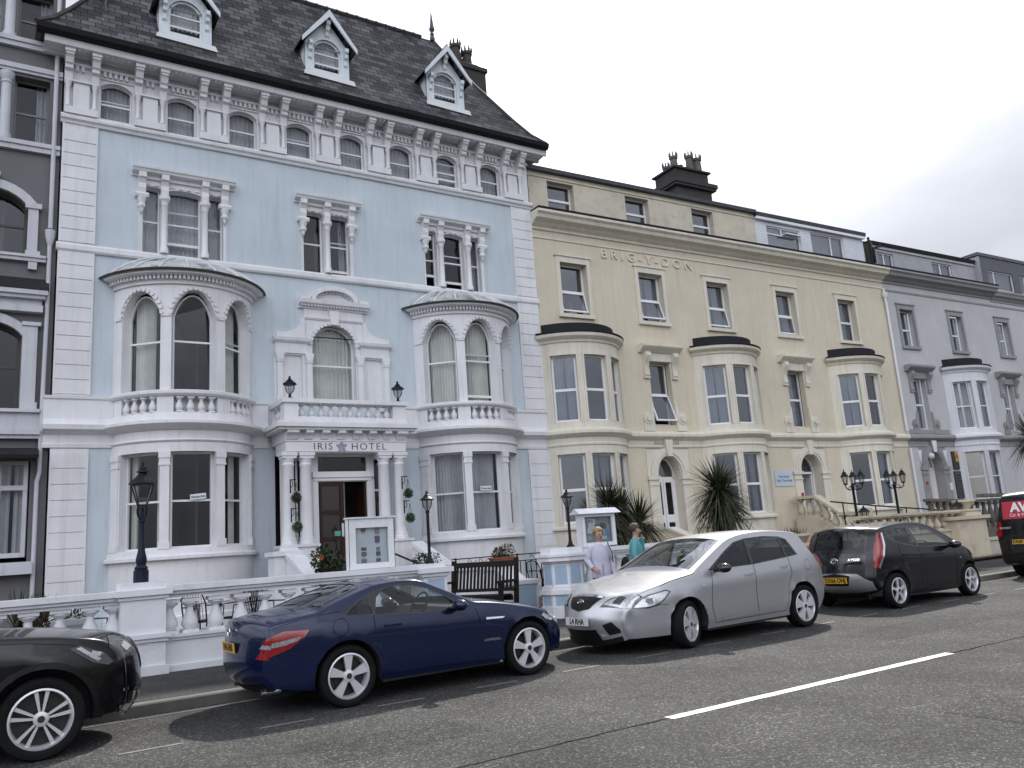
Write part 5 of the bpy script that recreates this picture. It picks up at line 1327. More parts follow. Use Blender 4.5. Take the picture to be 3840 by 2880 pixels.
# ------------------------------------------------------------------ bench
def bench():
    a, b = Vector((7.52, 14.35)), Vector((8.1, 13.15)); L = (b - a).length
    c = (a + b) / 2; ang = atan2((b - a).y, (b - a).x)
    r = empty('park_bench', (c.x, c.y, .2), ang, 'dark wooden slatted bench standing in the gateway left of the octagonal pier', 'bench')
    W = mat('dark_bench_wood', (.010, .007, .006), .6, .3, 10., spec=.2); h = L / 2 + .05
    # seat faces local -y... the backrest is at +y
    m = MB()
    for k in range(5): m.box(-h + .06, h - .06, -.42 + .095 * k, -.34 + .095 * k, .40, .425)
    m.box(-h + .04, h - .04, -.42, -.39, .31, .40); m.box(-h + .04, h - .04, .02, .05, .31, .4); m.build('seat', W, r, smooth=0)
    tz = lambda z: .06 + (z - .42) * .18
    m = MB(lambda x, y, z: (x, y + tz(z), z))
    m.box(-h, h, -.02, .02, .92, 1.02); m.box(-h, h, -.02, .02, .47, .53)
    k = -h + .1
    while k < h - .08: m.box(k - .022, k + .022, -.01, .01, .53, .92); k += .082
    m.build('backrest', W, r, smooth=0)
    for sg in (-1, 1):
        x = sg * h
        q = MB(lambda xx, y, z: (xx, y + (tz(z) if y > -.1 and z > .42 else (.06 if y > -.1 else 0)), z)); q.box(x - .035, x + .035, -.035, .035, 0, 1.06); q.build('leg', W, r, smooth=0)
        q = MB(); q.box(x - .035, x + .035, -.45, -.38, 0, .64); q.build('leg', W, r, smooth=0)
        q = MB(); q.box(x - .045, x + .045, -.5, .1, .64, .68); q.build('armrest', W, r, smooth=0)
bench()
# ------------------------------------------------------------------ plants
LEAF = leafmat('shrub_leaf', (.012, .022, .01), (.05, .075, .022))
LEAFB = leafmat('dusty_bronze_leaf', (.03, .014, .012), (.10, .07, .02))
CORD = leafmat('cordyline_leaf', (.014, .02, .010), (.075, .085, .04))
TOPI = leafmat('box_leaf', (.012, .03, .01), (.05, .10, .02))
BARK = mat('fibrous_bark', (.035, .028, .02), .95, .4, 12., .8, 30.)
def leaf(mb, p, d, L, w, up=None):
    d = d.normalized(); s = d.cross(Vector((0, 0, 1)) if abs(d.z) < .9 else Vector((1, 0, 0))).normalized() * w
    s = Quaternion(d, random.uniform(-1.2, 1.2)) @ s
    q = p + d * L * .5; mb.poly([tuple(p), tuple(q + s), tuple(p + d * L), tuple(q - s)])
def rnd_dir():
    while True:
        v = Vector((random.uniform(-1, 1), random.uniform(-1, 1), random.uniform(-1, 1)))
        if .05 < v.length < 1: return v.normalized()
def blob_leaves(mb, c, rx, ry, rz, n, L=.05, w=.015):
    for _ in range(n):
        v = rnd_dir(); t = random.random() ** .4
        p = Vector((c[0] + v.x * rx * t, c[1] + v.y * ry * t, c[2] + v.z * rz * t)); leaf(mb, p, v + rnd_dir() * .9, L * random.uniform(.6, 1.3), w)
def cordyline(loc, zc, R, label, heads, trunk_r=.16, n=420):
    r = empty('cordyline_palm', loc, 0, label, 'palm')
    m = MB()
    m.tube([(0, 0, 0), (.02, .01, zc * .5), (0, 0, zc)], [trunk_r * 1.15, trunk_r, trunk_r * .7], 10); m.build('trunk', BARK, r, smooth=50)
    m = MB()
    for (hx, hy, hz, hr) in heads:
        for i in range(n):
            z = 1 - 1.75 * (i + .5) / n; a = i * 2.39996 + random.uniform(-.2, .2)
            q = sqrt(max(0, 1 - z * z)); d = Vector((q * cos(a), q * sin(a), z))
            L = hr * random.uniform(.72, 1.08) * (1 if z > -.3 else .95); w = .016 * random.uniform(.7, 1.3)
            droop = (.10 + .5 * (1 - (z + .75) / 1.75) * random.uniform(.4, 1.3)) * L
            s = d.cross(Vector((0, 0, 1)));
            if s.length < .05: s = Vector((1, 0, 0))
            s = s.normalized() * w
            pr = []
            for t in (0.04, .3, .62, 1.):
                p = Vector((hx, hy, hz)) + d * L * t + Vector((0, 0, -droop * t * t)); ww = (.7, 1., .8, .05)[len(pr)]
                pr.append((p - s * ww, p + s * ww))
            for A, B in zip(pr, pr[1:]): m.poly([tuple(A[0]), tuple(A[1]), tuple(B[1]), tuple(B[0])])
    m.build('crown', CORD, r, smooth=0)
cordyline((12.6, 15.3, .2), 1.5, .9, 'spiky cordyline palm behind the gabled notice board', [(-.25, .1, 2.05, 1.02), (.5, -.1, 1.6, .95), (-.5, -.1, 1.5, .8), (.1, .1, 1.85, .9)], .15, 320)
cordyline((15.65, 15.0, .2), 2.1, 1., 'tall spiky cordyline palm with a thick dark trunk, right of the white arched door', [(.0, 0, 2.3, 1.12), (.1, .0, 1.95, 1.05)], .2, 520)
cordyline((34.4, 16.2, .2), 3.6, 1., 'cordyline palm at the right edge before the grey hotel', [(0, 0, 4.0, 1.3)], .16, 420)
def topiary(loc, tone, label):
    r = empty('topiary_ball', loc, 0, label, 'hanging plant', None)
    m = MB()
    m.lathe(0, 0, [(.001, -.085), (.05, -.07), (.08, -.03), (.085, 0), (.08, .03), (.05, .07), (.001, .085)], 10, cap=False)
    blob_leaves(m, (0, 0, 0), .118, .118, .118, 900, .03, .009); m.build('foliage', tone, r, smooth=0)
    m = MB()
    for a in (0, 2.1, 4.2): m.tube([(.06 * cos(a), .06 * sin(a), .09), (0, 0, .36)], .004, 4)
    m.build('hanger', BLACK, r, smooth=0)
DT = leafmat('dark_box_leaf', (.008, .02, .009), (.03, .05, .018))
for (x, z, tn, sd, lab) in ((5.86, 2.89, DT, 1, 'dark round topiary ball hanging on the left porch column, upper one'), (5.87, 2.23, TOPI, 1, 'bright round topiary ball hanging on the left porch column, lower one'), (8.67, 2.92, DT, 1, 'dark round topiary ball hanging on the right porch column, upper one'), (8.70, 2.32, TOPI, 1, 'bright round topiary ball hanging on the right porch column, lower one')):
    topiary((x, 18.6, z), tn, lab)
    side = 'left' if x < 7 else 'right'; ud = 'upper' if z > 2.6 else 'lower'
    b = MB(); b.box(-.012, .012, -.012, .012, -.32, .0); b.tube([(0, 0, -.01), (.0, -.13, -.02), (.09, -.14, -.02)], .011, 5); b.tube([(0, 0, -.2), (.04, -.08, -.14), (.0, -.12, -.03)], .009, 5)
    o = b.build('hanging_bracket', BLACK, None, loc=(x - .09, 18.74, z + .44)); tag(o, 'black iron bracket on the %s porch column holding the %s topiary ball' % (side, ud), 'bracket', 'brackets on the porch columns')
def shrub(loc, label, parts, name='potted_shrub', mt=LEAF, cat='plant'):
    r = empty(name, loc, 0, label, cat); m = MB()
    for (c, rx, ry, rz, n, L, w) in parts: blob_leaves(m, c, rx, ry, rz, n, L, w)
    m.build('foliage', mt, r, smooth=0)
    s = MB()
    for _ in range(7): s.tube([(0, 0, 0), (random.uniform(-.12, .12), random.uniform(-.1, .1), parts[0][0][2])], .008, 4)
    s.build('stem', BARK, r, smooth=0); return r
shrub((5.95, 16.6, .21), 'dark leafy shrub beside the left stair wall before the hotel door', [((0, 0, .9), .35, .3, .5, 900, .09, .03), ((-.2, 0, 1.25), .22, .2, .28, 400, .08, .026)])
f = MB(); blob_leaves(f, (0, 0, 0), .035, .035, .03, 40, .04, .014); o = f.build('flower', mat('orange_flower', (.45, .09, .02), .5, .2, 20.), None, smooth=0, loc=(5.62, 16.3, 1.52)); tag(o, 'orange flower in the dark shrub before the hotel door', 'flower')
shrub((8.1, 16.8, .9), 'small dark flowering plant at the foot of the right stair wall', [((0, 0, .35), .22, .15, .2, 300, .07, .02), ((.25, 0, .42), .2, .1, .12, 160, .06, .015)])
shrub((.62, 13.6, .21), 'rust brown dead looking bush behind the left balustrade', [((0, 0, .55), .3, .3, .45, 1500, .07, .014)], 'dry_bush', leafmat('rust_leaf', (.03, .016, .01), (.08, .05, .03)))
def spiky(loc, label, n=26, L=.5):
    r = empty('spiky_plant', loc, 0, label, 'plant'); m = MB()
    for i in range(n):
        a = random.uniform(0, 6.28); t = random.uniform(.1, .9); d = Vector((cos(a) * t, sin(a) * t, 1)).normalized(); s = d.cross(Vector((0, 0, 1))).normalized() * .016
        p = [Vector((0, 0, .6)), Vector((0, 0, .6)) + d * L * .5, Vector((0, 0, .6)) + d * L]
        m.poly([tuple(p[0] - s), tuple(p[0] + s), tuple(p[1] + s), tuple(p[1] - s)]); m.poly([tuple(p[1] - s), tuple(p[1] + s), tuple(p[2])])
    m.build('leaves', CORD, r, smooth=0); s = MB(); s.tube([(0, 0, 0), (0, 0, .62)], .05, 8); s.build('stem', BARK, r)
spiky((.34, 13.7, .21), 'spiky leaved plant poking above the left balustrade wall', 26, .62); spiky((.62, 14.0, .21), 'short spiky plant behind the rust brown bush', 18, .55)
def trough():
    r = empty('flower_trough', (9.56, 15.8, 1.065), radians(-8), 'terracotta trough of mixed flowers above the dark bench', 'planter')
    m = MB(); m.loft([[(-a, -b, z), (a, -b, z), (a, b, z), (-a, b, z)] for z, a, b in ((0, .2, .09), (.15, .27, .12), (.15, .29, .13), (.18, .29, .13))]); m.build('trough', mat('terracotta', (.22, .065, .035), .8, .2, 5.), r, smooth=0)
    m = MB(); blob_leaves(m, (-.08, 0, .26), .16, .1, .12, 260, .06, .018); m.build('foliage', LEAFB, r, smooth=0)
    m = MB(); blob_leaves(m, (.14, 0, .3), .16, .1, .16, 260, .07, .012); m.build('foliage', leafmat('yellow_green_leaf', (.02, .025, .012), (.14, .12, .03)), r, smooth=0)
    m = MB(); blob_leaves(m, (-.14, -.04, .31), .06, .06, .06, 60, .03, .012); m.build('blossom', mat('dark_red_flower', (.12, .01, .015), .6, .2, 20.), r, smooth=0)
trough()
# ------------------------------------------------------------------ railing, chairs and tables
def railing():
    r = empty('railing', (0, 0, 0), 0, 'black iron railing with scrolls before the right bay of the blue hotel', 'railing'); y = 17.3
    m = MB(); m.box(9.1, 12.6, y - .01, y + .01, 1.24, 1.265); m.box(9.1, 12.6, y - .01, y + .01, 1.09, 1.11); m.box(9.1, 12.6, y - .01, y + .01, .62, .64)
    x = 9.12
    while x < 12.6: m.box(x - .009, x + .009, y - .009, y + .009, .5, 1.09); x += .155
    for e in (9.2, 10.9, 12.2): m.box(e - .014, e + .014, y - .014, y + .014, .3, 1.28)
    m.build('bars', BLACK, r, smooth=0)
    for x in [9.55, 9.85, 10.15, 11.3, 11.6, 11.9]:
        q = MB(); pts = []
        for k in range(15):
            t = k / 14 * 4.2; rr = .062 * (1 - k / 18); pts.append((x + rr * cos(t), y, 1.175 + rr * sin(t)))
        q.tube(pts, .008, 4); q.tube([(x + .06, y, 1.175), (x + .13, y, 1.12), (x + .2, y, 1.2)], .008, 4); q.build('scroll', BLACK, r, smooth=40)
    m = MB(); m.box(9.0, 12.7, y - .12, y + .12, .15, .5); m.build('kerb_wall', WP, r, smooth=0)
railing()
def chair_proto():
    r = empty('garden_chair', (0, 0, 0), 0, 'x', 'chair', 'black metal garden chairs of the hotel forecourt')
    m = MB()
    for k in range(8):
        y = -.2 + .057 * k; m.tube([(-.2, y, .43), (.2, y, .43)], .008, 4)
    m.tube([(-.21, -.22, .43), (.21, -.22, .43), (.21, .22, .43), (-.21, .22, .43), (-.21, -.22, .43)], .012, 5); m.build('seat', BLACK, r, smooth=40)
    m = MB(); m.tube([(-.21, .22, .43), (-.22, .27, .7), (-.17, .31, .86), (0, .32, .9), (.17, .31, .86), (.22, .27, .7), (.21, .22, .43)], .013, 5)
    for k in range(7):
        x = -.15 + .05 * k; m.tube([(x, .23, .45), (x, .3, .86)], .006, 4)
    m.build('backrest', BLACK, r, smooth=40)
    for sx in (-1, 1):
        for y, y2 in ((-.2, -.24), (.2, .26)):
            q = MB(); q.tube([(sx * .2, y, .43), (sx * .22, y2, 0)], .012, 5); q.build('leg', BLACK, r, smooth=40)
        q = MB(); q.tube([(sx * .21, -.2, .43), (sx * .24, -.2, .64), (sx * .24, .1, .66), (sx * .22, .27, .66)], .011, 5); q.build('armrest', BLACK, r, smooth=40)
    return r
cp = chair_proto()
spots = [((2.95, 14.3, .21), .4, 'black metal chair behind the second gap right of the lamp pier'), ((3.5, 14.5, .21), -1.2, 'black metal chair side on behind the balustrade, left of the blue car roof'), ((4.05, 14.3, .21), 1.9, 'black metal chair nearest the blue car behind the balustrade'),
         ((1.2, 13.9, .21), 2.6, 'black metal chair leaning by the white tub left of the lamp pier'), ((10.8, 16.1, .21), 1.75, 'black metal chair before the railing, left of the octagonal pier'), ((11.45, 16.7, .21), 2.7, 'black metal chair close behind the octagonal gate pier')]
for i, (l, a, lab) in enumerate(spots):
    if i == 0: cp.location = l; cp.rotation_euler = (0, 0, a); cp['label'] = lab
    else: dup_tree(cp, l, a, lab)
def table(loc, label):
    r = empty('garden_table', loc, 0, label, 'table', 'white garden tables of the hotel forecourt'); m = MB(); m.lathe(0, 0, [(.36, .68), (.37, .7), (.36, .72)], 20); m.build('table_top', WP, r)
    for a in (.8, 2.4, 3.9, 5.5):
        q = MB(); q.box(.24 * cos(a) - .03, .24 * cos(a) + .03, .24 * sin(a) - .03, .24 * sin(a) + .03, 0, .68); q.build('leg', WP, r, smooth=0)
table((3.15, 15.0, .21), 'white round garden table behind the balustrade among the chairs'); table((11.5, 15.9, .21), 'white garden table beside the octagonal gate pier')
q = empty('planter_tub', (.98, 13.5, .21), 0, 'white square tub seen between the balusters left of the lamp pier', 'planter')
m = MB(); m.loft([[(-a, -a, z), (a, -a, z), (a, a, z), (-a, a, z)] for z, a in ((0, .16), (.62, .22), (.62, .25), (.7, .25))]); m.build('tub', WP, q, smooth=0); m = MB(); blob_leaves(m, (0, 0, .72), .2, .2, .1, 200, .06, .015); m.build('foliage', LEAF, q, smooth=0)
# ------------------------------------------------------------------ forecourt of the cream hotel
STONE = mat('beige_cast_stone', (.58, .51, .39), .8, .15, 1.5, .3, 60., dirt=(.2, .16, .11), dirt_amt=.5)
def brig_front():
    r = empty('forecourt_wall', (0, 0, 0), 0, 'beige balustrade and piers along the front of the cream hotel, behind the dark hatchback', 'wall')
    m = MB(); m.box(15.1, 19.6, 13.0, 13.25, 0, .98); m.box(15.1, 19.6, 12.95, 13.3, .98, 1.05); m.build('low_wall', STONE, r, smooth=0)
    m = MB(); m.box(19.6, 25.4, 13.85, 14.15, 0, 1.0); m.box(19.6, 25.4, 13.8, 14.2, 1.0, 1.06); m.box(19.6, 25.4, 13.82, 14.18, 1.5, 1.54); m.box(19.6, 25.4, 13.78, 14.22, 1.54, 1.6); m.build('balustrade', STONE, r, smooth=0)
    bm_ = baluster_mesh(.44, .12); b0 = None
    for k in range(15):
        x = 19.95 + .38 * k
        if b0 is None: b0 = bm_.build('baluster', STONE, r, loc=(x, 14, 1.06))
        else: dup(b0, r, (x, 14, 1.06))
    m = MB(); m.box(23.75, 25.3, 13.6, 14.3, 0, 1.3); m.box(23.65, 25.4, 13.5, 14.4, 1.3, 1.4); m.box(24.5, 25.3, 13.7, 14.3, 1.4, 1.5); m.build('pier', STONE, r, smooth=0)
    m = MB(); m.lathe(24.95, 14, [(.16, 1.5), (.2, 1.53), (.13, 1.58), (.2, 1.68), (.3, 1.8), (.33, 1.82), (.33, 1.88), (.26, 1.88)], 14); m.build('urn', STONE, r, smooth=40)
    m = MB(); m.box(25.4, 32, 13.7, 14.0, 0, .62); m.box(25.4, 32, 13.65, 14.05, .62, .7); m.build('low_wall', mat('pale_low_wall', (.5, .47, .4), .8, .15, 2.), r, smooth=0)
brig_front()
def brig_steps():
    r = empty('entrance_steps', (0, 0, 0), 0, 'beige stone steps with balusters up to the dark arched door of the cream hotel', 'steps')
    X = 24.15
    m = MB(); m.box(X - .18, X + .18, 18.6, 19.45, .15, 1.75); m.loft([[(X - .18, y, .15), (X + .18, y, .15), (X + .18, y, z), (X - .18, y, z)] for y, z in ((18.6, 1.75), (17.6, 1.1), (16.9, 1.1))])
    for k in range(6): m.box(X + .18, X + 2.2, 17.1 + .3 * k, 19.5, .15, .3 + .12 * k)
    m.build('stair_wall', STONE, r, smooth=0)
    m = MB(); m.loft([[(X - .2, y, z - .1), (X + .2, y, z - .1), (X + .2, y, z), (X - .2, y, z)] for y, z in ((19.45, 2.46), (18.6, 2.45), (17.65, 1.8), (16.9, 1.76))]); m.box(X - .22, X + .22, 16.7, 17.0, .15, 1.86); m.build('stair_coping', STONE, r, smooth=0)
    bm_ = baluster_mesh(.62, .13); b0 = None
    for y, z in ((19.3, 1.74), (18.95, 1.74), (18.62, 1.73), (18.3, 1.5), (17.98, 1.28), (17.66, 1.08), (17.3, 1.05)):
        if b0 is None: b0 = bm_.build('baluster', STONE, r, loc=(X, y, z))
        else: dup(b0, r, (X, y, z))
    r2 = empty('entrance_steps', (0, 0, 0), 0, 'plain cream stair walls with sloping copings before the white arched door', 'steps')
    for x, xs in ((17.55, -1), (19.6, 1)):
        m = MB(); m.loft([[(x - .13, y, .15), (x + .13, y, .15), (x + .13, y, z), (x - .13, y, z)] for y, z in ((19.7, 1.62), (18.9, 1.62), (17.9, 1.25), (17.5, 1.2))]); m.build('stair_wall', CREAM, r2, smooth=0)
        m = MB(); m.loft([[(x - .18, y, z), (x + .18, y, z), (x + .18, y, z + .07), (x - .18, y, z + .07)] for y, z in ((19.7, 1.62), (18.9, 1.62), (17.9, 1.25), (17.5, 1.2))]); m.build('stair_coping', CREAMT, r2, smooth=0)
    m = MB()
    for k in range(5): m.box(17.68, 19.47, 17.6 + .3 * k, 19.7, .15, .28 + .14 * k)
    m.build('tread', STONE, r2, smooth=0)
    h = empty('handrail', (0, 0, 0), 0, 'black ramp handrail on posts sloping before the cream hotel', 'handrail')
    m = MB(); m.tube([(22.7, 17, 2.14), (25, 17, 1.93), (27.6, 16.9, 1.72), (29, 16.9, 1.6)], .025, 6); m.build('rail', BLACK, h, smooth=40)
    for x, z in ((23.3, 2.09), (25.0, 1.93), (26.7, 1.8)):
        m = MB(); m.tube([(x, 17, .2), (x, 17, z)], .022, 6); m.build('post', BLACK, h, smooth=40)
    u = empty('planter_urn', (17.4, 14.3, .21), 0, 'wide stone bowl planter with withered plants, behind the gap between silver and dark car', 'planter')
    m = MB(); m.lathe(0, 0, [(.2, 0), (.2, .12), (.1, .2), (.09, .62), (.16, .68), (.3, .82), (.4, .98), (.43, 1.0), (.43, 1.05), (.36, 1.05)], 16); m.build('bowl', STONE, u, smooth=40)
    m = MB()
    for _ in range(60):
        a = random.uniform(0, 6.28); q = random.uniform(0, .32); leaf(m, Vector((q * cos(a), q * sin(a), 1.02)), Vector((random.uniform(-.4, .4), random.uniform(-.4, .4), 1)), random.uniform(.1, .25), .012)
    m.build('foliage', leafmat('withered_leaf', (.05, .035, .02), (.12, .09, .05)), u, smooth=0)
    g = empty('garden_balustrade', (0, 0, 0), 0, 'dark weathered balustrade before the grey hotel door', 'balustrade'); WS = mat('weathered_stone', (.14, .125, .11), .9, .3, 4., .4, 40.)
    m = MB(); m.loft([[(x, 16.6, z - .1), (x, 16.9, z - .1), (x, 16.9, z), (x, 16.6, z)] for x, z in ((27.6, 2.06), (31.0, 1.92))]); m.loft([[(x, 15.6, z - .1), (x, 15.9, z - .1), (x, 15.9, z), (x, 15.6, z)] for x, z in ((29.2, 2.1), (36.0, 1.95))]); m.box(27.6, 36, 16.5, 17.0, .1, .9); m.build('rail', WS, g, smooth=0)
    bm_ = baluster_mesh(1.05, .14); b0 = None
    for k in range(16):
        if b0 is None: b0 = bm_.build('baluster', WS, g, loc=(27.8 + .42 * k, 16.75, .9))
        else: dup(b0, g, (27.8 + .42 * k, 16.75, .9))
    t = empty('garden_table', (25.9, 14.9, .21), 0, 'black metal cafe table behind the low wall near the van', 'table'); m = MB(); m.lathe(0, 0, [(.36, .72), (.37, .74)], 16); m.build('table_top', BLACK, t)
    for a in (.5, 2.6, 4.7):
        q = MB(); q.tube([(.3 * cos(a), .3 * sin(a), 0), (.1 * cos(a), .1 * sin(a), .4), (.25 * cos(a), .25 * sin(a), .72)], .015, 5); q.build('leg', BLACK, t)
brig_steps()
# ------------------------------------------------------------------ cars
def paint(name, col, metal=.0, rough=.3):
    m = mat(name, col, rough, .0, 1., metal=metal, coat=.8 if max(col) > .2 else .6, spec=.3)
    return m
TYRE = mat('tyre_rubber', (.009, .009, .01), .8, .2, 10., .3, 80., spec=.15)
TRIMB = mat('black_plastic', (.007, .007, .008), .5, .1, 6., spec=.25)
GLOSSB = mat('gloss_black', (.006, .006, .008), .12, 0, coat=.5)
SEAM = mat('panel_gap', (.002, .002, .002), .8, 0)
CHROME = mat('chrome', (.75, .76, .78), .12, 0, metal=1.)
ALLOY = mat('alloy_silver', (.66, .67, .69), .3, .05, 5., metal=.45)
DISC = mat('brake_disc', (.04, .04, .04), .5, .2, 5., metal=.6)
CABIN = mat('dark_cabin', (.016, .016, .018), .8, .2, 5.)
CARGL = glass('car_glass', (.72, .76, .76), 1.5, 1.3)
CARGLD = glass('tinted_car_glass', (.16, .18, .2), 1.5, 1.2)
REDL = mat('red_lens', (.27, .008, .01), .15, .35, 30., coat=.8)
CLEARL = mat('clear_lens', (.5, .51, .53), .12, .45, 35., metal=.5, coat=1.)
DARKL = mat('smoked_lens', (.03, .03, .035), .08, .3, 40., coat=1.)
PLY = mat('yellow_plate', (.62, .36, .02), .4, .03); PLW = mat('white_plate', (.62, .62, .62), .4, .03)
INK = mat('plate_black', (.008, .008, .01), .5, 0)
def crom(pts, k=5):
    """Catmull-Rom through pts; a point with third value 1 stays a corner"""
    out = []
    n = len(pts)
    for i in range(n - 1):
        p1, p2 = pts[i], pts[i + 1]
        p0 = pts[i - 1] if i > 0 and len(p1) < 3 else p1
        p3 = pts[i + 2] if i + 2 < n and len(p2) < 3 else p2
        for j in range(k):
            t = j / k
            q = [.5 * (2 * p1[c] + (p2[c] - p0[c]) * t + (2 * p0[c] - 5 * p1[c] + 4 * p2[c] - p3[c]) * t * t + (3 * p1[c] - p0[c] - 3 * p2[c] + p3[c]) * t ** 3) for c in (0, 1)]
            out.append(tuple(q))
    out.append(tuple(pts[-1][:2]))
    return out
class Car:
    def __init__(s, name, loc, rz, label, outline, W, hubs, R, sill, belt, pm, cat='car', tumble=.36, nose=.16, tail=.10, cf=.22, cr=.12, arch=.055, xs=1.):
        s.r = empty(name, loc, rz, label, cat); s.O = crom(outline); s.W = W; s.hubs = hubs; s.R = R; s.sill = sill; s.belt = belt; s.pm = pm
        s.tumble = tumble; s.nose = nose; s.tail = tail; s.cf = cf; s.cr = cr; s.L = max(q[0] for q in s.O); s.ra = R + arch
        s.acc = [0.]
        for a, b in zip(s.O, s.O[1:]): s.acc.append(s.acc[-1] + hypot(b[0] - a[0], b[1] - a[1]))
    def ztop(s, x):
        z = 0.
        for a, b in zip(s.O, s.O[1:]):
            lo, hi = min(a[0], b[0]), max(a[0], b[0])
            if lo - 1e-6 <= x <= hi + 1e-6 and hi - lo > 1e-6: z = max(z, a[1] + (b[1] - a[1]) * (x - a[0]) / (b[0] - a[0]))
        return z
    def w(s, x, z):
        L = s.L; w = s.W
        e = .8
        if x > L - e: w -= s.cf * ((x - L + e) / e) ** 2.6
        if x < e: w -= s.cr * ((e - x) / e) ** 2.6
        bz = s.belt(x)
        if z > bz: w -= .02 + s.tumble * (z - bz) + .12 * (z - bz) ** 2
        else:
            t = (bz - z) / max(.1, bz - s.sill); w -= .02 * (1 - min(1, t * 3)) ** 2 + .055 * max(0, t - .45) ** 2 * 3
            # a faint crease along the doors
            w += .012 * math.exp(-((t - .22) / .09) ** 2) - .012 * math.exp(-((t - .6) / .25) ** 2)
        # flared arches
        for hx in s.hubs:
            q = hypot(x - hx, z - s.R) - s.ra
            if 0 <= q < .12 and z < bz: w += .018 * (1 - q / .12) ** 2
        return max(.05, w)
    def side(s, sg, off=0.): return lambda x, z: (x, sg * (s.w(x, z) + off), z)
    def nrm(s, k):
        O = s.O; n = len(O); k = max(0, min(n - 1, k)); a, b = O[max(0, k - 1)], O[min(n - 1, k + 1)]; dx, dz = b[0] - a[0], b[1] - a[1]; l = hypot(dx, dz) or 1
        return (-dz / l, dx / l)
    def rad(s, k):
        x, z = s.O[k]; t = max(0., min(1., (z - s.belt(x) - .0) / .16)); t = t * t * (3 - 2 * t)
        r = .062 - .037 * t
        return min(r, .03 + .5 * abs(k) * .03, .012 + .02 * (len(s.O) - 1 - k))
    def inset(s, k):
        nx, nz = s.nrm(k); r = s.rad(k); x, z = s.O[k]; return (x - nx * r, max(s.sill, z - nz * r))
    def top(s, off=0.):
        """skin over the silhouette: |t|<=1 across, 1<|t|<=2 rolls round the edge onto the flank"""
        n = len(s.O)
        def at(k, t):
            x, z = s.O[k]; nx, nz = s.nrm(k); r = s.rad(k); qx, qz = s.inset(k); w = s.w(qx, qz)
            if abs(t) <= 1:
                c = .035 * max(0, nz) + (s.nose if nx > 0 else s.tail) * nx * nx
                g = c * (1 - abs(t) ** 2.2) + off; return (x + nx * g, t * (w - r), z + nz * g)
            a = (abs(t) - 1) * pi / 2; e = r * cos(a); sg = 1 if t > 0 else -1
            return (qx + (x - qx) * cos(a) + nx * off * cos(a), sg * (w - r + (r + off) * sin(a)), qz + (z - qz) * cos(a) + nz * off * cos(a))
        def f(i, t):
            i = max(0., min(n - 1.001, i)); k = int(i); u = i - k
            p, q = at(k, t), at(k + 1, t); return tuple(p[c] + (q[c] - p[c]) * u for c in range(3))
        return f
    def idx(s, x, z):
        return min(range(len(s.O)), key=lambda k: (s.O[k][0] - x) ** 2 + (s.O[k][1] - z) ** 2)
    def body(s, green, screens, tw=.86):
        """green: greenhouse polygons (holes of the side); screens: [(xz_a, xz_b, material)] glass bands of the top skin"""
        O = s.O; n = len(O)
        # side outline polygon with wheel arches, going from rear bottom over the top to the front bottom and back along the sill
        poly = [s.inset(k) for k in range(n)]; x1 = O[-1][0]; x0 = O[0][0]
        clean = [poly[0]]
        for q in poly[1:]:
            if hypot(q[0] - clean[-1][0], q[1] - clean[-1][1]) > .004: clean.append(q)
        poly = clean; bot = []
        for hx in sorted(s.hubs, reverse=True):
            h = max(-.98, min(.98, (s.sill - s.R) / s.ra)); a0 = math.asin(h)
            for k in range(17):
                a = a0 + (pi - 2 * a0) * k / 16; bot.append((hx + s.ra * cos(a), s.R + s.ra * sin(a)))
        poly += bot
        scr = [(s.idx(*a), s.idx(*b), m_, t_) for a, b, m_, t_ in screens]
        mb = MB(); f = s.top()
        ts = [-.98, -.92, -tw, -.8, -.72, -.64, -.54, -.42, -.28, -.14, 0, .14, .28, .42, .54, .64, .72, .8, tw, .92, .98]; ts = sorted(set([-2, -1.75, -1.5, -1.25, -1] + ts + [1, 1.25, 1.5, 1.75, 2]))
        ids = [[mb.p(*f(i, t)) for t in ts] for i in range(n)]
        for i in range(n - 1):
            for j in range(len(ts) - 1):
                if any(min(a, b) <= i < max(a, b) and abs(ts[j] + ts[j + 1]) / 2 < tw_ for a, b, m_, tw_ in scr): continue
                mb.face([ids[i][j], ids[i][j + 1], ids[i + 1][j + 1], ids[i + 1][j]])
        for sg in (1, -1): mb.patch(poly[::-1], s.side(sg), green, .085, flip=(sg > 0))
        s.bodyo = mb.build('body', s.pm, s.r, smooth=48, weld=True, fix=True)
        for a, b, m_, tw_ in scr:
            g = MB(); a, b = min(a, b), max(a, b); gt = [t for t in ts if abs(t) <= tw_ + .001]; fg = s.top(-.006)
            gi = [[g.p(*fg(i, t)) for t in gt] for i in range(a, b + 1)]
            for i in range(b - a):
                for j in range(len(gt) - 1): g.face([gi[i][j], gi[i][j + 1], gi[i + 1][j + 1], gi[i + 1][j]])
            g.build('windscreen', m_, s.r, smooth=80)
            ft = s.top(.003)          # black ceramic border
            for t0, t1 in ((-tw_, -tw_ + .07), (tw_ - .07, tw_)):
                q = MB(); q.loft([[ft(i, t0), ft(i, t1)] for i in range(a, b + 1)], closed=False); q.build('screen_border', GLOSSB, s.r, smooth=80)
        # wheel housings and underside
        u = MB()
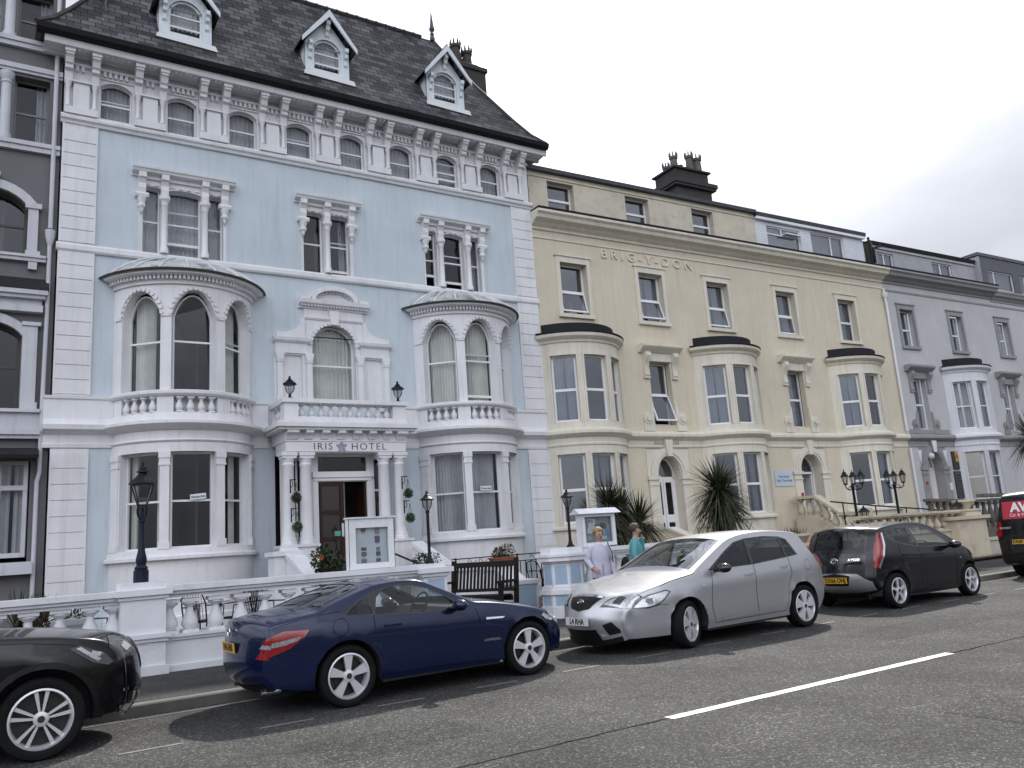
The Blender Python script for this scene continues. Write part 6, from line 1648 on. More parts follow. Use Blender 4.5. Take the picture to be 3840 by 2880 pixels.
        for hx in s.hubs:
            for sg in (1, -1):
                R_ = []
                for k in range(17):
                    a = -.2 + (pi + .4) * k / 16; x, z = hx + (s.ra + .004) * cos(a), s.R + (s.ra + .004) * sin(a)
                    z = max(z, s.sill - .02)
                    R_.append([(x, sg * (s.w(x, max(z, s.sill)) - .004), z), (x, sg * (s.W - .34), z)])
                u.loft(R_, closed=False)
                u.poly([(hx - s.ra - .05, sg * (s.W - .34), s.sill - .03), (hx + s.ra + .05, sg * (s.W - .34), s.sill - .03), (hx + s.ra + .05, sg * (s.W - .34), s.R + s.ra + .03), (hx - s.ra - .05, sg * (s.W - .34), s.R + s.ra + .03)])
        u.box(s.O[0][0] + .12, s.O[-1][0] - .12, -s.W + .36, s.W - .36, s.sill - .04, s.sill + .3)
        a, b = sorted(s.hubs); u.box(a + s.ra + .03, b - s.ra - .03, -s.W + .07, s.W - .07, s.sill - .03, s.sill + .05)
        u.build('underbody', CABIN, s.r, smooth=0)
    def glassset(s, outline, panes, gm, rims=True):
        """outline: greenhouse polygon; panes: [(poly, material)]"""
        for sg in (1, -1):
            for o in ([outline] if not isinstance(outline[0][0], tuple) else outline):
                t = MB(); t.patch(o, s.side(sg, .001), [p for p, m_ in panes if s.inside_any(p, o)], .08, flip=(sg > 0)); t.build('window_trim', GLOSSB, s.r, smooth=60)
            for p, m_ in panes:
                g = MB(); g.patch(p, s.side(sg, -.006), (), .1, flip=(sg > 0)); g.build('side_window', m_, s.r, smooth=80)
    def inside_any(s, p, o):
        cx = sum(q[0] for q in p) / len(p); cz = sum(q[1] for q in p) / len(p); c = False
        for i in range(len(o)):
            x1, y1 = o[i]; x2, y2 = o[i - 1]
            if (y1 > cz) != (y2 > cz) and cx < (x2 - x1) * (cz - y1) / (y2 - y1) + x1: c = not c
        return c
    def sidepatch(s, poly, name, m_, off=.004, both=True, sg0=1, step=.06):
        for sg in ((1, -1) if both else (sg0,)):
            g = MB(); g.patch(poly, s.side(sg, off), (), step, flip=(sg > 0)); g.build(name, m_, s.r, smooth=70)
    def line(s, pts, wd=.007, m_=SEAM, both=True, name='panel_gap', off=.0025):
        for sg in (1, -1):
            g = MB(); P = []
            for a, b in zip(pts, pts[1:]):
                k = max(1, int(hypot(b[0] - a[0], b[1] - a[1]) / .06)); P += [(a[0] + (b[0] - a[0]) * j / k, a[1] + (b[1] - a[1]) * j / k) for j in range(k)]
            P.append(pts[-1]); rows = []
            for i, q in enumerate(P):
                a, b = P[max(0, i - 1)], P[min(len(P) - 1, i + 1)]; l = hypot(b[0] - a[0], b[1] - a[1]) or 1; nx, nz = -(b[1] - a[1]) / l * wd / 2, (b[0] - a[0]) / l * wd / 2
                f = s.side(sg, off); rows.append([f(q[0] - nx, q[1] - nz), f(q[0] + nx, q[1] + nz)])
            g.loft(rows if sg < 0 else [r[::-1] for r in rows], closed=False); g.build(name, m_, s.r, smooth=0)
    def toppatch(s, pts, name, m_, off=.005, step=None, both=True):
        """pts: (x, z, t) corners on the top skin"""
        for sg in ((1, -1) if both else (1,)):
            P = [(s.idx(x, z) * .06, sg * t) for x, z, t in pts]
            if sg < 0: P = P[::-1]
            f = s.top(off); g = MB(); g.patch(P, lambda a, b: f(a / .06, b), (), .06 if step is None else step); g.build(name, m_, s.r, smooth=70, fix=False)
    def wheels(s, spokes, style, steer=0., width=.2):
        for hx in s.hubs:
            for sg in (-1, 1):
                wdt = width; y = sg * (s.W - .005 - wdt / 2)
                e = empty('wheel', (hx, y, s.R), (steer if hx == max(s.hubs) else 0) + (0 if sg < 0 else pi)); e.parent = s.r
                R = s.R; h = wdt / 2; t = MB(); rr = R * .73
                t.lathe(0, 0, [(rr, h * .8), (rr, -h * .82), (rr + .012, -h * .9), (R * .86, -h), (R * .95, -h * .93), (R, -h * .7), (R, h * .7), (R * .94, h), (rr + .01, h * .9)], 36, axis='y', cap=False)
                t.build('tyre', TYRE, e, smooth=35)
                q = MB(); q.lathe(0, 0, [(rr + .004, -h * .86), (rr - .012, -h * .9), (rr - .022, -h * .7), (rr - .03, h * .5)], 36, axis='y', cap=False)
                def sp(pts, y0, y1): q.prism([(x, z) for x, z in pts], y0, y1)
                q2 = MB(lambda u, v, d: (u, d, v))
                for k in range(spokes):
                    a = 2 * pi * k / spokes + pi / 2
                    ca, sa = cos(a), sin(a)
                    def rot(pts): return [(x * ca - z * sa, x * sa + z * ca) for x, z in pts]
                    if style == 'wide': L_ = [(.03, -.022), (rr * .5, -.034), (rr - .016, -.052), (rr - .016, .052), (rr * .5, .034), (.03, .022)]
                    elif style == 'thin': L_ = [(.03, -.018), (rr - .02, -.026), (rr - .02, .026), (.03, .018)]
                    elif style == 'cover': L_ = [(.04, -.028), (rr * .55, -.052), (rr - .02, -.085), (rr - .02, .085), (rr * .55, .052), (.04, .028)]
                    elif style == 'twin':
                        for o in (-1, 1):
                            c2 = [(.045, o * .002), (rr - .016, o * .028), (rr - .016, o * .062), (.05, o * .02)]
                            if o < 0: c2 = c2[::-1]
                            q2.prism(rot(c2)[::-1], -h * .72, -h * .55)
                        continue
                    a_ = rot(L_); q2.prism(a_[::-1], -h * .78 if style != 'cover' else -h * .86, -h * .5)
                off = len(q.v); q.v += q2.v; q.f += [[i + off for i in f_] for f_ in q2.f]; q.m += q2.m
                q.lathe(0, 0, [(.062, -h * .5), (.06, -h * .84), (.03, -h * .9), (.001, -h * .9)], 16, axis='y', cap=False)
                q.build('rim', ALLOY, e, smooth=35)
                d = MB(); d.lathe(0, 0, [(.001, -h * .1), (rr * .62, -h * .1), (rr * .62, 0), (rr - .02, .0), (rr - .02, h * .6), (.001, h * .6)], 24, axis='y', cap=False); d.build('brake_disc', DISC if style in ('wide', 'twin') else CABIN, e, smooth=30)
                d = MB(); d.lathe(0, 0, [(.03, -h * .88), (.028, -h * .925), (.001, -h * .93)], 14, axis='y', cap=False); d.build('hub_cap', DISC, e, smooth=40)
    def mirror(s, x, z, m_, sc=1.):
        for sg in (1, -1):
            y0 = sg * s.w(x, z); g = MB()
            R_ = []
            for k in range(7):
                t = k / 6; xx = (x - .07 * sc) + .15 * sc * t; q = sin(pi * min(1, .12 + t * .88)) ** .6 * (1 if t < .99 else .2)
                R_.append([(xx, y0 + sg * (.13 * sc) + .105 * sc * q * cos(a), z + .03 + .062 * sc * q * sin(a)) for a in [2 * pi * j / 12 for j in range(12)]])
            g.loft(R_); mo = g.build('wing_mirror', m_, s.r, smooth=60, fix=True)
            g = MB(); g.loft([[(x + .02 + dx, y0 + sg * (-.03 + dy), z + dz) for dx, dz in ((-.03, -.02), (.03, -.02), (.03, .02), (-.03, .02))] for dy in (0, .12)]); g.build('mirror_arm', TRIMB, mo, smooth=0)
    def handle(s, x, z, m_, ln=.17):
        for sg in (1, -1):
            y = sg * s.w(x, z); g = MB(); R_ = []
            for k in range(6):
                t = k / 5; xx = x - ln / 2 + ln * t; b = .014 + .022 * sin(pi * t)
                R_.append([(xx, y + sg * (b - .02), z - .013), (xx, y + sg * b, z - .011), (xx, y + sg * b, z + .012), (xx, y + sg * (b - .02), z + .014)])
            g.loft(R_); g.build('door_handle', m_, s.r, smooth=30, fix=True)
    def cabin(s, x0, x1, zf, seats, dash, wheel_side):
        g = MB(); g.box(x0, x1, -s.W + .22, s.W - .22, s.sill + .1, zf)
        xd, zd = dash; g.loft([[(xd + dx, y, zz) for dx, zz in ((-.22, zf), (-.2, zd - .1), (-.1, zd), (.3, zd + .01), (.42, zf))] for y in (-s.W + .2, s.W - .2)]); g.build('interior', CABIN, s.r, smooth=0)
        for sx in seats:
            for sg in (1, -1):
                q = MB(); yc = sg * .34
                q.loft([[(sx + dx, yc + dy * wd, z) for dx, dy in ((-.07, -1), (.05, -1), (.08, -.6), (.08, .6), (.05, 1), (-.07, 1))] for z, wd, in ((zf, .22), (zf + .25, .23), (zf + .42, .2), (zf + .46, .15))])
                q.loft([[(sx - .07 + dx, yc + dy * wd, z) for dx, dy in ((-.05, -1), (.05, -1), (.05, 1), (-.05, 1))] for z, wd in ((zf + .45, .1), (zf + .52, .13), (zf + .62, .12), (zf + .65, .08))]); q.build('seat', CABIN, s.r, smooth=40)
        q = MB(); cx_, cy_, cz = xd - .32, wheel_side * .34, zd + .02; N = 20
        q.loft([[(cx_ + .45 * (.17 + .014 * cos(b)) * sin(a) + .014 * sin(b) * .9, cy_ + (.17 + .014 * cos(b)) * cos(a), cz + .9 * (.17 + .014 * cos(b)) * sin(a)) for b in [2 * pi * k / 6 for k in range(6)]] for a in [2 * pi * k / N for k in range(N + 1)]], cap=False)
        q.box(cx_ - .02, cx_ + .02, cy_ - .16, cy_ + .16, cz - .03, cz + .03); q.build('steering_wheel', TRIMB, s.r, smooth=60)
    def plate(s, x, z, txt, m_, front, tilt=0., w=.46, y=0.):
        """number plate standing off the bodywork; front True faces +x"""
        e = MB(); sg = 1 if front else -1
        e.box(-w / 2, w / 2, -.05, .05, -.008, .0)
        M = Matrix.Translation((x, y, z)) @ Matrix.Rotation(pi / 2 * sg, 4, 'Z') @ Matrix.Rotation(tilt, 4, 'X') @ Matrix.Rotation(pi / 2, 4, 'X')
        o = e.build('number_plate', m_, s.r, smooth=0); o.data.transform(M)
        if m_ is not None: text(txt, .105, 'plate_lettering', INK, o, M @ Matrix.Translation((0, 0, .002)), .001, .86, offset=.003)
        return o
def lin(pts):
    def f(x):
        if x <= pts[0][0]: return pts[0][1]
        for a, b in zip(pts, pts[1:]):
            if x <= b[0]: return a[1] + (b[1] - a[1]) * (x - a[0]) / (b[0] - a[0])
        return pts[-1][1]
    return f
def ringpts(cx, cz, r, n=14): return [(cx + r * cos(2 * pi * k / n), cz + r * sin(2 * pi * k / n)) for k in range(n)]

# --- the dark blue roadster
def roadster():
    P = paint('navy_car_paint', (.0042, .0105, .047), .25, .2)
    O = [(.12, .25, 1), (.03, .36), (.0, .5), (.02, .66), (.05, .85), (.11, .898), (.33, .942), (.54, .968, 1), (.84, 1.07), (1.14, 1.162), (1.25, 1.188), (1.5, 1.208), (1.7, 1.2), (1.83, 1.172, 1), (2.1, 1.045), (2.40, .905, 1), (2.7, .868), (3.0, .815), (3.35, .735), (3.57, .635), (3.70, .52), (3.75, .40), (3.72, .2, 1)]
    belt = lin([(0, .88), (.4, .90), (1.15, .885), (2.0, .835), (2.4, .835), (3.0, .78), (3.6, .62)])
    c = Car('parked_car', (2.27, 9.17, 0), radians(1.6), 'dark blue two seat roadster with a folding hard roof, parked before the white balustrade', O, .84, (.86, 3.11), .305, .215, belt, P, tumble=.42, nose=.2, tail=.13, cf=.26, cr=.14)
    door = [(1.17, .885), (1.22, 1.05), (1.30, 1.118), (1.45, 1.155), (1.66, 1.149), (1.86, 1.09), (2.05, .985), (2.26, .838), (1.7, .855)]
    quarter = [(.84, .905), (1.0, 1.02), (1.125, 1.075), (1.14, .892)]
    gh = [(.79, .898), (.99, 1.035), (1.14, 1.1), (1.28, 1.142), (1.45, 1.174), (1.68, 1.166), (1.89, 1.105), (2.09, .995), (2.33, .825), (1.7, .842), (1.15, .88)]
    c.body([gh], [((.56, .972), (1.12, 1.158), CARGLD, .84), ((1.86, 1.165), (2.38, .915), CARGL, .92)])
    c.glassset(gh, [(door, CARGL), (quarter, CARGLD)], CARGL)
    c.line([(1.15, .88), (1.16, .72), (1.21, .5), (1.33, .33), (1.45, .285)]); c.line([(2.40, .83), (2.44, .7), (2.46, .45), (2.42, .27)]); c.line([(1.45, .285), (2.42, .27)])
    c.line([(.06, .84), (.45, .93), (.8, .95)], .006); c.line([(.0, .64), (.3, .60), (.5, .53)], .006)
    c.line([(q[0], q[1]) for q in ringpts(.78, .80, .085, 16)] + [ringpts(.78, .80, .085, 16)[0]], .005)
    c.line([(1.25, .24), (2.65, .225)], .03, P, name='sill_flare', off=.012)
    c.handle(1.36, .755, P, .2); c.mirror(2.14, .86, P, 1.05)
    c.sidepatch([(.06, .575), (.085, .775), (.2, .815), (.45, .81), (.40, .745), (.26, .645)], 'tail_light', REDL, .005)
    c.sidepatch([(.085, .665), (.088, .712), (.37, .755), (.33, .715), (.22, .682)], 'reversing_lens', CLEARL, .009)
    c.toppatch([(.01, .57, .9), (.03, .74, 1.1), (.04, .775, 2.), (.01, .57, 2.)], 'tail_light', REDL)
    c.toppatch([(.02, .655, .95), (.025, .70, 1.0), (.027, .71, 2.), (.02, .66, 2.)], 'reversing_lens', CLEARL, .009)
    c.toppatch([(.02, .74, 0), (.015, .56, 0), (.015, .56, .5), (.02, .74, .48)], 'plate_recess', P, -.01)
    o = c.plate(-.135, .66, 'H16 ENS', PLY, False, .1, .44)
    e = MB(lambda a, b, d: (-.125 - d + .02, a, .81 + b)); R_ = []
    e.loft([[(.04 * cos(a) + .006 * cos(a) * cos(b), .04 * sin(a) + .006 * sin(a) * cos(b), .02 + .006 * sin(b)) for b in [1.57 * k for k in range(4)]] for a in [2 * pi * k / 16 for k in range(17)]], cap=False)
    for k in range(3):
        a = pi / 2 + k * 2 * pi / 3; e.tube([(0, 0, .02), (.038 * cos(a), .038 * sin(a), .02)], .005, 4)
    e.build('badge', CHROME, c.r, smooth=40)
    c.sidepatch([(3.33, .655), (3.42, .70), (3.55, .615), (3.52, .575), (3.40, .60)], 'headlight', CLEARL)
    c.toppatch([(3.42, .71, .62), (3.62, .6, .6), (3.66, .56, 2), (3.5, .67, 2)], 'headlight', CLEARL)
    c.toppatch([(3.69, .55, 0), (3.735, .42, 0), (3.735, .42, .42), (3.69, .55, .5)], 'grille', TRIMB)
    c.toppatch([(3.745, .36, 0), (3.74, .26, 0), (3.74, .26, .8), (3.745, .36, .85)], 'air_intake', TRIMB)
    c.toppatch([(.06, .34, 0), (.1, .27, 0), (.1, .27, .95), (.06, .34, .95)], 'rear_valance', TRIMB)
    c.sidepatch([(2.52, .69), (2.52, .715), (2.78, .70), (2.74, .685)], 'vent_fin', CHROME, .006)
    for sg in (1, -1): text('KOMPRESSOR', .04, 'wing_lettering', CHROME, c.r, Matrix.Translation((2.62, -c.w(2.62, .46) - .003, .46)) @ Matrix.Rotation(pi / 2, 4, 'X'), .001) if sg < 0 else None
    q = MB()
    for y in (-.5, .5): q = MB(); q.lathe(y, .225, [(.03, .06), (.03, .25)], 10, axis='x'); q.build('exhaust_pipe', CHROME, c.r, smooth=40)
    c.cabin(.9, 2.6, .5, (1.2,), (2.25, .86), -1); c.wheels(5, 'wide', 0., .21)
roadster()
# --- the silver hatchback (faces left)
def silver():
    P = paint('silver_car_paint', (.45, .46, .48), .65, .32)
    O = [(.16, .27, 1), (.04, .38), (.0, .55), (.03, .76), (.14, .94), (.34, 1.11, 1), (.47, 1.33, 1), (.53, 1.385), (.9, 1.43), (1.3, 1.447), (1.75, 1.425), (2.0, 1.385), (2.14, 1.35, 1), (2.55, 1.17), (2.98, .965, 1), (3.4, .905), (3.75, .815), (3.93, .735), (4.03, .64), (4.09, .5), (4.1, .38), (4.04, .2, 1)]
    belt = lin([(0, 1.02), (.8, 1.035), (1.75, .985), (2.6, .95), (3.0, .92), (3.6, .80), (4, .66)])
    c = Car('parked_car', (11.0, 9.32, 0), pi + radians(2.2), 'silver five door hatchback facing left, parked between the blue roadster and the dark hatchback', O, .87, (.68, 3.14), .305, .21, belt, P, tumble=.34, nose=.26, tail=.12, cf=.26, cr=.12)
    f = [(1.79, 1.0), (1.74, 1.335), (1.95, 1.30), (2.2, 1.195), (2.46, 1.06), (2.58, .985)]
    r = [(1.0, 1.05), (.99, 1.325), (1.3, 1.352), (1.68, 1.342), (1.73, 1.003)]
    q = [(.76, 1.075), (.86, 1.29), (.95, 1.31), (.955, 1.055)]
    gh = [(.70, 1.06), (.82, 1.30), (.95, 1.345), (1.3, 1.372), (1.7, 1.36), (1.97, 1.318), (2.24, 1.20), (2.5, 1.065), (2.68, .97), (1.75, .985), (1.0, 1.035)]
    c.body([gh], [((.35, 1.125), (.465, 1.32), CARGLD, .86), ((2.17, 1.345), (2.95, .985), CARGL, .92)])
    c.glassset(gh, [(f, CARGLD), (r, CARGL), (q, CARGL)], CARGL)
    c.line([(2.62, .96), (2.66, .75), (2.68, .5), (2.62, .27)]); c.line([(1.74, .985), (1.75, .6), (1.72, .27)]); c.line([(.95, 1.03), (.93, .8), (1.02, .62), (1.06, .40), (1.12, .28)]); c.line([(1.12, .28), (2.62, .27)])
    c.line([(2.95, .95), (3.42, .885), (3.6, .83)], .006); c.line([(3.50, .60), (3.75, .61)], .006); c.line([(q_[0], q_[1]) for q_ in ringpts(.52, .90, .08, 16)] + [ringpts(.52, .90, .08, 16)[0]], .004)
    c.line([(1.2, .33), (2.5, .31)], .035, P, name='door_moulding', off=.014)
    c.handle(1.66 + .22, .86, P); c.handle(.99 + .1, .91, P); c.mirror(2.52, .96, GLOSSB, 1.1)
    c.sidepatch([(2.78, .78), (2.78, .80), (2.86, .80), (2.86, .78)], 'side_repeater', CLEARL)
    c.sidepatch([(3.44, .76), (3.52, .79), (3.78, .745), (3.88, .70), (3.975, .62), (3.985, .58), (3.80, .575), (3.66, .60)], 'headlight', DARKL)
    c.sidepatch([(3.48, .755), (3.53, .772), (3.77, .73), (3.87, .69), (3.965, .615), (3.975, .595), (3.79, .597), (3.67, .62)], 'headlight_reflector', CLEARL, .008)
    c.sidepatch([(3.74, .70), (3.80, .70), (3.84, .665), (3.80, .63), (3.74, .64)], 'headlight_bezel', DARKL, .012)
    c.toppatch([(4.065, .565, .54), (4.02, .66, .68), (3.9, .75, .97), (3.88, .765, 2.), (4.05, .60, 2.), (4.06, .57, 1.)], 'headlight', DARKL)
    c.toppatch([(4.055, .59, .60), (4.01, .67, .73), (3.91, .74, .99), (3.9, .75, 2.), (4.045, .61, 2.), (4.05, .59, 1.)], 'headlight_reflector', CLEARL, .009)
    c.toppatch([(3.98, .69, .80), (4.045, .61, .76), (4.04, .625, .90), (3.97, .695, .93)], 'headlight_bezel', DARKL, .013)
    c.toppatch([(4.03, .64, 0), (4.085, .505, 0), (4.085, .515, .3), (4.03, .64, .5)], 'grille', TRIMB, .006)
    c.toppatch([(4.015, .66, 0), (4.032, .635, 0), (4.032, .635, .51), (4.015, .66, .53)], 'grille_chrome', CHROME, .009); c.toppatch([(4.085, .51, 0), (4.09, .49, 0), (4.09, .49, .28), (4.085, .51, .31)], 'grille_chrome', CHROME, .009)
    c.toppatch([(4.1, .37, 0), (4.075, .27, 0), (4.075, .27, .55), (4.1, .37, .5)], 'air_intake', TRIMB, .006)
    c.toppatch([(4.1, .40, .66), (4.09, .30, .74), (4.085, .29, .96), (4.095, .36, .96), (4.1, .42, .84)], 'fog_recess', TRIMB, .006); c.toppatch([(4.098, .34, .58), (4.09, .30, .72), (4.085, .285, .74), (4.095, .30, .58)], 'fog_trim', ALLOY, .01)
    c.toppatch([(4.07, .24, 0), (4.045, .205, 0), (4.045, .205, .95), (4.07, .24, .95)], 'lower_lip', TRIMB, .004)
    c.plate(4.375, .44, 'L4 RHA', PLW, True, -.05, .47)
    ft = c.top(.012); i = c.idx(4.055, .58); x_, y_, z_ = ft(i, 0)
    e = MB(lambda a, b, d: (x_ + d, a, z_ + b)); e.loft([[(.062 * cos(a) * (1 + .1 * cos(b)), .034 * sin(a) * (1 + .1 * cos(b)), .005 * sin(b)) for b in [1.57 * k for k in range(4)]] for a in [2 * pi * k / 20 for k in range(21)]], cap=False); o = e.build('badge', CHROME, c.r, smooth=40)
    text('KIA', .042, 'badge_lettering', CHROME, o, Matrix.Translation((x_ + .002, 0, z_)) @ Matrix.Rotation(pi / 2, 4, 'Z') @ Matrix.Rotation(pi / 2, 4, 'X'), .002)
    c.sidepatch([(.03, .80), (.10, .97), (.26, 1.06), (.26, 1.0), (.14, .84)], 'tail_light', REDL)
    a = MB(); a.tube([(.75, 0, 1.44), (.62, 0, 1.60)], [.008, .004], 5); a.build('aerial', TRIMB, c.r)
    c.cabin(.7, 3.0, .5, (1.05, 1.95), (2.75, .9), -1); c.wheels(5, 'cover', radians(19), .2)
silver()
# --- the black city hatchback
def city():
    P = paint('blue_black_paint', (.004, .005, .009), .2, .25)
    S = paint('bumper_silver', (.33, .34, .35), .6, .35)
    O = [(.14, .26, 1), (.04, .36), (.0, .5), (.02, .66), (.07, .9), (.22, 1.24), (.30, 1.335, 1), (.5, 1.37), (.85, 1.4), (1.3, 1.408), (1.7, 1.37), (1.97, 1.285, 1), (2.3, 1.12), (2.62, .935, 1), (2.9, .845), (3.12, .74), (3.26, .58), (3.31, .42), (3.26, .2, 1)]
    belt = lin([(0, 1.08), (.4, 1.06), (1.0, .99), (1.9, .935), (2.6, .90), (3.1, .72)])
    c = Car('parked_car', (12.58, 9.43, 0), radians(1.0), 'black five door city hatchback with a silver rear bumper, parked behind the silver car', O, .80, (.44, 2.75), .29, .2, belt, P, tumble=.34, nose=.2, tail=.16, cf=.24, cr=.12)
    f = [(1.24, .985), (1.20, 1.30), (1.5, 1.305), (1.75, 1.25), (2.0, 1.12), (2.2, .95)]
    r = [(.42, 1.17), (.50, 1.30), (.8, 1.318), (1.12, 1.312), (1.16, 1.0), (.8, 1.06)]
    gh = [(.36, 1.165), (.46, 1.325), (.8, 1.342), (1.15, 1.335), (1.5, 1.328), (1.78, 1.268), (2.05, 1.13), (2.3, .935), (1.2, .97), (.8, 1.035)]
    c.body([gh], [((.09, .93), (.26, 1.285), CARGLD, .82), ((2.0, 1.275), (2.6, .95), CARGL, .92)])
    c.glassset(gh, [(f, CARGL), (r, CARGLD)], CARGL)
    c.line([(1.19, .97), (1.2, .6), (1.17, .28)]); c.line([(2.3, .93), (2.33, .6), (2.28, .28)]); c.line([(.62, 1.05), (.62, .8), (.72, .6), (.78, .42), (.82, .29)]); c.line([(.82, .29), (2.28, .28)])
    c.line([(.72, .87), (1.2, .835), (1.95, .815)], .018, SEAM)
    c.handle(.78, .865, GLOSSB); c.handle(1.33, .835, GLOSSB); c.mirror(2.12, .93, GLOSSB, 1.15)
    c.sidepatch([(.08, .70), (.14, .93), (.2, 1.06), (.28, 1.255), (.315, 1.265), (.245, 1.05), (.17, .88)], 'tail_light', REDL, .005)
    c.sidepatch([(.17, .88), (.245, 1.05), (.315, 1.265), (.35, 1.27), (.285, 1.05), (.2, .86), (.10, .67), (.08, .70)], 'light_chrome', CHROME, .006)
    c.toppatch([(.04, .70, 1.0), (.1, .97, .97), (.24, 1.27, 1.0), (.24, 1.27, 2.), (.1, .97, 2.), (.04, .70, 2.)], 'tail_light', REDL, .006)
    c.toppatch([(.01, .60, 0), (.05, .33, 0), (.06, .33, .98), (.03, .48, .98), (.01, .58, .62)], 'silver_bumper', S, .004)
    c.toppatch([(.012, .585, 0), (.008, .43, 0), (.008, .43, .36), (.012, .56, .44)], 'plate_recess', TRIMB, .007)
    c.toppatch([(.02, .68, 0), (.085, .91, 0), (.085, .91, .82), (.02, .68, .8)], 'tailgate_glass', GLOSSB, .003)
    c.plate(-.175, .50, 'DX66 ONJ', PLY, False, .02, .46)
    ft = c.top(.008); x_, y_, z_ = ft(c.idx(.05, .80), 0)
    e = MB(lambda a, b, d: (x_ - d, a, z_ + b))
    for rx, rz, dz in ((.068, .045, 0), (.024, .042, 0), (.045, .018, .022)): e.loft([[(rx * cos(a) * (1 + .1 * cos(b)), dz + rz * sin(a) * (1 + .1 * cos(b)), .005 * sin(b)) for b in [1.57 * k for k in range(4)]] for a in [2 * pi * k / 20 for k in range(21)]], cap=False)
    e.build('badge', CHROME, c.r, smooth=40)
    x_, y_, z_ = ft(c.idx(.05, .80), -.55)
    text('AYGO', .06, 'badge_lettering', CHROME, c.r, Matrix.Translation((x_ - .002, y_, z_ + .02)) @ Matrix.Rotation(-pi / 2 + .14, 4, 'Z') @ Matrix.Rotation(pi / 2, 4, 'X'), .002, 1.3)
    c.sidepatch([(2.85, .68), (2.95, .76), (3.08, .66), (3.05, .58)], 'headlight', CLEARL)
    c.toppatch([(2.95, .80, .7), (3.2, .64, .6), (3.22, .6, .98), (3.05, .76, .98)], 'headlight', CLEARL)
    c.sidepatch([(2.42, .70), (2.42, .72), (2.48, .72), (2.48, .70)], 'side_repeater', CLEARL)
    a = MB(); a.tube([(.6, 0, 1.4), (.45, 0, 1.5)], [.008, .004], 5); a.build('aerial', TRIMB, c.r)
    c.cabin(.5, 2.6, .5, (.8, 1.5), (2.3, .88), -1); c.wheels(5, 'thin', 0., .18)
city()
# --- the dark crossover at the left edge
def crossover():
    P = paint('black_car_paint', (.003, .003, .004), .2, .22)
    O = [(.16, .3, 1), (.04, .45), (.0, .65), (.05, .95), (.25, 1.1, 1), (.5, 1.45, 1), (.9, 1.5), (1.5, 1.52), (2.0, 1.47), (2.2, 1.42, 1), (2.6, 1.23), (3.0, 1.04, 1), (3.35, 1.012), (3.65, .975), (3.9, .915), (4.04, .82), (4.10, .68), (4.12, .5), (4.12, .36), (4.05, .24, 1)]
    belt = lin([(0, 1.05), (2.5, 1.02), (3.3, .95), (3.9, .80)])
    c = Car('parked_car', (-3.02, 9.14, 0), radians(1.2), 'black crossover car at the left edge, only its front wheel and headlight in view', O, .86, (.72, 3.42), .335, .27, belt, P, tumble=.34, nose=.2, tail=.12, cf=.30, cr=.12, arch=.07)
    gh = [(.7, 1.12), (.85, 1.36), (1.5, 1.43), (2.0, 1.4), (2.3, 1.3), (2.72, 1.07), (1.6, 1.06)]
    f = [(1.62, 1.085), (1.6, 1.39), (1.98, 1.375), (2.26, 1.28), (2.6, 1.09)]; r = [(.78, 1.13), (.9, 1.34), (1.5, 1.40), (1.55, 1.09)]
    c.body([gh], [((.27, 1.13), (.47, 1.42), CARGLD, .86), ((2.24, 1.405), (2.98, 1.09), CARGL, .92)]); c.glassset(gh, [(f, CARGLD), (r, CARGLD)], CARGL)
    c.sidepatch([(3.62, .875), (3.70, .90), (3.92, .80), (3.99, .72), (3.94, .70), (3.80, .745)], 'headlight', DARKL, .006)
    c.sidepatch([(3.67, .875), (3.71, .885), (3.88, .765), (3.85, .745)], 'headlight_lens', CLEARL, .010)
    c.sidepatch([(3.80, .845), (3.87, .82), (3.87, .785), (3.80, .805)], 'projector_lens', CLEARL, .011)
    c.toppatch([(3.93, .86, .60), (4.05, .73, .55), (4.04, .74, 2), (3.95, .84, 2)], 'headlight', DARKL, .006); c.toppatch([(4.0, .8, .7), (4.04, .745, .66), (4.035, .75, .9), (4.0, .8, .92)], 'headlight_lens', CLEARL, .01)
    c.toppatch([(4.02, .78, 0), (4.11, .56, 0), (4.11, .56, .36), (4.03, .76, .5)], 'grille', TRIMB); c.toppatch([(4.07, .69, .34), (4.115, .53, .3), (4.115, .53, .36), (4.07, .69, .42)], 'grille_chrome', CHROME, .01)
    c.toppatch([(4.12, .47, .70), (4.12, .44, .68), (4.12, .44, 1.8), (4.12, .455, 1.8)], 'bumper_chrome', CHROME, .012); c.toppatch([(4.11, .33, .72), (4.09, .285, .72), (4.09, .285, 1.8), (4.11, .31, 1.8)], 'bumper_chrome', CHROME, .012)
    c.toppatch([(4.12, .42, .66), (4.12, .35, .68), (4.12, .35, .97), (4.12, .42, .97)], 'fog_recess', TRIMB, .006); c.toppatch([(4.12, .405, .78), (4.12, .37, .78), (4.12, .37, .86), (4.12, .405, .86)], 'fog_light', CLEARL, .01)
    c.toppatch([(4.12, .34, 0), (4.07, .25, 0), (4.07, .25, .6), (4.12, .34, .6)], 'air_intake', TRIMB, .006)
    a = [(3.42 + (c.ra + .03) * cos(t), .335 + (c.ra + .03) * sin(t)) for t in [-.1 + (pi + .2) * k / 18 for k in range(19)]]
    c.line([q for q in a if q[1] > .28], .05, TRIMB, name='arch_moulding', off=.006); c.line([(2.9, .995), (3.3, .965), (3.62, .915), (3.9, .82)], .006)
    c.line([(2.78, 1.03), (2.82, .8), (2.8, .35)])
    c.mirror(2.72, 1.03, P, 1.1); c.cabin(.6, 2.9, .55, (1.0, 1.9), (2.7, .98), -1); c.wheels(5, 'twin', 0., .215)
crossover()
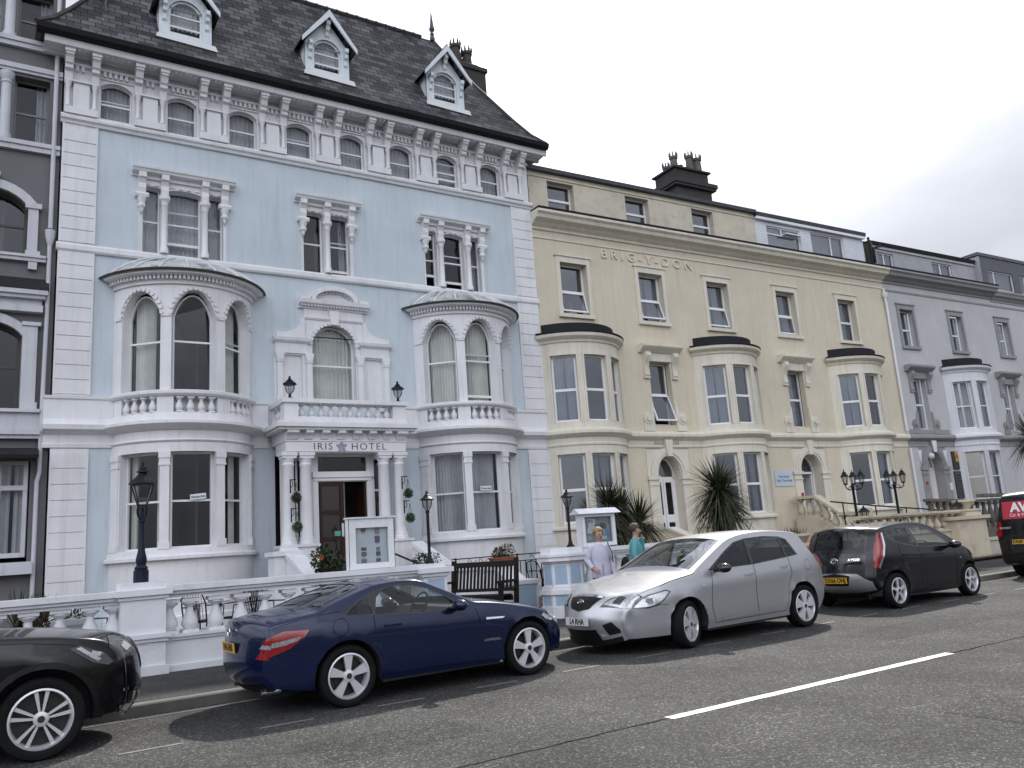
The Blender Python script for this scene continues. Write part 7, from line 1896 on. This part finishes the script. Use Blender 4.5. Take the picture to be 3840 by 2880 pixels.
# --- the black van at the right edge
def van():
    P = paint('van_black_paint', (.005, .005, .006), .1, .3)
    O = [(.12, .30, 1), (.02, .36), (.0, .6), (.01, 1.0), (.05, 1.4), (.12, 1.72), (.24, 1.83), (.6, 1.87), (1.6, 1.88), (2.6, 1.86), (3.0, 1.80, 1), (3.5, 1.4), (3.95, 1.12, 1), (4.4, .98), (4.62, .8), (4.68, .5), (4.62, .25, 1)]
    belt = lin([(0, 1.05), (4.6, 1.0)])
    c = Car('parked_van', (19.05, 9.2, 0), radians(1.5), 'black hire van with a red panel on its rear doors, parked at the right edge', O, .9, (.82, 3.85), .325, .26, belt, P, cat='van', tumble=.12, nose=.25, tail=.06, cf=.26, cr=.05)
    f = [(2.55, 1.1), (2.55, 1.62), (2.95, 1.6), (3.5, 1.15)]
    c.body([f], [((3.03, 1.77), (3.92, 1.15), CARGL, .92)]); c.glassset(f, [([(2.6, 1.13), (2.6, 1.58), (2.93, 1.56), (3.4, 1.16)], CARGLD)], CARGL)
    for za, zb in ((.95, 1.08), (1.10, 1.26)): c.toppatch([(.0, za, .90), (.02, zb, .92), (.02, zb, 2.), (.0, za, 2.)], 'tail_light', REDL, .012)
    for za, zb in ((.95, 1.08), (1.10, 1.26)): c.sidepatch([(.005, za), (.02, zb), (.12, zb), (.12, za)], 'tail_light', REDL, .01)
    ft = c.top(.01)
    c.toppatch([(.03, 1.28, .06), (.10, 1.66, .06), (.10, 1.66, .80), (.03, 1.28, .80)], 'rear_window', GLOSSB, .006)
    def onrear(x, z, t, off): return c.top(off)(c.idx(x, z), t)
    # the red panel on the left door
    p0 = onrear(.06, 1.46, .52, .012)
    e = MB(lambda a, b, d: (p0[0] - d + b * .16, p0[1] - a, p0[2] + b)); e.box(-.25, .62, -.19, .19, -.02, .012); o = e.build('red_panel', mat('hire_red', (.42, .012, .03), .35, .03), c.r, smooth=0)
    M = Matrix.Translation((p0[0] - .016, p0[1], p0[2])) @ Matrix.Rotation(-pi / 2, 4, 'Z') @ Matrix.Rotation(pi / 2 - .16, 4, 'X')
    text('AVIS', .27, 'panel_lettering', mat('panel_white', (.75, .75, .75), .4, 0), o, M @ Matrix.Translation((.20, .05, .002)), .002, 1., offset=.012)
    text('Car & Van Rental', .1, 'panel_lettering', mat('panel_white', (.75, .75, .75), .4, 0), o, M @ Matrix.Translation((.22, -.11, .002)), .002, .9)
    c.plate(-.085, .80, 'KR68 ENW', PLY, False, .0, .46, .28)
    text('EXPERT', .06, 'badge_lettering', ALLOY, c.r, Matrix.Translation((onrear(.01, 1.0, .62, .01)[0], .62, 1.1)) @ Matrix.Rotation(-pi / 2, 4, 'Z') @ Matrix.Rotation(pi / 2, 4, 'X'), .002, 1.2)
    c.toppatch([(.01, .55, 0), (.03, .36, 0), (.03, .36, 1.), (.01, .55, 1.)], 'rear_bumper', TRIMB, .03)
    c.mirror(3.3, 1.1, GLOSSB, 1.3); c.cabin(2.2, 3.9, .6, (2.7,), (3.6, 1.02), -1); c.wheels(6, 'thin', 0., .2)
van()
# ------------------------------------------------------------------ people
SKIN = mat('skin', (.40, .25, .19), .55, .1, 25.)
def skin_mesh(name, joints, bones, m_, parent, sub=2):
    """joints: {key: (x,y,z,r)}; grown with a Skin modifier and baked to a mesh"""
    keys = list(joints); me = bpy.data.meshes.new(name)
    me.from_pydata([joints[k][:3] for k in keys], [(keys.index(a), keys.index(b)) for a, b in bones], [])
    ob = bpy.data.objects.new(name, me); COL.objects.link(ob)
    ob.modifiers.new('skin', 'SKIN')
    for i, k in enumerate(keys):
        r = joints[k][3]; r = (r, r) if not isinstance(r, tuple) else r
        sv = me.skin_vertices[0].data[i]; sv.radius = r; sv.use_root = (i == 0)
    s = ob.modifiers.new('sub', 'SUBSURF'); s.levels = sub; s.render_levels = sub
    dg = bpy.context.evaluated_depsgraph_get()
    out = bpy.data.meshes.new_from_object(ob.evaluated_get(dg)); out.name = name
    bpy.data.objects.remove(ob)
    out.materials.clear(); out.materials.append(m_)
    out.polygons.foreach_set('use_smooth', [True] * len(out.polygons))
    o = bpy.data.objects.new(name, out); COL.objects.link(o); o.parent = parent
    return o
def person(loc, rz, label, top, legs, haircol, arms, headturn=0., S=.93, seated=False, collar=None, bag=True, phone=False, curly=False):
    """local frame: faces -y, x to her left seen from the front is +x... scaled to the street"""
    r = empty('person', loc, rz, label, 'person'); r.scale = (S, S, S)
    ct, st_ = cos(headturn), sin(headturn)
    def hd(x, y, z): return (x * ct - y * st_, x * st_ + y * ct - .01, z)
    J = {'pelvis': (0, 0, .90, (.13, .095)), 'waist': (0, .005, 1.03, (.11, .085)), 'chest': (0, .01, 1.2, (.115, .085)), 'coll': (0, .012, 1.315, (.07, .055)), 'neck': (0, .0, 1.41, .05),
         'jaw': (*hd(0, -.02, 1.475), (.055, .06)), 'face': (*hd(0, -.018, 1.54), (.066, .078)), 'skull': (*hd(0, .012, 1.60), (.068, .08)), 'top': (*hd(0, .012, 1.645), .045),
         'nose': (*hd(0, -.105, 1.525), .010), 'nosetip': (*hd(0, -.118, 1.51), .010)}
    B = [('pelvis', 'waist'), ('waist', 'chest'), ('chest', 'coll'), ('coll', 'neck'), ('neck', 'jaw'), ('jaw', 'face'), ('face', 'skull'), ('skull', 'top'), ('face', 'nose'), ('nose', 'nosetip')]
    for sg, n in ((-1, 'R'), (1, 'L')):
        e, w, h = arms[n]
        J['sh' + n] = (sg * .145, .015, 1.30, .046); J['el' + n] = (*e, .042); J['wr' + n] = (*w, .028); J['pa' + n] = (*h, (.034, .02))
        B += [('coll', 'sh' + n), ('sh' + n, 'el' + n), ('el' + n, 'wr' + n), ('wr' + n, 'pa' + n)]
        ear = hd(sg * .075, .01, 1.53); J['ear' + n] = (*ear, .014); B.append(('face', 'ear' + n))
        # five fingers, unequal, curling on from the palm
        d = Vector(h) - Vector(w); d.normalize(); s = d.cross(Vector((0, 1, 0)));
        if s.length < .2: s = Vector((1, 0, 0))
        s.normalize(); c_ = d.cross(s).normalized()
        for k, (off, ln) in enumerate(((-.027, .055), (-.009, .066), (.009, .064), (.026, .05))):
            a = Vector(h) + d * .03 + s * off; b = a + d * ln * .55 + c_ * .008; q = b + d * ln * .4 + c_ * .026
            J['f%d%s' % (k, n)] = (*a, .009); J['g%d%s' % (k, n)] = (*b, .008); J['h%d%s' % (k, n)] = (*q, .0065)
            B += [('pa' + n, 'f%d%s' % (k, n)), ('f%d%s' % (k, n), 'g%d%s' % (k, n)), ('g%d%s' % (k, n), 'h%d%s' % (k, n))]
        a = Vector(h) - s * .036; b = a - s * .012 + d * .04 + c_ * .01; J['t0' + n] = (*a, .010); J['t1' + n] = (*b, .008); B += [('pa' + n, 't0' + n), ('t0' + n, 't1' + n)]
        if not seated:
            J['hip' + n] = (sg * .085, .0, .84, .085); J['kn' + n] = (sg * .09, -.005, .47, .055); J['an' + n] = (sg * .09, .015, .09, .038); J['toe' + n] = (sg * .10, -.12, .035, .032)
        else:
            J['hip' + n] = (sg * .09, -.03, .86, .085); J['kn' + n] = (sg * .1, -.42, .88, .06); J['an' + n] = (sg * .1, -.44, .45, .04); J['toe' + n] = (sg * .1, -.56, .40, .03)
        B += [('pelvis', 'hip' + n), ('hip' + n, 'kn' + n), ('kn' + n, 'an' + n), ('an' + n, 'toe' + n)]
    skin_mesh('body', J, B, SKIN, r, 2)
    g = lambda k, dr: (*J[k][:3], tuple(v + dr for v in J[k][3]) if isinstance(J[k][3], tuple) else J[k][3] + dr)
    jm = MB(); N = 22; R_ = []
    for zz, rx, ry, yo in ((.77, .178, .135, 0), (.79, .186, .14, 0), (.88, .183, .134, 0), (.98, .166, .122, .004), (1.08, .166, .124, .004), (1.18, .176, .130, .002), (1.26, .172, .118, .008), (1.315, .150, .098, .012), (1.35, .105, .08, .012), (1.385, .07, .066, .006)):
        R_.append([(rx * cos(t) * (1 + .012 * sin(5 * t + zz * 31)), ry * sin(t) * (1 + .02 * sin(4 * t + zz * 23)) + yo, zz + .006 * sin(3 * t)) for t in [2 * pi * k / N for k in range(N)]])
    jm.loft(R_, cap=False)
    for n in 'RL':
        sg = -1 if n == 'R' else 1
        s0 = Vector((sg * .10, .012, 1.31)); s1 = Vector(J['sh' + n][:3]); e_ = Vector(J['el' + n][:3]); w_ = Vector(J['wr' + n][:3])
        P_ = [s0, s1 + Vector((sg * .012, 0, -.015)), s1.lerp(e_, .5) + Vector((sg * .008, 0, 0)), s1.lerp(e_, .88), e_ + Vector((sg * .006, .01, 0)), e_.lerp(w_, .2), e_.lerp(w_, .6), e_.lerp(w_, .92), w_]
        jm.tube([tuple(q) for q in P_], [.062, .066, .060, .056, .055, .053, .047, .041, .043], 12)
    jk = jm.build('jacket', top, r, smooth=70, fix=False)
    cl = MB(); cl.lathe(0, .005, [(.085, 1.345), (.082, 1.365), (.066, 1.395), (.056, 1.385)], 14, cap=False); cl.build('collar', collar or top, r, smooth=60)
    z = MB(); z.box(-.005, .005, -.142, -.12, .80, 1.0); z.build('zip', mat('zip_grey', (.2, .2, .22), .5), jk, smooth=0)
    if not seated:
        tr = MB()
        for sg, n in ((-1, 'R'), (1, 'L')):
            h_, k_, a_ = (Vector(J[q + n][:3]) for q in ('hip', 'kn', 'an'))
            tr.tube([tuple(q) for q in (h_ + Vector((-sg * .004, 0, .08)), h_, h_.lerp(k_, .4), h_.lerp(k_, .85), k_, k_.lerp(a_, .4), a_ + Vector((0, 0, .02)), a_ + Vector((0, -.005, -.03)))], [.07, .088, .085, .07, .068, .066, .062, .066], 12)
        tr.tube([(0, 0, .80), (0, 0, .84), (0, .0, .95)], [.06, .10, .10], 12)
        tr.build('trousers', legs, r, smooth=70)
        for sg in (-1, 1):
            s = MB(); s.loft([[(sg * .095 + x * wd, -.03 + y * ln, zz) for x, y in [(cos(2 * pi * k / 12), sin(2 * pi * k / 12)) for k in range(12)]] for zz, wd, ln in ((0, .045, .12), (.03, .05, .125), (.06, .042, .10), (.09, .035, .05))]); s.build('shoe', TRIMB, r, smooth=50)
    # hair: cap with locks
    hm = mat('hair_' + label.split()[0], haircol, .6, .35, 60., .5, 120.)
    h = MB(); rows = []
    for i in range(8):
        ph = i / 7 * 2.3; row = []
        for k in range(20):
            a = 2 * pi * k / 20; front = max(0, -sin(a))
            p = min(ph, 1.18 + 1.05 * (1 - front ** .8)); jit = (1 - .05 * front * (i / 7)) * (1 - .10 * max(0, i - 5) / 2) + .05 * sin(k * 2.6 + i * 1.9) + (.07 * sin(k * 5.1 + i * 3.3) if curly else 0)
            x, y, zz = .094 * sin(p) * cos(a) * jit, .108 * sin(p) * sin(a) * jit + .006, 1.578 + .105 * cos(p) * jit
            row.append(hd(x, y, zz))
        rows.append(row)
    h.loft(rows, cap=False)
    for _ in range(320):
        v = rnd_dir(); v.z = abs(v.z) * 1.1 - .3
        if v.y < -.35 and v.z < .45: continue
        p = Vector(hd(v.x * .088, v.y * .10 + .004, 1.578 + v.z * .10)); dn = Vector((0, .25, -1)); leaf(h, p + v * .006, (dn - v * v.dot(dn)) + rnd_dir() * (.75 if curly else .35) + v * .12, .04, .008)
    h.build('hair', hm, r, smooth=60)
    f = MB()
    for sg in (-1, 1):
        for (x, y, zz, s) in ((sg * .028, -.092, 1.548, .009),): 
            q = hd(x, y, zz); f.box(q[0] - s, q[0] + s, q[1] - .006, q[1] + .004, q[2] - .005, q[2] + .005)
    q = hd(0, -.088, 1.478); f.box(q[0] - .02, q[0] + .02, q[1] - .006, q[1] + .006, q[2] - .004, q[2] + .004)
    f.build('facial_feature', mat('eye_and_lip', (.10, .035, .03), .5), r, smooth=0)
    if bag:
        b = MB(); b.tube([(.13, -.13, 1.36), (.17, -.02, 1.40), (.19, .09, 1.3), (.22, .08, 1.05), (.225, .09, .85)], .010, 5); b.tube([(.13, -.13, 1.36), (.20, -.11, 1.2), (.235, -.02, 1.0), (.235, .06, .85)], .010, 5)
        o = b.build('strap', TRIMB, None, smooth=50); o.matrix_world = Matrix.Translation(loc) @ Matrix.Rotation(rz, 4, 'Z') @ Matrix.Scale(S, 4)
        bb = empty('shoulder_bag', loc, rz, 'dark shoulder bag carried by the woman in %s' % ('lavender' if not phone else 'teal'), 'bag'); bb.scale = (S, S, S)
        o.matrix_world = Matrix.Identity(4); o.parent = bb
        k = MB(); k.loft([[(.20 + x, y + .17, zz) for x, y in ((-.04, -w), (.04, -w), (.05, 0), (.04, w), (-.04, w))] for zz, w in ((.62, .10), (.66, .13), (.82, .12), (.86, .09))]); k.build('bag_body', mat('dark_leather', (.02, .018, .02), .5, .2, 6.), bb, smooth=40)
    if phone:
        hpt = Vector(arms['L'][2]); q = empty('mobile_phone', (0, 0, 0), 0, 'black phone held to the ear of the woman in teal', 'phone')
        k = MB(); k.box(-.006, .006, -.03, .03, -.07, .07); k.build('case', GLOSSB, q, smooth=0)
        M = Matrix.Translation(loc) @ Matrix.Rotation(rz, 4, 'Z') @ Matrix.Scale(S, 4)
        q.matrix_world = M @ Matrix.Translation(hpt + Vector((-.03, .0, .03))) @ Matrix.Rotation(.3, 4, 'X')
    return r
LAV = mat('lavender_fleece', (.50, .49, .60), .85, .12, 8., .4, 70.)
TEAL = mat('teal_fleece', (.10, .30, .33), .85, .12, 8., .4, 70.)
DKT = mat('dark_trouser', (.012, .013, .02), .8, .1, 6.)
person((8.98, 11.55, .12), radians(-22), 'elderly blonde woman in a lavender jacket, hand in pocket, beside the silver car bonnet', LAV, DKT, (.30, .20, .11),
       {'R': ((-.24, .02, 1.08), (-.19, -.13, .93), (-.14, -.16, .90)), 'L': ((.23, .03, 1.07), (.235, -.02, .83), (.235, -.04, .76))}, .25, .945, collar=mat('pale_collar', (.6, .6, .66), .8))
person((9.98, 11.75, .12), radians(48), 'short haired woman in a teal fleece, seen side on with a phone at her ear', TEAL, DKT, (.055, .03, .02),
       {'R': ((-.22, .03, 1.07), (-.15, -.16, .98), (-.08, -.20, .98)), 'L': ((.25, -.10, 1.12), (.15, -.13, 1.40), (.115, -.10, 1.47))}, -.15, .96, curly=True, phone=True)
pg = bpos(1.62, -.55, 0)
person((pg[0], pg[1], 8.3 - .78), radians(-30), 'person in a pale top sitting inside the open top floor window of the cream hotel', mat('pale_top', (.5, .5, .5), .8), DKT, (.3, .3, .3),
       {'R': ((-.25, .0, 1.06), (-.12, -.2, 1.0), (-.05, -.24, 1.02)), 'L': ((.25, .0, 1.06), (.12, -.2, 1.0), (.06, -.24, 1.05))}, 0., .93, seated=True, bag=False)
